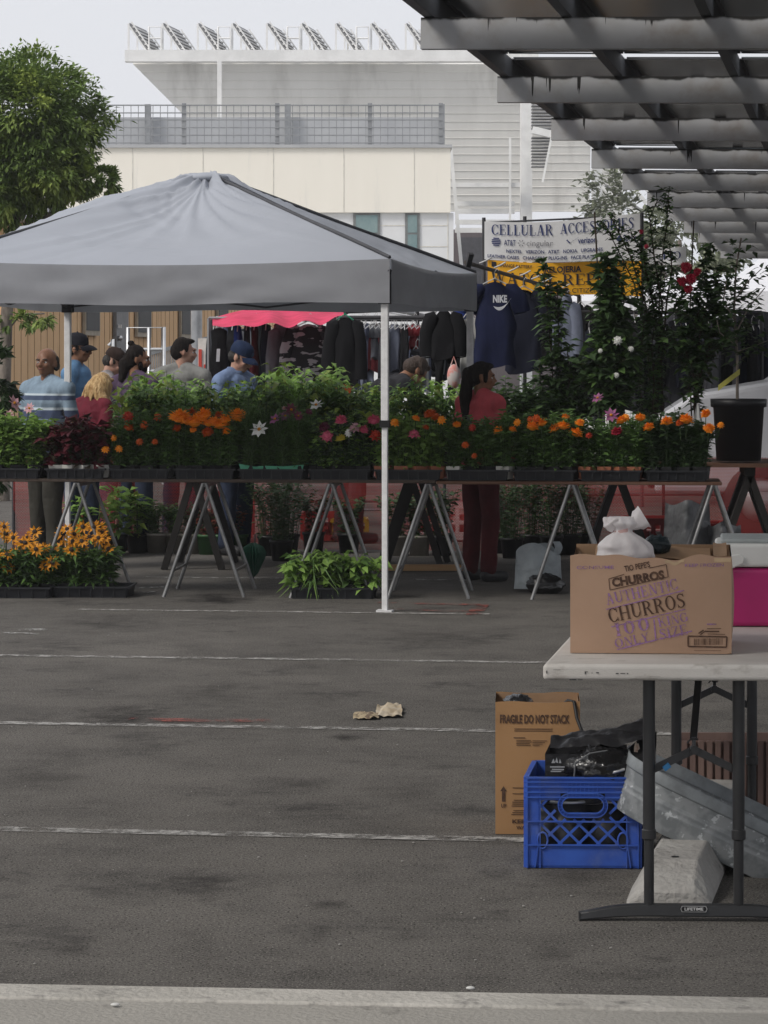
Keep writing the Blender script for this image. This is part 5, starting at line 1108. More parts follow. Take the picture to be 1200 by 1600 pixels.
shrub('dense dark shrub below the arching twigs, right of the flowering vine', 1012, 500, 690, 21.0, .19, 'leaf_dark', .085, .036, 8, 12, [[(1006, 660), (1000, 600), (1004, 530), (1008, 480)], [(1018, 660), (1022, 600), (1018, 540), (1024, 500)]], dens=30, extra='leaf_mid')
# tree in the big black pot
Z = 20.75; b = Vector((X(1154, Z), Z, ZT + .045)); t = thing('potted_tree', 'young thin-trunked citrus tree in a big black nursery pot with a yellow ribbon', 'potted tree', b)
mb = MB(); r0 = .195; mb.lathe([(0, 0), (r0 * .86, 0), (r0 * .98, .40), (r0 * 1.08, .405), (r0 * 1.09, .465), (r0 * .99, .465), (r0 * .95, .42), (0, .415)], c=b, seg=28); mb.build('pot', mat('black_nursery_pot', (.016, .016, .018), .45), t)
mb = MB(); sm = MB(); rr = random.Random(9)
for pts, r in (([(1152, 640), (1152, 560), (1147, 480), (1150, 420), (1158, 372)], .013), ([(1150, 520), (1170, 480), (1195, 450)], .006), ([(1148, 500), (1130, 470), (1135, 440)], .006), ([(1148, 470), (1168, 440), (1190, 420)], .005), ([(1150, 550), (1180, 540), (1205, 530)], .005), ([(1150, 540), (1125, 520), (1120, 500)], .005)):
    q = [P(a, c, Z + i * .04) for i, (a, c) in enumerate(pts)]; sm.tube(q, [r * (1 - .6 * i / len(q)) for i in range(len(q))], 6)
    for i, (p0, p1) in enumerate(zip(q, q[1:])):
        if r > .01 and i < 1: continue
        for j in range(int((p1 - p0).length / .006 * (1 if r < .01 else .6))):
            p = p0.lerp(p1, rr.random()) + Vector((rr.gauss(0, .05), rr.gauss(0, .07), rr.gauss(0, .05))); a = rr.uniform(0, 6.28); mb.leaf(p, Vector((math.cos(a), math.sin(a), rr.uniform(-.3, .7))), .085 * rr.uniform(.7, 1.2), .045, 0, .3, .2, rr)
sm.build('trunk', MT['bark_pale'], t); mb.build('crown', MT['leaf_dark'], t)
mb = MB(); mb.grid(lambda u, v: P(1122 + 34 * u, 602 - 26 * u + 9 * v, Z - .03 - .02 * math.sin(u * 4)), 8, 2); mb.build('ribbon', mat('yellow_ribbon', (.55, .52, .12), .6, transl=.2), t)
mb = MB(); mb.tube([P(1085, 715, 20.9), P(1075, 560, 21.1), P(1084, 345, 21.3)], .006, 5); tag(mb.build('plant_stake', MT['stem_brown'], origin=P(1085, 715, 20.9)), 'thin dark stake leaning up beside the red-flowered shrub', 'stake')
mb = MB(); mb.tube([P(940, 700, 21.0), P(938, 500, 21.1), P(929, 332, 21.2)], .007, 5); tag(mb.build('plant_stake', MT['stem_brown'], origin=P(940, 700, 21.0)), 'thin dark stake rising through the vine in front of the white sign', 'stake')
# ------------------------------------------------------------------ clothes stalls behind
def garm(k, c, **kw): return m_('cloth_' + k, c, .9, c2=tuple(x * .7 for x in c), scale=6, bump=.6, bscale=9, spec=.12, stretch=(1, 1, .5), **kw)
garm('black', (.012, .012, .014)); garm('navy', (.013, .017, .048)); garm('deepnavy', (.012, .014, .026)); garm('grey', (.20, .21, .235)); garm('maroon', (.085, .014, .018)); garm('royal', (.03, .06, .26)); garm('pale', (.45, .45, .44)); garm('denim', (.10, .115, .17)); garm('bluegrey', (.17, .19, .25)); garm('orange', (.42, .07, .02)); garm('charcoal', (.04, .042, .05)); garm('redtone', (.30, .04, .05))
m_('cloth_camo', (.022, .024, .028), .9, c2=(.46, .48, .50), scale=6, lo=.52, hi=.54, stretch=(1, 1, 2.6), detail=2)
m_('hanger', (.55, .55, .55), .4); m_('hanger_green', (.02, .30, .16), .4)
def garment(name, label, kind, px, ytop, ybot, wpx, Z, m, cat=None, group=None, yaw=0, hang='hanger', rise=.10, print_=None, under=None):
    x = X(px, Z); zt = H(ytop, Z); zb = H(ybot, Z); h = zt - zb; w = wpx / FP * Z / 2; t = thing(name, label, cat or name.replace('_', ' '), (x, Z, zt), yaw, group); rr = random.Random(int(px * 7 + Z)); ph = rr.uniform(0, 6)
    mb = MB(); n = 28; nv = 18
    def body(w0, w1, z0, z1, dep, cx0=0, cx1=0, neck=0):
        rings = []
        for j in range(nv + 1):
            v = j / nv; z = z0 + (z1 - z0) * v; ww = (w0 + (w1 - w0) * min(1, v * 2.2)) ; dd = dep * (.35 + .65 * min(1, v * 3)) * (1 + .2 * math.sin(v * 4 + ph)); cx = cx0 + (cx1 - cx0) * v
            r = []
            for k in range(n):
                a = 6.283 * k / n; fold = 1 + .22 * math.sin(a * 5 + ph + v * 2.5) * v
                sx = math.copysign(abs(math.cos(a)) ** .7, math.cos(a)); r.append((cx + sx * ww * (1 + .03 * math.sin(v * 9 + ph)), math.sin(a) * dd * fold, z - (abs(sx) ** 2) * neck * (1 - v) + .02 * math.sin(a * 3 + ph) * v))
            rings.append(r)
        vs = [p for r in rings for p in r]; fs = [(j * n + k, j * n + (k + 1) % n, (j + 1) * n + (k + 1) % n, (j + 1) * n + k) for j in range(nv) for k in range(n)]
        mb.add(vs, fs, 0, True); mb.add(rings[0], [list(range(n))[::-1]], 0, True)
    d = min(.07, w * .35) + .012
    if kind in ('shirt', 'jacket', 'hoodie', 'tank'):
        bw = w * ((.74 if kind == 'shirt' else .78) if kind != 'tank' else .97); body(bw * (.70 if kind != 'tank' else .86), bw, 0, -h, d, neck=.07 if kind != 'tank' else .035)
        if kind != 'tank':
            sl = h * (.30 if kind == 'shirt' else .86)
            for s in (-1, 1):
                k0 = len(mb.v); mb.tube([(s * bw * .5, 0, -.045), (s * bw * .80, 0, -.065), (s * w * .84, .0, -.06 - sl * .35), (s * w * .90, .0, -.05 - sl * .7), (s * w * (.97 if kind == 'shirt' else .86), .0, -.04 - sl)], [.04, .062, .070, .068, .066] if kind == 'shirt' else [.035, .058, .062, .058, .056], 10)
                for v_ in mb.v[k0:]: v_.y = v_.y * .62 - .012
        if kind == 'hoodie': mb.sphere((0, .0, -.02), (bw * .5, .06, .09), 12, 8)
    elif kind == 'pants':
        body(w * .8, w * .9, 0, -h * .22, d)
        for s in (-1, 1): body(w * .42, w * .36, -h * .2, -h, d * .8, s * w * .45, s * w * .5)
    elif kind == 'side':
        body(w * .7, w, 0, -h, max(w * .9, .13), neck=.02)
    o = mb.build('cloth', m, t, local=True); rumple(o.data, min(.016, .010 + w * .02), 6.5, px * .13, (1, 1, .45))
    mb = MB(); hm = MT[hang]; hw = min(w * .7, .2) if kind != 'side' else w * .5
    if kind == 'side': mb.tube([(0, -.16, -.06), (0, 0, .02), (0, .16, -.06)], .005, 6)
    else: mb.tube([(-hw, 0, -.05), (0, 0, .03), (hw, 0, -.05)], .006, 6)
    mb.tube([(0, 0, .03), (0, 0, rise - .03), (.018, 0, rise), (.034, 0, rise - .018)], .003, 6); mb.build('hanger', hm, t, local=True)
    if print_:
        mb = MB(); fn = lambda a, b, c=0: Vector((a, -d * 1.12 - .030 - c, b)); print_(mb, fn, w, h); mb.build('print', mat('print_white', (.55, .56, .6)), t, local=True)
    return t
def rack(label, p0, p1, r=.014, posts=True, m=None):
    p0 = Vector(p0); p1 = Vector(p1); t = thing('garment_rack', label, 'clothes rack', ((p0 + p1) / 2) * Vector((1, 1, 0)) if False else Vector(((p0.x + p1.x) / 2, (p0.y + p1.y) / 2, 0)))
    mb = MB(); mb.tube([p0, p1], r, 8); mb.build('rail', m or galv, t)
    if posts:
        for p in (p0, p1): mb = MB(); mb.tube([(p.x, p.y, 0), p], r, 8); mb.build('post', m or galv, t)
        mb = MB(); mb.tube([(p0.x, p0.y, .12), (p1.x, p1.y, .12)], r * .8, 8); mb.build('foot_rail', m or galv, t)
    return t
Z = 26.0; ZR = H(497, Z)
rack('silver clothes rail under the pink awning behind the man in the blue cap', (X(326, Z), Z, ZR), (X(520, Z), Z, ZR))
rack('silver clothes rail with pale hangers right of the camouflage jacket', (X(535, 27), 27, H(498, 27)), (X(668, 27), 27, H(498, 27)))
def swoosh(mb, fn, w, h):
    write(mb, sans("NIKE", .045, .9), fn, -.02 * w, -h * .24, .058, 0, width=w * .50)
    pts = []
    for k in range(13): u = k / 12; pts.append((.0 * w + u * w * .62, -h * .29 + .04 * (2 * u - .6) ** 2 - .012, .026 * math.sin(math.pi * min(1, u * 1.15)) * (1 - u) ** .6 + .002))
    for a, b in zip(pts, pts[1:]): mb.add([fn(a[0], a[1] - a[2], .002), fn(b[0], b[1] - b[2], .002), fn(b[0], b[1] + b[2] * .3, .002), fn(a[0], a[1] + a[2] * .3, .002)], [(0, 1, 2, 3)])
def whitetag(mb, fn, w, h): mb.add([fn(-.02, -.32, .02), fn(.012, -.32, .02), fn(.018, -.2, .02), fn(-.014, -.2, .02)], [(0, 1, 2, 3)])
g0 = 'dark garments packed on the rail under the pink awning'
garment('trousers', 'black trousers with a white tag hanging leftmost under the pink awning', 'tank', 342, 512, 625, 30, Z, MT['cloth_black'], print_=whitetag)
garment('jacket', 'royal blue jacket just behind the man in the blue cap', 'side', 372, 508, 640, 18, Z, MT['cloth_royal'], hang='hanger')
garment('jacket', 'dark jacket hanging between the royal blue one and the maroon one', 'side', 386, 506, 640, 12, Z + .1, MT['cloth_charcoal'])
garment('jacket', 'maroon jacket seen edge on beside the grey hooded top', 'side', 398, 506, 660, 16, Z, MT['cloth_maroon'])
garment('jacket', 'navy jacket seen edge on between the maroon jacket and the grey hooded top', 'side', 416, 506, 660, 24, Z, MT['cloth_deepnavy'])
garment('hooded_top', 'light grey hooded top with long sleeves left of the camouflage jacket', 'hoodie', 440, 510, 640, 40, Z - .1, MT['cloth_grey'], yaw=.5)
garment('camouflage_jacket', 'black and white camouflage jacket hanging under the pink awning', 'jacket', 482, 506, 610, 80, Z - .2, MT['cloth_camo'])
garment('jacket', 'black jacket on a green hanger at the canopy edge', 'jacket', 539, 496, 600, 58, 23.6, MT['cloth_black'], hang='hanger_green', rise=.14)
garment('orange_vest', 'orange and black vest hanging below the black jacket on the green hanger', 'tank', 537, 570, 640, 32, 24.0, MT['cloth_orange'])
for i, (px, y0, y1, w, k, mm, lb) in enumerate(((565, 506, 610, 26, 'pants', 'denim', 'pale-washed dark jeans hanging right of the black jacket'), (585, 504, 560, 18, 'shirt', 'grey', 'small grey shirt on the rail left of the white canopy leg'), (598, 504, 590, 14, 'side', 'charcoal', 'charcoal garment just left of the white canopy leg'), (617, 506, 580, 22, 'side', 'bluegrey', 'blue-grey garment just right of the white canopy leg'), (632, 506, 590, 16, 'side', 'black', 'black garment second from the white canopy leg'), (646, 505, 545, 22, 'shirt', 'redtone', 'small red and black shirt on the rail right of the canopy leg'), (650, 545, 600, 24, 'pants', 'charcoal', 'short charcoal trousers under the small red shirt'), (660, 508, 600, 14, 'side', 'grey', 'grey garment at the right end of the pale-hanger rail'))):
    garment('garment', lb, k, px, y0, y1, w, 27 + (i % 2) * .15, MT['cloth_' + mm], cat='garment')
for i in range(15):
    px = 548 + 112 * i / 14; p = Vector((X(px, 27), 27, H(498, 27))); mb = MB(); mb.tube([p + Vector((-.02, -.02, -.09)), p + Vector((0, 0, -.04)), p + Vector((0, .0, .0)), p + Vector((.02, 0, .015)), p + Vector((.03, 0, -.005))], .004, 5); mb.tube([p + Vector((-.06, -.16, -.10)), p + Vector((0, 0, -.05)), p + Vector((.06, .16, -.10))], .005, 5)
    tag(mb.build('clothes_hanger', MT['hanger'], origin=p), 'pale empty clothes hanger on the crowded rail by the white canopy leg', 'hanger', 'pale hangers on the rail')
garment('jacket', 'big black jacket hanging at the right end of the canopy beside the woman', 'jacket', 693, 484, 560, 58, 22.6, MT['cloth_black'], rise=.08)
garment('trousers', 'black trousers hanging below the big black jacket', 'pants', 696, 545, 620, 42, 22.8, MT['cloth_black'])
garment('shirt', 'pale grey shirt hanging between the big black jacket and the blue sports shirt', 'shirt', 732, 492, 590, 34, 22.9, MT['cloth_pale'])
garment('shirt', 'bright royal blue shirt peeking out behind the pale grey shirt', 'tank', 719, 480, 520, 24, 23.4, MT['cloth_royal'])
mb = MB(); p = P(709, 588, 22.4); mb.sphere(p, (.055, .04, .10), 12, 9); mb.tube([p + Vector((-.025, 0, .085)), p + Vector((0, 0, .16)), p + Vector((.025, 0, .085))], .006, 5); tag(mb.build('shopping_bag', mat('pink_white_bag', (.60, .25, .22), .5, c2=(.55, .5, .48), scale=9, lo=.45, hi=.55), origin=p), 'small pink and white bag hanging by the black trousers', 'bag')
# slanting rail of sports shirts running away under the carport
a = P(728, 410, 20.9); b = P(905, 462, 31)
tt = rack('long dark wooden rail running away from the canopy with blue sports shirts', a, b, .017, False, mat('weathered_pole', (.10, .085, .075), .8))
mb = MB(); mb.tube([(b.x, b.y, 0), b], .025, 8); mb.build('post', dkw, tt); mb = MB(); mb.bar(P(728, 428, 20.95), P(736, 396, 20.85), .04, .03); mb.build('clip', darkm, tt)
for i, (f_, y1, w, k, mm, lb, pr) in enumerate(((773, 574, 88, 'shirt', 'navy', 'navy blue sports shirt lettered NIKE hanging first on the slanting rail', swoosh), (818, 582, 78, 'shirt', 'deepnavy', 'dark navy shirt hanging right behind the lettered sports shirt', None), (842, 566, 58, 'shirt', 'black', 'black shirt hanging third on the slanting rail', None), (852, 545, 26, 'pants', 'bluegrey', 'blue-grey trousers hanging left of the budded slender shrub', None), (886, 560, 36, 'hoodie', 'bluegrey', 'blue-grey hooded top hanging right of the slender shrub', None), (910, 555, 30, 'shirt', 'black', 'black top hanging deepest on the slanting rail', None))):
    s_ = (f_ - 6 - 600) / FP; f_ = min(.97, (s_ * a.y - a.x) / ((b.x - a.x) - s_ * (b.y - a.y))); p = a.lerp(b, f_); px = p.x / p.y * FP + 600 + 6; yt = HY - (p.z - .1 - HC) / p.y * FP
    garment('sports_shirt' if i < 3 else ('trousers' if k == 'pants' else 'top'), lb, k, px, yt, y1, w, p.y, MT['cloth_' + mm], cat='clothing', rise=.11, print_=pr, yaw=-.12)
for i in range(9):
    p = a.lerp(b, .1 + i * .1); mb = MB(); mb.tube([p + Vector((-.02, 0, .03)), p + Vector((.03, -.02, .05)), p + Vector((.075, -.03, .075))], .007, 6); tag(mb.build('rail_peg', MT['hanger'], origin=p), 'short white peg sticking up from the slanting wooden rail', 'peg', 'white pegs along the slanting rail')
# dark packed garments deep under the carport on the right
for i in range(20):
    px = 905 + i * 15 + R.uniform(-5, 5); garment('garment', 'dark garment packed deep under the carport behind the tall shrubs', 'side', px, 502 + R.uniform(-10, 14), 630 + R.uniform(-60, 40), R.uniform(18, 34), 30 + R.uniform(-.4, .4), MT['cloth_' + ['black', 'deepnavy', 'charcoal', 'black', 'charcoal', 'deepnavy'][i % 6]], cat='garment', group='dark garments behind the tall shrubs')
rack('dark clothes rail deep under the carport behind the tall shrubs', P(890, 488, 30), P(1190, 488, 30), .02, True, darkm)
# a second, fuller rail of clothes behind the first, and a dark sheet added for the shade inside the right stall
rack('long dark clothes rail behind the two silver rails', (X(330, 28.6), 28.6, H(500, 28.6)), (X(745, 28.6), 28.6, H(500, 28.6)), .016, True, darkm)
for i in range(30):
    px = 336 + i * 13.8 + R.uniform(-4, 4); kd = ('side', 'shirt', 'side', 'jacket', 'pants')[i % 5]
    garment('garment', 'garment crowded on the long dark rail behind the front clothes', kd, px, 508 + R.uniform(-4, 5), 596 + R.uniform(-26, 26), R.uniform(20, 38), 28.6 + R.uniform(-.2, .2), MT['cloth_' + ('charcoal', 'denim', 'black', 'grey', 'deepnavy', 'black', 'bluegrey', 'maroon', 'black', 'charcoal', 'pale')[i % 11]], cat='garment', group='garments on the long dark rail')
mb = MB(); mb.grid(lambda u, v: P(868 + 350 * u, 492 + 6 * math.sin(u * 19) + 150 * v, 32.5 + .12 * math.sin(u * 44) + .05 * noise.noise(Vector((u * 12, v * 3, 1)))), 120, 8); tag(mb.build('shade_sheet', mat('shade_sheet_dark', (.022, .023, .028), .8, c2=(.035, .036, .045), scale=3, bump=.3, bscale=8), origin=P(1040, 640, 32.5)), 'dark sheet added for the shaded stall interior behind the tall shrubs', 'backdrop')
# pink awning
t = thing('pink_awning', 'bright pink-red fabric awning sagging over the clothes rail', 'awning', (X(430, 25.6), 25.6, 0))
mb = MB()
def aw(u, v):
    px = 332 + 205 * u; y = 501 - 20 * math.sin(min(1, u * 2.2) * math.pi * .5) + 8 * u + v * (13 + 11 * math.sin(u * 3.1)) + 9 * noise.noise(Vector((u * 6, v * 1.5, 1))) * v + 2.5 * math.sin(u * 24) * v
    return P(px, y - 4, 26.6 - 1.8 * v + .1 * noise.noise(Vector((u * 5, v * 3, 2))))
mb.grid(aw, 44, 10); mb.build('cloth', mat('pink_fabric', (.68, .04, .12), .7, c2=(.55, .025, .08), transl=.12), t)
for px in (340, 528):
    mb = MB(); mb.tube([(X(px, 26.6), 26.6, 0), P(px, 494, 26.6)], .018, 8); mb.build('pole', silver, t)
# skeleton frame of a neighbouring stall
t = thing('stall_frame', 'bare dark metal stall frame under a white sheet behind the canopy leg', 'stall frame', (X(620, 29), 29, 0))
mb = MB()
for p0, p1 in (((520, 488, 28), (735, 480, 29)), ((600, 482, 31), (700, 500, 27)), ((560, 478, 31), (520, 500, 27)), ((652, 486, 28), (655, 620, 28)), ((520, 496, 27), (700, 496, 27))): mb.tube([P(*p0), P(*p1)], .022, 6)
mb.build('frame', darkm, t)
mb = MB(); mb.grid(lambda u, v: P(515 + 225 * u, 470 + 10 * math.sin(u * 3) + v * 16, 33 - 4 * v), 16, 6); mb.build('sheet', mat('white_sheet', (.75, .75, .76), .7, transl=.35), t)
for px in (515, 738): mb = MB(); mb.tube([(X(px, 33), 33, 0), P(px, 470, 33)], .02, 6); mb.build('post', darkm, t)
# ------------------------------------------------------------------ banners
ban_w = mat('white_banner', (.78, .78, .78), .7, c2=(.72, .72, .71), scale=2, transl=.1); ban_y = mat('yellow_banner', (.84, .43, .02), .7, c2=(.78, .38, .018), scale=2, transl=.1); ink_b = mat('blue_ink', (.035, .05, .16), .7); ink_k = mat('black_ink', (.025, .022, .03), .7); ink_r = mat('red_ink', (.45, .04, .06), .7); ink_g = mat('grey_ink', (.28, .28, .30), .7)
ZN = 29.5
def bfn(u, v, o=0):   # u 0..1 across, v 0..1 upward
    px = 757 + 243 * u; yt = 346 - 9 * u + 4 * math.sin(u * 4.2); yb = 405 + 5 * u + 3 * math.sin(u * 5); y = yt + (yb - yt) * (1 - v)
    p = P(px, y, ZN + .05 * math.sin(u * 7 + v * 2)); p.y -= o; return p
def yfn(u, v, o=0):
    px = 762 + 240 * u; yt = 406 + 5 * u + 3 * math.sin(u * 5); yb = 457 + 7 * u + 2 * math.sin(u * 6); y = yt + (yb - yt) * (1 - v)
    p = P(px, y, ZN + .03 + .05 * math.sin(u * 7 + 2 + v)); p.y -= o; return p
def banner(label, fn, m, back=None):
    p = fn(.5, 0); t = thing('banner', label, 'banner', p); mb = MB(); mb.grid(fn, 40, 6); o = len(mb.v); mb.grid(lambda u, v: fn(1 - u, v, -.004), 40, 6); mb.build('cloth', m, t); return t
t = banner('white vinyl banner lettered CELLULAR ACCESSORIES hanging behind the clothes', bfn, ban_w)
uf = lambda f: (lambda a, b, c=0: f(a, b, c + .008))
mb = MB(); write(mb, serif("CELLULAR"), uf(bfn), .045, .66, .27, width=.395); write(mb, serif("ACCESSORIES"), uf(bfn), .485, .68, .25, width=.475); mb.build('lettering', ink_b, t)
mb = MB(); fn = uf(bfn)
for k in range(5):
    for (u0, u1) in ((0, 1),): 
        yy = .375 + k * .045; hw = .03 * math.sqrt(max(0, 1 - ((k - 2) / 2.6) ** 2)); rect(mb, fn, .075 - hw, yy, .075 + hw, yy + .03)
write(mb, sans("AT&T", .01), fn, .125, .40, .15, width=.075); write(mb, sans("verizon", .02), fn, .60, .43, .14, width=.12)
for u0, v0, u1, v1 in ((.525, .52, .545, .44), (.545, .44, .60, .56)): mb.add([fn(u0, v0, .001), fn(u0 + .006, v0 + .02, .001), fn(u1 + .006, v1 + .02, .001), fn(u1, v1, .001)], [(0, 1, 2, 3)])
mb.add([fn(.845, .46, .001), fn(.865, .40, .001), fn(.885, .48, .001), fn(.865, .56, .001)], [(0, 1, 2, 3)]); write(mb, sans("Sprint", .01), fn, .893, .42, .15, width=.085)
for tx, v in (("NEXTEL   VERIZON   AT&T   NOKIA   UPGRADES", .215), ("LEATHER CASES   CHARGERS   PLUG-INS   FACE PLATES", .06)): write(mb, sans(tx, .02), fn, .14 if v > .1 else .02, v, .085, width=.62 if v > .1 else .70)
mb.build('lettering', ink_b, t)
mb = MB(); write(mb, sans("cingular"), fn, .27, .40, .15, width=.17)
for k in range(6): a = k * math.pi / 3; mb.add([fn(.235 + .006 * math.cos(a), .47 + .02 * math.sin(a), .001), fn(.235 + .022 * math.cos(a - .2), .47 + .09 * math.sin(a - .2), .001), fn(.235 + .022 * math.cos(a + .2), .47 + .09 * math.sin(a + .2), .001)], [(0, 1, 2)])
mb.build('lettering', ink_g, t)
t = banner('yellow vinyl banner lettered RELOJERIA and WATCH REPAIR below the white one', yfn, ban_y); fn = uf(yfn)
mb = MB(); write(mb, sans("RELOJERIA", .03), fn, .37, .70, .19, width=.24); write(mb, serif("WATCH"), fn, .02, .30, .36, width=.40); write(mb, serif("REPAIR"), fn, .49, .30, .34, width=.42); write(mb, sans("CITIZEN"), fn, .55, .06, .15, width=.17)
for c in (.51, .40): mb.add([fn(c + .022 * math.cos(k * .63), .13 + .1 * math.sin(k * .63), .001) for k in range(10)], [list(range(10))])
write(mb, sans("CHANGE BATTERY", .02), fn, .07, .82, .10, width=.22); rect(mb, fn, .025, .80, .055, .96); mb.build('lettering', ink_k, t)
def cfn(u, v, o=0): p = P(1012 + 60 * u, 412 - 27 * v + 2 * math.sin(u * 3), 33 + .03 * math.sin(u * 6)); p.y -= o; return p
t = banner('back of a small white banner showing reversed letters beside the olive tree', cfn, ban_w); mb = MB(); write(mb, serif("CEL"), uf(cfn), .30, .32, .45, width=.56, mirror=True); mb.build('lettering', ink_b, t)
t = thing('pole_scaffold', 'dark pole frame holding up the white and yellow banners', 'frame', (X(757, 29.6), 29.6, 0))
for px, yt in ((756, 340), (820, 338), (1003, 332)): mb = MB(); mb.tube([(X(px, 29.7), 29.7, 0), P(px, yt, 29.7)], .02, 8); mb.build('pole', darkm, t)
mb = MB(); mb.tube([P(756, 348, 29.7), P(1003, 337, 29.7)], .012, 6); mb.build('crossbar', darkm, t)
# ------------------------------------------------------------------ white tents and a van under the far end of the carport
tent = mat('white_tent_cloth', (.80, .80, .82), .7, c2=(.74, .74, .77), transl=.25)
def tent_thing(label, px0, px1, ypk, ye, yv, Z, dep):
    x0, x1 = X(px0, Z), X(px1, Z); t = thing('market_tent', label, 'tent', ((x0 + x1) / 2, Z + dep / 2, 0)); pk = Vector(((x0 + x1) / 2 + dep * .05, Z + dep / 2, H(ypk, Z + dep / 2))); e, v = H(ye, Z), H(yv, Z)
    c = [Vector((x0, Z, e)), Vector((x1, Z, e)), Vector((x1 + dep * .1, Z + dep, e)), Vector((x0 + dep * .1, Z + dep, e))]; mb = MB()
    for i in range(4): a, b = c[i], c[(i + 1) % 4]; mb.add([a, b, pk], [(0, 1, 2)]); mb.add([a, b, Vector((b.x, b.y, v)), Vector((a.x, a.y, v))], [(0, 3, 2, 1)])
    mb.build('roof_cloth', tent, t)
    for q in c: mb = MB(); mb.tube([(q.x, q.y, 0), q], .022, 8); mb.build('leg', silver, t)
tent_thing('white market tent behind the red-flowered shrub', 985, 1140, 425, 462, 485, 68, 6.0)
tent_thing('white market tent rising behind the citrus tree at the right edge', 1120, 1300, 392, 455, 492, 66, 6)
tent_thing('low white market tent behind the yellow banner', 880, 985, 440, 470, 490, 70, 6)
vp = mat('van_paint_white', (.50, .51, .54), .3, c2=(.46, .47, .5), coat=.4, spec=.5); vg = mat('van_glass', (.012, .014, .018), .08, spec=.7)
Z = 24.6; x0 = X(1040, Z); vt = thing('parked_van', 'white van parked nose left behind the tall shrubs', 'van', (x0 + 2.2, Z + .95, 0), -.1)
prof = [(0, .38), (0, .82), (.10, 1.12), (.35, 1.28), (1.05, 1.40), (1.95, 2.06), (2.3, 2.12), (4.7, 2.12), (4.85, 1.9), (4.9, .38)]
mb = MB(); mb.prism([(a - 2.2, -.92, z) for a, z in prof], (0, 1.84, 0)); mb.build('body', vp, vt, local=True, bevel=.06, seg=3)
mb = MB(); mb.prism([(1.32 - 2.2, -.94, 1.46), (2.75 - 2.2, -.94, 1.46), (2.75 - 2.2, -.94, 1.98), (2.02 - 2.2, -.94, 1.98)], (0, .03, 0)); mb.build('side_window', vg, vt, local=True)
mb = MB(); mb.prism([(1.10 - 2.2, -.8, 1.455), (1.92 - 2.2, -.8, 2.05), (1.92 - 2.2, .8, 2.05), (1.10 - 2.2, .8, 1.455)], (-.02, 0, .025)); mb.build('windscreen', vg, vt, local=True)
for a in (.95, 3.9):
    for s in (-1, 1):
        M = Matrix.Translation((a - 2.2, s * .84, .33)) @ Matrix.Rotation(rad(90), 4, 'X'); mb = MB(); mb.lathe([(.20, -.1), (.31, -.1), (.33, -.06), (.33, .06), (.31, .1), (.20, .1)], M=M, seg=26); wq = mb.build('wheel', MT['dark_rubber'], vt, local=True); mb = MB(); mb.lathe([(0, -.07), (.2, -.06), (.2, .06), (0, .07)], M=M, seg=20); mb.build('rim', silver, wq, local=True)
for s in (-1, 1):
    mb = MB(); mb.sphere((.10 - 2.2, s * .72, .98), (.07, .16, .10), 14, 8); mb.build('headlight', mat('lamp_glass', (.6, .6, .62), .1), vt, local=True)
    mb = MB(); mb.box((1.5 - 2.2, s * 1.03, 1.5), (.12, .2, .22)); mb.build('wing_mirror', vp, vt, local=True, bevel=.04)
mb = MB(); mb.box((-2.22, 0, .55), (.08, 1.8, .24)); mb.build('bumper', MT['dark_rubber'], vt, local=True, bevel=.03)
Z = RZ + .15; c = Vector((X(1092, Z), Z, ZT + .16)); o = bagmesh(c, (.05, .04, .22), 21, crumple=.5) if False else None
mb = MB(); mb.grid(lambda u, v: P(1076 + 28 * u + (1 - v) * 0 + (14 - 28 * u) * v * .9, 690 - 60 * v, Z + .04 * math.sin(u * 6.28) * (1 - v)), 14, 10); tag(mb.build('white_wrapper', mat('white_wrap', (.62, .63, .62), .5, transl=.3), origin=P(1090, 690, Z)), 'white pointed plastic wrapper standing behind the marigolds left of the black pot', 'wrapper')
# rubbish and goods glimpsed below the table
def bagmesh(c, r, seed, knot=True, crumple=.22):
    mb = MB(); mb.sphere((0, 0, 0), 1, 28, 20)
    out = []
    for v in mb.v:
        d = v.normalized(); k = 1 + crumple * (abs(noise.noise(d * 2.3 + Vector((seed, 0, 0)))) * 1.4 - .3) + crumple * .5 * abs(noise.noise(d * 5.5 + Vector((0, seed, 0))))
        z = d.z
        if knot and z > .55: k *= 1 - .0 * z
        out.append(Vector((d.x * r[0] * k, d.y * r[1] * k, max(-.82, z) * r[2] * (k if z > 0 else 1)))) 
    mb.v = [o + Vector(c) for o in out]; return mb
plas = mat('thin_white_plastic', (.85, .82, .82), .35, c2=(.76, .72, .72), scale=7, bump=.35, bscale=24, transl=.35); plasg = mat('grey_white_plastic', (.36, .40, .42), .35, c2=(.28, .31, .33), scale=6, bump=.7, bscale=16, transl=.15); plask = mat('black_plastic_bag', (.010, .010, .011), .22, bump=.7, bscale=22, spec=.6); plasd = mat('grey_plastic', (.13, .135, .14), .5, c2=(.09, .09, .095), scale=5, bump=.7, bscale=14)
Z = FP * HC / (926 - HY)
t = thing('plastic_bag', 'limp white plastic carrier bag standing on the ground beside a trestle leg', 'bag', (X(842, Z + .1), Z + .1, 0))
def cb_(u, v):
    a = 6.283 * u; px = 841 + 38 * math.cos(a) * (1 - .12 * v + .1 * math.sin(a * 3) * v); top = 858 + 10 * math.sin(a * 2 + 1); y = 920 + (top - 920) * v
    return P(px, y, Z + .12 - .13 * math.sin(a) * (1 - .5 * v) + .03 * noise.noise(Vector((u * 9, v * 4, 0))))
mb = MB(); mb.grid(cb_, 40, 10); mb.build('bag_body', plasg, t)
mb = MB()
for px in (822, 868): mb.grid(lambda u, v: P(px - 6 + 12 * u + 5 * math.sin(v * 3), 866 - 20 * v * (1 if px > 850 else .6), Z + .1 + .04 * u), 4, 6)
mb.build('handle', plasg, t)
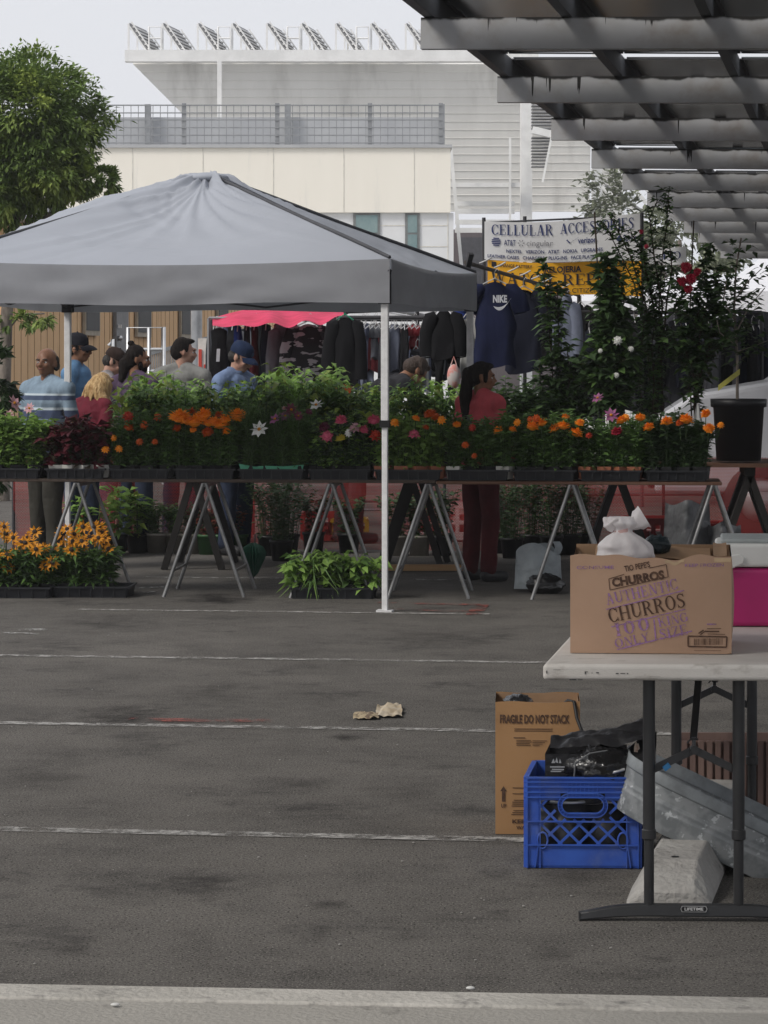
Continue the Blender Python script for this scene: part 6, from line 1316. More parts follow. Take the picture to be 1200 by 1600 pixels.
o = bagmesh(P(852, 914, Z - .05) * 1, (.125, .09, .075), 4); ob = o.build('black_bag', plask, origin=Vector((X(852, Z), Z - .05, 0))); tag(ob, 'small black plastic bag slumped at the foot of the white carrier bag', 'bag')
Z = 19.9
for i, (px, y0, y1, w) in enumerate(((1074, 785, 870, 78), (1130, 818, 880, 62))):
    mb = MB(); mb.grid(lambda u, v: P(px - w / 2 * (1 - .12 * v) + w * (1 - .12 * v) * u, y1 + (y0 - y1) * v + 4 * math.sin(u * 9) * v, Z + .12 * math.cos(u * 6.283) + .04 * noise.noise(Vector((u * 6, v * 5, i)))), 24, 12)
    o = mb.build('plastic_sack', plasd, origin=(X(px, Z), Z, 0)); tag(o, ('tall grey plastic sack standing under the right end of the table', 'lower grey plastic sack behind the bright cooler lid')[i], 'sack')
for i, (px, py, r, c, lb) in enumerate(((545, 800, (.32, .15, .2), (.45, .28, .02), 'yellow plastic crate glimpsed through the red net'), (500, 790, (.3, .15, .25), (.30, .03, .025), 'red plastic crate glimpsed through the net beside the yellow one'), (690, 800, (.45, .12, .34), (.42, .36, .36), 'pale block-patterned box behind the net right of the canopy leg'), (1010, 800, (.36, .2, .34), (.20, .018, .018), 'deep red crate under the rear table behind the churros box'), (365, 790, (.32, .2, .42), (.22, .02, .02), 'dark red crate behind the net left of the cosmos tray'), (1100, 790, (.3, .2, .3), (.26, .022, .02), 'red crate under the rear table left of the black pot'))):
    Z = 24.2 if i not in (3, 5) else 21.9
    t = thing('plastic_crate', lb, 'crate', (X(px, Z), Z, 0)); m = mat('crate_plastic', c, .5); mb = MB(); w, d, h = r[0] / 1, r[1] * 2, r[2]
    z0 = 0.02
    mb.box((X(px, Z), Z, z0 + .01), (w, d, .02)); 
    for s in (-1, 1):
        mb.box((X(px, Z), Z + s * d / 2, h * .93), (w, .02, h * .16)); mb.box((X(px, Z) + s * w / 2, Z, h * .93), (.02, d, h * .16))
        for k in range(6): mb.box((X(px, Z) - w / 2 + w * k / 5, Z + s * d / 2, h / 2), (.035, .018, h * .8))
        mb.box((X(px, Z), Z + s * d / 2, h * .5), (w, .016, h * .1)); mb.box((X(px, Z), Z + s * d / 2, h * .15), (w, .019, h * .2))
    mb.build('crate_body', m, t); mb = MB(); mb.box((X(px, Z), Z, h * .4), (w * .9, d * .85, h * .6)); mb.build('crate_contents', mat('mixed_goods', (.35, .3, .28), .7, c2=(.2, .03, .03), scale=9, lo=.45, hi=.5), t)
Z = FP * HC / (893 - HY); mb = MB(); a = P(478, 889, Z); b = P(742, 895, Z + .0); a.z = b.z = .03; mb.bar(a, b, .05, .045); tag(mb.build('timber_batten', mat('raw_timber', (.42, .27, .14), .8, c2=(.33, .2, .1), scale=4, stretch=(.3, 3, 3)), origin=a), 'long raw wooden batten lying on the ground behind the canopy leg', 'batten')
# folded green ribbed parasol on the ground
Z = FP * HC / (906 - HY); t = thing('folded_parasol', 'folded dark green ribbed parasol standing under the table', 'parasol', (X(396, Z), Z, 0))
mb = MB(); n = 44; pts = [(0.004, .02), (.03, .05), (.075, .16), (.082, .2), (.06, .24), (.012, .27)]
vs = []; 
for (r, z) in pts:
    for k in range(n): a = 6.283 * k / n; rr_ = r * (1 + .16 * (1 if k % 2 else -1)); vs.append((X(396, Z) + rr_ * math.cos(a), Z + rr_ * math.sin(a), z))
mb.add(vs, [(j * n + k, j * n + (k + 1) % n, (j + 1) * n + (k + 1) % n, (j + 1) * n + k) for j in range(len(pts) - 1) for k in range(n)]); mb.build('canopy', mat('dark_green_cloth', (.012, .075, .045), .6), t)
mb = MB(); mb.tube([(X(396, Z), Z, 0), (X(396, Z) + .012, Z, .33)], .006, 6); mb.build('shaft', darkm, t)
# ------------------------------------------------------------------ folding table
ZT0 = 7.74; TT = .745
tab_w = mat('table_plastic', (.56, .535, .50), .55, c2=(.48, .455, .42), scale=5, lo=.35, hi=.7, bump=.08, bscale=120, c3=(.30, .27, .24), s3=9, lo3=.6, hi3=.78, stretch=(1, 1, 2))
leg_m = mat('table_leg_grey', (.019, .0195, .021), .42, c2=(.014, .014, .015), scale=12, spec=.5)
tl = Vector((X(848, ZT0), ZT0, TT)); tu = Vector((1, -.03, 0)).normalized(); td = Vector((.16, 1, 0)).normalized()
def T(u, d, z=0): return Vector((tl.x, tl.y, 0)) + tu * u + td * d + Vector((0, 0, TT + z))
ft = thing('folding_table', 'white plastic folding table with dark grey legs at the right edge', 'table', (tl.x + .45, tl.y + .9, 0))
TW, TL = .80, 1.82
mb = MB(); mb.prism([T(0, 0, -.046), T(TW, 0, -.046), T(TW, TL, -.046), T(0, TL, -.046)], (0, 0, .046)); mb.build('tabletop', tab_w, ft, bevel=.012, seg=4)
mb = MB(); fr = frame(T(0, -.001, -.046), tu, (0, 0, 1))
for u0, u1, v0, v1 in ((.118, .121, .018, .026), (.118, .127, .024, .026), (.137, .140, .021, .023), (.150, .158, .021, .024), (.075, .095, .0015, .0045), (.098, .112, .002, .004), (.205, .213, .019, .022), (.218, .232, .020, .022), (.236, .24, .019, .022), (.03, .05, .03, .031), (.3, .33, .012, .0125), (.01, .013, .02, .028)): rect(mb, fr, u0, v0, u1, v1, 0, .0015)
mb.build('scuff_mark', leg_m, ft)
def legpair(d0, badge):
    uA, uB = .29, .545
    for u in (uA, uB):
        a = T(u, d0); x, y = a.x, a.y; mb = MB(); mb.tube([(x, y, .245), (x, y, TT - .048)], .0175, 16); mb.tube([(x, y, .03), (x, y, .25)], .0145, 16); lg = mb.build('leg', leg_m, ft)
        mb = MB(); mb.lathe([(.0178, 0), (.0205, .003), (.0205, .027), (.0178, .03)], c=(x, y, .232), seg=24, sm=False); mb.build('collar', leg_m, lg)
    pts = [];
    for k in range(25):
        s = k / 24; u = .09 + (.745 - .09) * s; p = T(u, d0); arch = .026 * math.sin(math.pi * min(1, max(0, (s - .0) / .28)) * .5) * math.sin(math.pi * min(1, max(0, (1 - s) / .28)) * .5); pts.append((p, arch))
    mb = MB(); vs = []
    for p, a in pts: vs += [p * 1 + Vector((0, -.019, -TT + .002 + a * .45)), p + Vector((0, .019, -TT + .002 + a * .45)), p + Vector((0, .014, -TT + .022 + a)), p + Vector((0, -.014, -TT + .022 + a))]
    fs = [(4 * i + k, 4 * i + 4 + k, 4 * i + 4 + (k + 1) % 4, 4 * i + (k + 1) % 4) for i in range(24) for k in range(4)] + [(3, 2, 1, 0), (96, 97, 98, 99)]
    mb.add(vs, fs, 0, False); ftb = mb.build('foot_bar', leg_m, ft, bevel=.004)
    if badge:
        p = T(.415, d0); g = frame(Vector((p.x - .038, p.y - .0215, .0285)), tu, Vector((0, .05, 1)))
        mb = MB(); mb.add([g(0.004, 0), g(.073, 0), g(.077, .009), g(.073, .018), (g(.004, .018)), g(0, .009)], [(0, 1, 2, 3, 4, 5)]); bd = mb.build('badge', mat('badge_silver', (.5, .5, .5), .3, metal=.7), ftb)
        mb = MB(); mb.add([g(0.006, .002, .0006), g(.071, .002, .0006), g(.0745, .009, .0006), g(.071, .016, .0006), (g(.006, .016, .0006)), g(.0025, .009, .0006)], [(0, 1, 2, 3, 4, 5)], 1); write(mb, sans("LIFETIME", .02), g, .012, .0052, .0085, 0, width=.053, base=.0012); mb.build('badge_lettering', [MT['hanger'], MT['black']], bd)
    ap = T((uA + uB) / 2, d0 + .02); apex = Vector((ap.x, ap.y, .485)); mb = MB()
    for u in (uA, uB): a = T(u, d0 + .012); mb.bar(apex, (a.x, a.y, .425), .022, .008, up=Vector((0, 1, 0)))
    mb.tube([apex + Vector((0, -.012, 0)), apex + Vector((0, .014, 0))], .013, 10); mb.build('brace', leg_m, ft)
    sgn = 1 if badge else -1; e = T((uA + uB) / 2, d0 + sgn * .40)
    mb = MB(); mb.bar(apex + Vector((0, .016 * sgn, .03)), (e.x, e.y, TT - .05), .02, .012, up=Vector((0, 0, 1))); mb.tube([apex, apex + Vector((0, .01 * sgn, .035))], .006, 6)
    mb.tube([apex + Vector((-.02, 0, .02)), apex + Vector((-.006, 0, .034)), apex + Vector((.012, 0, .03))], .0025, 5); mb.build('strut', leg_m, ft)
    return T(uA, d0), apex
legpair(.13, True); pa, apx = legpair(1.60, False)
mb = MB(); p = T(.312, .13); mb.bar((p.x + .02, p.y, .432), (p.x + .037, p.y, .445), .024, .012); tag(mb.build('tape_strip', mat('blue_tape', (.03, .16, .35), .5), origin=(p.x + .03, p.y, .44)), 'strip of blue tape wrapped round the front table brace', 'tape')
# ------------------------------------------------------------------ churros carton on the table
card = mat('corrugated_card', (.40, .262, .18), .85, c2=(.345, .222, .15), scale=3, lo=.35, hi=.7, bump=.05, bscale=60, stretch=(1, 1, 1)); card_in = mat('card_inside', (.33, .21, .125), .9); card_tape = mat('packing_tape', (.50, .36, .22), .25, coat=.3)
Zc = 8.02; BW, BHt, BD_ = .467, .283, .40; bo = Vector((X(891, Zc), Zc, TT + .002)); bu = Vector((1, -.075, 0)).normalized(); bd = Vector((.115, 1, 0)).normalized()
def B(u, d, z): return bo + bu * u + bd * d + Vector((0, 0, z))
def bulge(u, z): return .010 * math.sin(math.pi * min(1, max(0, u / BW))) * math.sin(math.pi * min(1, max(0, z / BHt)))
bx = thing('churros_carton', 'brown cardboard carton printed CHURROS standing on the white table', 'box', bo + bu * BW / 2 + bd * BD_ / 2)
mb = MB(); th = .005
def rim(u): return .004 * math.sin(u * 21) - .010 * math.exp(-((u - .30) / .05) ** 2) + .003 * math.sin(u * 55)
mb.grid(lambda s, v: B(s * BW, -bulge(s * BW, v * BHt), v * (BHt + rim(s * BW) * v)), 40, 14)
mb.grid(lambda s, v: B((1 - s) * BW, th - bulge(BW * (1 - s), v * BHt), v * (BHt + rim((1 - s) * BW) * v)), 40, 14, 1)
mb.grid(lambda s, v: B(BW + .010 * math.sin(math.pi * s) * math.sin(math.pi * v), s * BD_, v * (BHt + .012 * s)), 12, 8); mb.grid(lambda s, v: B(BW - th, (1 - s) * BD_, v * (BHt + .012 * (1 - s))), 12, 8, 1)
mb.grid(lambda s, v: B(0, (1 - s) * BD_, v * (BHt - .02 * math.sin(s * 2.6))), 12, 8); mb.grid(lambda s, v: B(th, s * BD_, v * (BHt - .02 * math.sin((1 - s) * 2.6))), 12, 8, 1)
mb.grid(lambda s, v: B((1 - s) * BW, BD_, v * (BHt + .008)), 16, 6); mb.grid(lambda s, v: B(s * BW, BD_ - th, v * (BHt + .008)), 16, 6, 1)
mb.prism([B(0, 0, 0), B(BW, 0, 0), B(BW, BD_, 0), B(0, BD_, 0)], (0, 0, .004), 1)
mb.grid(lambda s, v: B(s * BW, v * th - bulge(s * BW, BHt), BHt + rim(s * BW)), 30, 1, 1)
mb.build('carton', [card, card_in], bx)
mb = MB(); mb.grid(lambda s, v: B(BW - .012 - .04 * v, .10 + s * .28, BHt - .004 + .020 * s - .004 * math.sin(v * 3)), 10, 3); mb.grid(lambda s, v: B(.06 + s * (BW - .12), BD_ - .01 - .10 * v, BHt + .004 - .03 * v + .006 * math.sin(s * 5)), 18, 4); mb.grid(lambda s, v: B(.012 + .06 * v, .06 + s * .28, BHt - .012 - .06 * v + .006 * math.sin(s * 7)), 10, 3); mb.build('flap', card_in, bx)
mb = MB(); mb.grid(lambda s, v: B(.275 + s * .055, -.0012 - bulge(.3, BHt * .96), BHt - .012 + rim(.28 + s * .05) + v * .009 + .003 * math.sin(s * 9)), 8, 2); mb.grid(lambda s, v: B(BW - .05 + s * .049, -.0012, BHt - .016 + .012 * v), 4, 2); mb.build('torn_tape', card_tape, bx)
def face(u, v, o=0): return B(u, -bulge(u, v) - .0008 - o, v)
upx = lambda px: (px - 891) / 250 * BW
vpx = lambda py, px=1000: ((1021 - py) + (px - 1000) * .020) / 150.5 * BHt
ink1 = mat('brown_black_print', (.055, .03, .022), .8, c2=(.10, .055, .035), scale=60, lo=.4, hi=.6); ink2 = worn('purple_print', (.31, .17, .36), .34, .52, 60)
mb = MB(); A = rad(13.0)
def line(txt, px, py, hpx, wpx, mi=0, ang=A, b=.0012): write(mb, txt, face, upx(px), vpx(py, px), hpx / 150 * BHt, mi, width=wpx / 250 * BW, ang=ang, base=b)
line(sans("CHURROS", .05, .95), 957, 917, 13, 82, ang=rad(9.5)); line(serif("CHURROS"), 953, 973, 22, 121, ang=rad(12.5)); line(sans("TIO PEPE'S", .02, .8), 976, 894, 9, 40, ang=rad(11))
def seg_(a, b, w, mi=0):
    p0 = Vector((upx(a[0]), vpx(a[1], a[0]))); p1 = Vector((upx(b[0]), vpx(b[1], b[0]))); d = (p1 - p0).normalized(); n_ = Vector((-d.y, d.x)) * w / 2; k = 12; 
    for i in range(k):
        q0 = p0.lerp(p1, i / k); q1 = p0.lerp(p1, (i + 1) / k); mb.add([face(*(q0 - n_), .0012), face(*(q1 - n_), .0012), face(*(q1 + n_), .0012), face(*(q0 + n_), .0012)], [(0, 1, 2, 3)], mi)
for a, b in (((951, 905), (953, 922)), ((953, 922), (1043, 903)), ((1043, 903), (1040, 884)), ((951, 905), (975, 898)), ((1014, 889), (1040, 884))): seg_(a, b, .0022)
for a, b in (((1074, 995), (1134, 997)), ((1134, 997), (1133, 1013)), ((1133, 1013), (1074, 1011)), ((1074, 1011), (1074, 995))): seg_(a, b, .0042)
xx = 1083.0
while xx < 1127: w_ = R.choice((.0006, .0011, .0017)); seg_((xx, 999), (xx, 1009), w_); xx += R.uniform(1.0, 2.0)
for a, b, w in (((1103, 984), (1125, 984), .002), ((1100, 988), (1122, 988.5), .004), ((1104, 992), (1131, 993), .0018), ((1090, 991), (1098, 986), .004), ((1093, 993), (1101, 987), .003), ((1083, 1017), (1125, 1018), .001)): seg_(a, b, w)
mb.build('brown_print', ink1, bx)
mb = MB(); line(serif("AUTHENTIC"), 948, 945, 17, 114, ang=rad(13)); line(serif("100"), 962, 994, 20, 56, ang=rad(12)); line(serif("KING"), 1029, 980, 14, 46, ang=rad(12)); line(serif("SIZE"), 1031, 1000, 16, 44, ang=rad(12)); line(serif("ONLY"), 962, 1012, 14, 54, ang=rad(12))
for a, b, w in (((947, 952), (1068, 924), .003), ((955, 979), (1070, 953), .003), ((964, 1014.5), (1080, 987), .004), ((1021, 968), (1024, 1000), .004)): seg_(a, b, w)
line(sans("CONSUME", .01), 901, 889, 5, 58, ang=rad(1)); line(sans("KEEP FROZEN", .01), 1069, 888, 5, 60, ang=rad(1)); seg_((1103, 977), (1118, 977), .004)
mb.build('purple_print', ink2, bx)
# white knotted bag in the carton
Z = 8.24; c = P(979, 870, Z); t = thing('knotted_bag', 'knotted white plastic bag lying on top of the churros carton', 'bag', c)
def tubebag(u, v):
    # body, waist at the knot, then two ears of gathered plastic
    a = 6.283 * u; prof = [(0.0, .066), (.2, .080), (.42, .074), (.60, .048), (.70, .026), (.76, .024), (.86, .042), (1.0, .034)]
    for (v0, r0), (v1, r1) in zip(prof, prof[1:]):
        if v <= v1: r = r0 + (r1 - r0) * (v - v0) / (v1 - v0); break
    z = -.03 + v * .15; r *= 1 + .16 * noise.noise(Vector((math.cos(a) * 1.6, math.sin(a) * 1.6, v * 5))) + .05 * math.sin(a * 9 + v * 4)
    return c + Vector((r * math.cos(a) * 1.08 - .022 * v + .004, r * math.sin(a) * .8, z))
mb = MB(); mb.grid(tubebag, 48, 30); mb.build('bag_body', plas, t)
mb = MB()
def ear(u, v): r = .010 + .026 * v; a = 6.283 * u; o = Vector((.004 + .05 * v, 0, .088 + .032 * v)); k = 1 + .25 * noise.noise(Vector((math.cos(a) * 2, math.sin(a) * 2, v * 4))); return c + o + Vector((-.55 * r * math.cos(a), r * .45 * math.sin(a), .9 * r * math.cos(a))) * k
mb.grid(ear, 24, 8); 
def ear2(u, v): r = .022 + .018 * math.sin(v * 2.6); a = 6.283 * u; o = Vector((-.026 - .008 * v, 0, .085 + .028 * v)); k = 1 + .2 * noise.noise(Vector((math.cos(a) * 2, 5 + math.sin(a) * 2, v * 4))); return c + o + Vector((r * math.cos(a), r * .7 * math.sin(a), .012 * math.sin(a * 3))) * k * (1 if v < .8 else 1 - (v - .8) * 2.5)
mb.grid(ear2, 24, 8); mb.build('knot_ear', plas, t)
mb = MB(); mb.grid(lambda u, v: c + Vector((.0255 * math.cos(6.283 * u) - .013, .022 * math.sin(6.283 * u), .071 + .012 * v + .006 * math.cos(6.283 * u))), 20, 2); mb.build('tie', mat('pink_tie', (.75, .50, .47), .5, transl=.3), t)
Z = 8.33; c2 = P(1026, 852, Z); o = bagmesh(c2, (.042, .035, .030), 8); ob = o.build('dark_bag', mat('teal_black_plastic', (.016, .026, .03), .3, bump=.6, bscale=40), origin=c2); tag(ob, 'small dark crumpled bag behind the knotted white bag in the carton', 'bag')
# ------------------------------------------------------------------ pink cool box
Z = 8.80; cx0 = X(1120, Z); t = thing('cool_box', 'magenta cool box with a white lid at the far right of the table', 'cool box', (cx0 + .24, Z + .15, TT))
pk = mat('magenta_plastic', (.42, .012, .14), .35, c2=(.38, .011, .125), spec=.5); lidm = mat('cool_box_white', (.62, .62, .60), .4, c2=(.56, .56, .54), scale=4); lidt = mat('cool_box_lid_grey', (.36, .39, .39), .45)
f3 = lambda x, y, z: Vector((cx0 + x + y * .12, Z + y - x * .05, TT + z))
mb = MB(); n = 1
vs = [f3(.012, .008, .002), f3(.468, .008, .002), f3(.468, .30, .002), f3(.012, .30, .002)]; ve = [f3(0, 0, .190), f3(.48, 0, .190), f3(.48, .31, .190), f3(0, .31, .190)]
mb.add(vs + ve, [(3, 2, 1, 0), (4, 5, 6, 7), (0, 1, 5, 4), (1, 2, 6, 5), (2, 3, 7, 6), (3, 0, 4, 7)]); mb.build('cooler_body', pk, t, bevel=.014, seg=3)
mb = MB(); mb.prism([f3(-.006, -.006, .193), f3(.486, -.006, .193), f3(.486, .316, .193), f3(-.006, .316, .193)], (0, 0, .075)); ld = mb.build('lid', lidm, t, bevel=.012, seg=3)
mb = MB(); mb.prism([f3(.012, .012, .2665), f3(.468, .012, .2665), f3(.468, .30, .2665), f3(.012, .30, .2665)], (0, 0, .016)); mb.build('lid_top', lidt, ld, bevel=.007)
mb = MB(); mb.prism([f3(-.006, -.018, .175), f3(.04, -.018, .185), f3(.085, -.018, .205), f3(.09, -.018, .225), f3(.07, -.018, .235), f3(-.006, -.018, .225)][::-1], (0, .011, 0)); mb.build('handle_arm', lidm, t, bevel=.004)
# ------------------------------------------------------------------ tall carton on the ground
Zk = FP * HC / (1304 - HY); kw, kh, kd = .285, .445, .26; ko = Vector((X(774, Zk), Zk, .002)); ku = Vector((1, -.03, 0)).normalized(); kdv = Vector((.05, 1, 0)).normalized()
card2 = mat('tan_card', (.36, .205, .095), .85, c2=(.31, .175, .08), scale=2.5, lo=.35, hi=.7, bump=.05, bscale=60, c3=(.27, .15, .07), s3=5, lo3=.6, hi3=.75)
KF = lambda u, d, z: ko + ku * u + kdv * d + Vector((0, 0, z))
kb = thing('tall_carton', 'tall open tan cardboard carton printed FRAGILE DO NOT STACK on the ground', 'box', KF(kw / 2, kd / 2, 0))
mb = MB(); wb = lambda u, v: .006 * math.sin(math.pi * u) * math.sin(math.pi * v)
for (p0, p1, sg) in (((0, 0), (kw, 0), 1), ((kw, 0), (kw, kd), 1), ((kw, kd), (0, kd), 1), ((0, kd), (0, 0), 1)):
    mb.grid(lambda s, v: KF(p0[0] + (p1[0] - p0[0]) * s, p0[1] + (p1[1] - p0[1]) * s - (wb(s, v) if p0[1] == p1[1] == 0 else 0), v * (kh + .003 * math.sin(s * 8))), 14, 8)
i_ = .005
for (p0, p1) in (((kw - i_, i_), (i_, i_)), ((kw - i_, kd - i_), (kw - i_, i_)), ((i_, kd - i_), (kw - i_, kd - i_)), ((i_, i_), (i_, kd - i_))):
    mb.grid(lambda s, v: KF(p0[0] + (p1[0] - p0[0]) * s, p0[1] + (p1[1] - p0[1]) * s, v * kh), 4, 2, 1)
mb.prism([KF(0, 0, 0), KF(kw, 0, 0), KF(kw, kd, 0), KF(0, kd, 0)], (0, 0, .005), 1); mb.build('carton', [card2, card_in], kb)
kf = lambda u, v, o=0: KF(u, -wb(u / kw, v / kh) - .0009 - o, v); ku_ = lambda px: (px - 774) / 130 * kw; kv_ = lambda py: (1304 - py) / 203 * kh
mb = MB(); write(mb, sans("FRAGILE DO NOT STACK", .035, .62), kf, ku_(781), kv_(1133), kv_(1120) - kv_(1133), 0, width=ku_(888) - ku_(781))
def kr(x0, y0, x1, y1): rect(mb, kf, ku_(x0), kv_(y1), ku_(x1), kv_(y0), 0, .0012)
for y in (1141.5, 1144.5): kr(803, y, 862, y + 1.1)
kr(802, 1155, 820, 1156.2)
for y in (1159, 1161.5, 1164, 1166.5): kr(806, y, R.uniform(826, 830), y + 1); kr(831, y + .6, R.uniform(840, 862), y + 1.5)
for y in (1232, 1241, 1251, 1254, 1257, 1260, 1267, 1270, 1273): kr(R.uniform(797, 803), y, R.uniform(822, 832), y + 1.1)
mb.add([kf(ku_(784), kv_(1254), .0012), kf(ku_(789), kv_(1254), .0012), kf(ku_(789), kv_(1238), .0012), kf(ku_(784), kv_(1238), .0012)], [(0, 1, 2, 3)]); mb.add([kf(ku_(781.5), kv_(1238), .0012), kf(ku_(791.5), kv_(1238), .0012), kf(ku_(786.5), kv_(1230), .0012)], [(0, 1, 2)])
write(mb, sans("UP", .03, .8), kf, ku_(783), kv_(1263), kv_(1257) - kv_(1263), 0, width=ku_(791) - ku_(783)); write(mb, sans("KEEP", .035, .8), kf, ku_(800), kv_(1287), kv_(1281) - kv_(1287), 0, width=ku_(826) - ku_(800)); write(mb, sans("WARM", .035, .8), kf, ku_(806), kv_(1296), kv_(1291) - kv_(1296), 0, width=ku_(830) - ku_(806))
mb.build('black_print', ink1, kb)
mb = MB(); c = KF(.075, .09, kh - .01); o = bagmesh(c, (.05, .06, .024), 5); tag(o.build('black_bag', plask, origin=c), 'scrap of black plastic showing at the top of the tall carton', 'bag')
mb = MB(); mb.tube([KF(kw * .72, .02, kh - .03), KF(kw * .86, .012, kh + .005), KF(kw * .93, .0, kh + .002), KF(kw * .96, -.02, kh - .05), KF(kw * 1.03, -.06, kh - .10), KF(kw * 1.05, -.16, kh - .15)], .006, 7); tag(mb.build('strap', MT['black'], origin=KF(kw * .9, 0, kh)), 'thin black strap hanging out of the tall carton', 'strap')
# ------------------------------------------------------------------ blue milk crate
Zm = FP * HC / (1357 - HY); mo = Vector((X(822, Zm), Zm, .003)); mu = Vector((1, -.03, 0)).normalized(); md = Vector((.13, 1, 0)).normalized(); MW, MH = .356, .285
blue = mat('blue_crate_plastic', (.032, .095, .42), .5, c2=(.026, .07, .33), scale=5, spec=.35, c3=(.075, .12, .33), s3=11, lo3=.52, hi3=.74)
mc = thing('milk_crate', 'blue plastic lattice crate full of black bags standing in front of the tall carton', 'crate', mo + mu * MW / 2 + md * MW / 2)
def side(mb, o, u, n, depth_in=.012):
    """one lattice side wall; o its lower left corner, u along it, n outward"""
    f = lambda a, b, c=0: o + u * a + Vector((0, 0, b)) + n * c
    def slab(a0, b0, a1, b1, c0, c1): mb.prism([f(a0, b0, c0), f(a1, b0, c0), f(a1, b1, c0), f(a0, b1, c0)][::1], n * (c1 - c0))
    t0 = -.006
    slab(.0, .0, MW, .072, t0 - .002, 0)                    # plain lower band
    hx, hz, hw, hr = MW / 2, .197, .040, .030
    slab(.0, .212, hx - .070, MH, t0 - .002, .0); slab(hx + .070, .212, MW, MH, t0 - .002, .0); slab(hx - .0695, .234, hx + .0695, MH, t0 - .002, .0)                # upper band, open at the hand hole
    for z in (.072, .146, .222, .238, .255, .270, MH - .002): slab(.001, z - .0022, MW - .001, z + .0022, .0002, .008)
    for a in (.0, MW - .040): slab(a, .072, a + .04, .212, t0, -.0004)
    for a in (.002, .042, .314, .350): slab(a, .0, a + .0035, MH - .004, .0004, .0078 if a not in (.042, .314) else .006)
    for a in [.13 + .0132 * k for k in range(8)]: slab(a, .222, a + .0025, .269, .0006, .0065)
    # corner brackets; a flat black disc stands for the shade in each hole
    for a in (.052, .304):
        mb.add([f(a + .0155 * math.cos(k * .524), .086 + .0255 * math.sin(k * .524), .0016) for k in range(12)], [list(range(12))], 1)
        mb.tube([f(a + .016 * math.cos(k * .524) - 0, .086 + .026 * math.sin(k * .524), .003) for k in range(13)], .0035, 6)
    for a, s in ((.026, 1), (.33, -1)): mb.prism([f(a, .001, .0006), f(a + s * .004, .001, .0006), f(a + s * .014, .071, .0006), f(a + s * .010, .071, .0006)], n * .006)
    # diagonal lattice, kept clear of the hand hole
    hx, hz, hw, hr = MW / 2, .197, .040, .030
    def inside(a, b): return abs(a - hx) < hw + hr + .012 and b > hz - hr - .012
    for s in (1, -1):
        for k in range(-8, 18):
            a0 = .042 + k * .060; pts = []
            for q in range(41):
                b = .072 + q * (.14 / 40); a = a0 + s * (b - .072) * 1.02 + (.0 if s > 0 else .01)
                ok = .041 < a < MW - .041 and not inside(a, b)
                if ok: pts.append((a, b))
                if (not ok or q == 40) and len(pts) > 3: mb.bar(f(*pts[0], -.003), f(*pts[-1], -.003), .0078, .0052 if s > 0 else .0062, up=n); pts = []
                elif not ok: pts = []
    ring = lambda r, c: [f(hx + (hw if math.cos(t) >= 0 else -hw) + r * math.cos(t), hz + r * math.sin(t), c) for t in [2 * math.pi * k / 40 + .001 for k in range(40)]]
    for (ra, rb_, c0, c1) in ((.024, .027, -.008, .010), (.036, .039, -.004, .008)):
        A, B_, C, D = ring(ra, c1), ring(rb_, c1), ring(rb_, c0), ring(ra, c0); vs = A + B_ + C + D; m = 40
        mb.add(vs, [(j * m + i, j * m + (i + 1) % m, ((j + 1) % 4) * m + (i + 1) % m, ((j + 1) % 4) * m + i) for j in range(4) for i in range(m)])
    A, B_ = ring(.0268, .001), ring(.0362, .001); mb.add(A + B_, [(i, (i + 1) % 40, 40 + (i + 1) % 40, 40 + i) for i in range(40)])
    for k in range(20): t = 2 * math.pi * k / 20; c_, s_ = math.cos(t), math.sin(t); cx_ = hx + (hw if c_ >= 0 else -hw); mb.bar(f(cx_ + .027 * c_, hz + .027 * s_, .003), f(cx_ + .036 * c_, hz + .036 * s_, .003), .002, .007, up=n)
def side_with_hole(mb, o, u, n):
    """upper band is split round the hand hole instead of running across it"""
    side(mb, o, u, n)
mbs = [MB() for _ in range(4)]
nf = Vector((mu.y, -mu.x, 0)); nr = Vector((md.y, -md.x, 0))
corners = [mo, mo + mu * MW, mo + mu * MW + md * MW, mo + md * MW]
for i, (o_, u_, n_) in enumerate(((corners[0], mu, nf), (corners[1], md, nr), (corners[2], -mu, -nf), (corners[3], -md, -nr))): side(mbs[i], o_, u_, n_)
allm = MB()
for q_ in mbs: o_ = len(allm.v); allm.v += q_.v; allm.f += [[o_ + k for k in f] for f in q_.f]; allm.m += q_.m; allm.s += q_.s
allm.prism([c_ + Vector((0, 0, .001)) for c_ in corners], (0, 0, .006)); allm.build('crate_shell', [blue, MT['black']], mc)
MC = lambda a, d, z: mo + mu * a + md * d + Vector((0, 0, z))
gmet = mat('dark_metal_pot', (.055, .055, .06), .4, metal=.5, c2=(.03, .03, .032), scale=8)
for a, d, r, h, lb in ((.12, .12, .085, .19, 'dark metal pot seen through the left of the crate lattice'), (.255, .13, .08, .19, 'dark metal pot seen through the right of the crate lattice')):
    c = MC(a, d, .009); t = thing('metal_pot', lb, 'pot', c); mb = MB(); mb.lathe([(0, 0), (r * .9, 0), (r, .02), (r, h), (r * .94, h), (r * .94, .02), (0, .02)], c=c, seg=24); mb.build('vessel', gmet, t); mb = MB(); mb.tube([c + Vector((r * math.cos(k * .1308), r * math.sin(k * .1308), h)) for k in range(49)], .005, 6); mb.build('rim', silver, t)
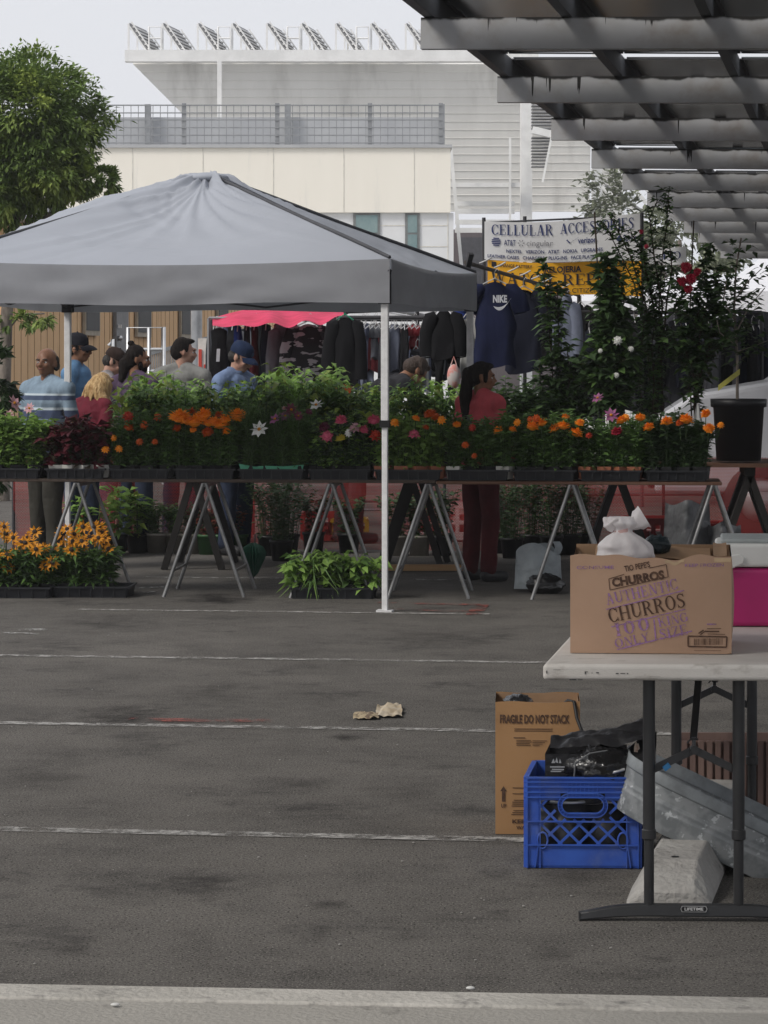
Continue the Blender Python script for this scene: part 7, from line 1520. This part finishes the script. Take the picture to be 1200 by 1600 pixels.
# black carton, bags, paper in the crate
blkcard = mat('black_card', (.014, .014, .016), .42, c2=(.02, .02, .022), scale=6, bump=.3, bscale=30); c = MC(.06, .12, .20)
t = thing('black_carton', 'black cardboard carton with open flaps standing in the blue crate', 'box', MC(.12, .16, .19))
BK = lambda a, d, z: MC(.056 + a, .05 + d, .20 + z)
mb = MB(); wq_, dq_, hq_ = .25, .22, .155
for p0, p1 in (((0, 0), (wq_, 0)), ((wq_, 0), (wq_, dq_)), ((wq_, dq_), (0, dq_)), ((0, dq_), (0, 0))):
    mb.grid(lambda s, v: BK(p0[0] + (p1[0] - p0[0]) * s, p0[1] + (p1[1] - p0[1]) * s, v * hq_ - .004), 3, 2)
mb.prism([BK(0, 0, -.01), BK(wq_, 0, -.01), BK(wq_, dq_, -.01), BK(0, dq_, -.01)], (0, 0, .004)); mb.build('carton', blkcard, t)
mb = MB(); mb.grid(lambda s, v: BK(.012 + (wq_ + .08) * s, .02 + .16 * v, hq_ + .012 + .05 * s * (.4 + v) + .022 * noise.noise(Vector((s * 4, v * 3, 2))) + .007 * noise.noise(Vector((s * 13, v * 9, 5))) + .02 * math.sin(v * 3.1)), 30, 16); mb.grid(lambda s, v: BK(.15 + (wq_ - .05) * s, -.005 + .09 * v, hq_ - .06 + .10 * s * v + .02 * s + .014 * noise.noise(Vector((s * 5, v * 4, 9)))), 20, 12); mb.build('flap', blkcard, t)
bkf = lambda u, v, o=0: BK(u, -.0015 - o, v); mb = MB()
for k in range(3): mb.add([bkf(.020 + k * .012, .122 + (k == 1) * .003), bkf(.032 + k * .010, .122), bkf(.027 + k * .010, .136 + (k == 1) * .004)], [(0, 1, 2)])
for y, a, b in ((.108, .016, .062), (.100, .022, .060), (.094, .018, .064)): rect(mb, bkf, a, y, b, y + .004)
rect(mb, bkf, .02, .03, .062, .066)
mb.build('pale_print', mat('pale_print', (.30, .31, .33), .6), t)
mb = MB(); rr = random.Random(3)
for k in range(9): u = .022 + k * .0045; rect(mb, bkf, u, .034, u + rr.choice((.0012, .002)), .06, 0, .0022)
mb.build('bar_code', MT['black'], t)
c = MC(.235, .075, .305); o = bagmesh(c, (.12, .07, .062), 12, crumple=.42); tag(o.build('black_bag', plask, origin=c), 'shiny black plastic bag bulging over the front rim of the blue crate', 'bag')
mb = MB(); mb.tube([MC(.15, .02, .285), MC(.155, .005, .33), MC(.20, -.0, .36), MC(.255, .01, .368)], [.003, .003, .0025, .002], 7); tag(mb.build('bag_tie', plasd, origin=MC(.16, 0, .3)), 'pale cord looped over the shiny black bag in the crate', 'cord')
papm = mat('cream_paper', (.55, .45, .36), .8, c2=(.40, .2, .14), scale=30, lo=.5, hi=.6)
for k in range(4):
    mb = MB(); mb.grid(lambda s, v: MC(.335 + k * .014 + s * .012 - v * .008 * (k % 2), .10 + .01 * k, .335 + v * (.058 - .008 * k) * (1 - abs(s - .5))), 3, 4); tag(mb.build('paper_bag', papm, origin=MC(.335 + k * .014, .1, .335)), 'folded paper food bag poking up at the right of the blue crate', 'paper bag', 'paper bags in the blue crate')
# ------------------------------------------------------------------ wheel stop and galvanised tub
Zw = FP * HC / (1418 - HY); ws = mat('pale_concrete', (.36, .35, .33), .9, c2=(.26, .25, .235), scale=6, lo=.35, hi=.65, bump=.5, bscale=50, c3=(.12, .115, .11), s3=11, lo3=.62, hi3=.70)
wo = Vector((X(978, Zw), Zw, 0)); wd = Vector((.20, 1, 0)).normalized(); wu = Vector((1, -.12, 0)).normalized()
mb = MB(); WS = lambda a, d, z: wo + wu * a + wd * d + Vector((0, 0, z))
def sec(d, w, h, i): return [WS(0 + i, d, 0), WS(w - i, d, 0), WS(w - i, d, h * .25), WS(w * .80 - i * .5, d, h), WS(w * .22 + i * .5, d, h), WS(i, d, h * .25)]
secs = [sec(.0, .245, .045, .004), sec(.015, .245, .068, 0), sec(.16, .245, .115, 0), sec(.6, .245, .115, 0), sec(1.75, .245, .115, 0), sec(1.8, .245, .06, .01)]
vs = [p for s in secs for p in s]; fs = [(j * 6 + k, j * 6 + (k + 1) % 6, (j + 1) * 6 + (k + 1) % 6, (j + 1) * 6 + k) for j in range(5) for k in range(6)] + [(5, 4, 3, 2, 1, 0), (30, 31, 32, 33, 34, 35)]
mb.add(vs, fs); t = thing('wheel_stop', 'chipped pale concrete wheel stop under the folding table', 'wheel stop', wo + wu * .13); mb.build('concrete_block', ws, t, bevel=.010, seg=2)
mb = MB(); p = WS(.125, .2, .1162); mb.tube([p, p + Vector((0, 0, .0006))], .012, 10); q = WS(.12, .10, .108); mb.build('bolt_hole', MT['black'], t)
tubm = mat('galvanised_zinc', (.165, .178, .185), .62, metal=.15, c2=(.24, .252, .258), scale=14, lo=.44, hi=.56, c3=(.42, .44, .45), s3=30, lo3=.60, hi3=.66, detail=3, spec=.3); tubr = mat('zinc_rim', (.17, .182, .19), .55, metal=.15, c2=(.23, .25, .26), scale=12)
Zt = 8.52; corner = P(952, 1266, Zt)
TM = Matrix.Translation(corner) @ Matrix.Rotation(rad(25), 4, 'Y') @ Matrix.Rotation(rad(-4), 4, 'Z')
tb_ = thing('galvanised_tub', 'dented galvanised metal tub tilted over the concrete wheel stop', 'tub', corner)
TLn, TWd, THt = .92, .50, .172
def tubsec(z, grow):
    r = .17; pts = []; L_, W_ = TLn + 2 * grow, TWd + 2 * grow
    for (cx, cy, a0) in ((L_ - r, r, -90), (L_ - r, W_ - r, 0), (r, W_ - r, 90), (r, r, 180)):
        for k in range(9): a = rad(a0 + 90 * k / 8); pts.append((cx - grow + r * math.cos(a), cy - grow + r * math.sin(a), z))
    return pts
mb = MB(); prof = [(0, -.02), (.005, -.0165), (.060, -.0105), (.064, -.0085), (.068, -.0085), (.072, -.0092), (.080, -.0085), (.084, -.0065), (.088, -.0065), (.092, -.0072), (.135, -.002), (.138, .001)]
rings = [tubsec(z, g) for z, g in prof]; m = len(rings[0])
mb.add([p for r in rings for p in r], [(j * m + k, j * m + (k + 1) % m, (j + 1) * m + (k + 1) % m, (j + 1) * m + k) for j in range(len(rings) - 1) for k in range(m)], 0, True, TM)
mb.add(rings[0], [list(range(m))[::-1]], 0, False, TM); inn = [tubsec(.135, .0), tubsec(.01, -.022)]; mb.add([p for r in inn for p in r], [(k, m + k, m + (k + 1) % m, (k + 1) % m) for k in range(m)], 0, True, TM); mb.add(inn[1], [list(range(m))], 0, False, TM)
mb.build('tub_body', tubm, tb_)
mb = MB(); rings = [tubsec(z, g) for z, g in ((.136, .000), (.138, .0035), (.142, .0045), (THt, .0085), (THt + .003, .007), (THt + .001, .001), (.136, -.004))]
mb.add([p for r in rings for p in r], [(j * m + k, j * m + (k + 1) % m, (j + 1) * m + (k + 1) % m, (j + 1) * m + k) for j in range(len(rings) - 1) for k in range(m)], 0, True, TM); mb.build('rim', tubr, tb_)
mb = MB(); mb.tube([TM @ Vector(p) for p in ((.0, .15, .12), (-.025, .14, .10), (-.045, .17, .07), (-.045, .24, .07), (-.025, .27, .10), (0, .26, .12))], .005, 7); mb.build('handle', silver, tb_)
# ribbed brown crate behind
Z = 9.75; c0 = Vector((X(1060, Z), Z, .002)); t = thing('slatted_crate', 'reddish brown ribbed crate standing behind the galvanised tub', 'crate', c0 + Vector((.25, .1, 0))); rib = mat('ribbed_brown', (.19, .125, .105), .8, c2=(.13, .085, .075), scale=9, stretch=(1, 1, .2)); mb = MB()
for k in range(17): mb.box((c0.x + .02 + k * .03, c0.y, .125), (.019, .012, .25))
mb.box((c0.x + .26, c0.y + .012, .125), (.52, .006, .244)); mb.box((c0.x + .26, c0.y + .22, .125), (.52, .012, .25)); mb.box((c0.x + .006, c0.y + .116, .125), (.012, .19, .25)); mb.box((c0.x + .514, c0.y + .116, .125), (.012, .19, .25)); mb.box((c0.x + .26, c0.y + .116, .006), (.5, .19, .01)); mb.build('crate_body', rib, t)
# ------------------------------------------------------------------ litter
def crumple(name, lab, px, py, wpx, hpx, m, seed, cat='litter', group=None, n=14, lift=.05):
    Z = FP * HC / (py - HY); c = Vector((X(px, Z), Z, .006)); w = wpx / FP * Z / 2; d = hpx / (HC * FP) * Z * Z / 2
    mb = MB(); mb.grid(lambda u, v: c + Vector(((u - .5) * 2 * w * (1 + .25 * noise.noise(Vector((v * 3, seed, 1)))), (v - .5) * 2 * d, abs(noise.noise(Vector((u * 3.1, v * 3.1, seed)))) * lift + abs(noise.noise(Vector((u * 8, v * 8, seed)))) * lift * .3)), n, n)
    return tag(mb.build(name, m, origin=c), lab, cat, group)
crumple('paper_napkin', 'crumpled pale paper napkin lying on the asphalt between the parking lines', 608, 1114, 40, 17, mat('paper_cream', (.46, .40, .31), .85, c2=(.36, .29, .2), scale=12), 1, lift=.035)
crumple('paper_wrapper', 'torn brownish paper wrapper lying beside the pale napkin', 572, 1121, 40, 9, mat('paper_brown', (.36, .29, .19), .85, c2=(.14, .10, .07), scale=20, lo=.5, hi=.58), 2, lift=.028)
spk = mat('pale_speck', (.30, .29, .27), .8)
for i in range(40):
    px, py = (R.uniform(0, 820), R.uniform(980, 1520)) if i < 34 else (R.uniform(620, 1000), R.uniform(1370, 1500)); Z = FP * HC / (py - HY); c = Vector((X(px, Z), Z, .004)); mb = MB(); s = R.uniform(.002, .0055); mb.sphere(c, (s, s * R.uniform(.6, 1.4), s * .5), 6, 4); tag(mb.build('pebble', spk, origin=c), 'tiny pale pebble lying loose on the asphalt', 'pebble', 'loose pebbles on the asphalt')
for px, py, lb in ((180, 1571, 'small white scrap on the concrete kerb in the foreground'), (735, 1545, 'white gum spot on the kerb right of centre')):
    Z = (HC - .12) * FP / (py - HY); c = Vector((X(px, Z), Z, .122)); mb = MB(); mb.sphere(c, (.011, .008, .004), 10, 6); tag(mb.build('scrap', mat('scrap_white', (.6, .6, .58)), origin=c), lb, 'litter')
# ------------------------------------------------------------------ thin overcast haze
mb = MB(); mb.box((0, 70, 14), (420, 190, 30)); hz = bpy.data.materials.new('haze'); hz.use_nodes = True; nt = hz.node_tree; nt.nodes.remove(nt.nodes['Principled BSDF'])
pv = nt.nodes.new('ShaderNodeVolumePrincipled'); pv.inputs['Density'].default_value = .0007; pv.inputs['Color'].default_value = (.96, .97, 1, 1); nt.links.new(pv.outputs[0], nt.nodes['Material Output'].inputs['Volume'])
o = mb.build('haze', hz); o['kind'] = 'stuff'
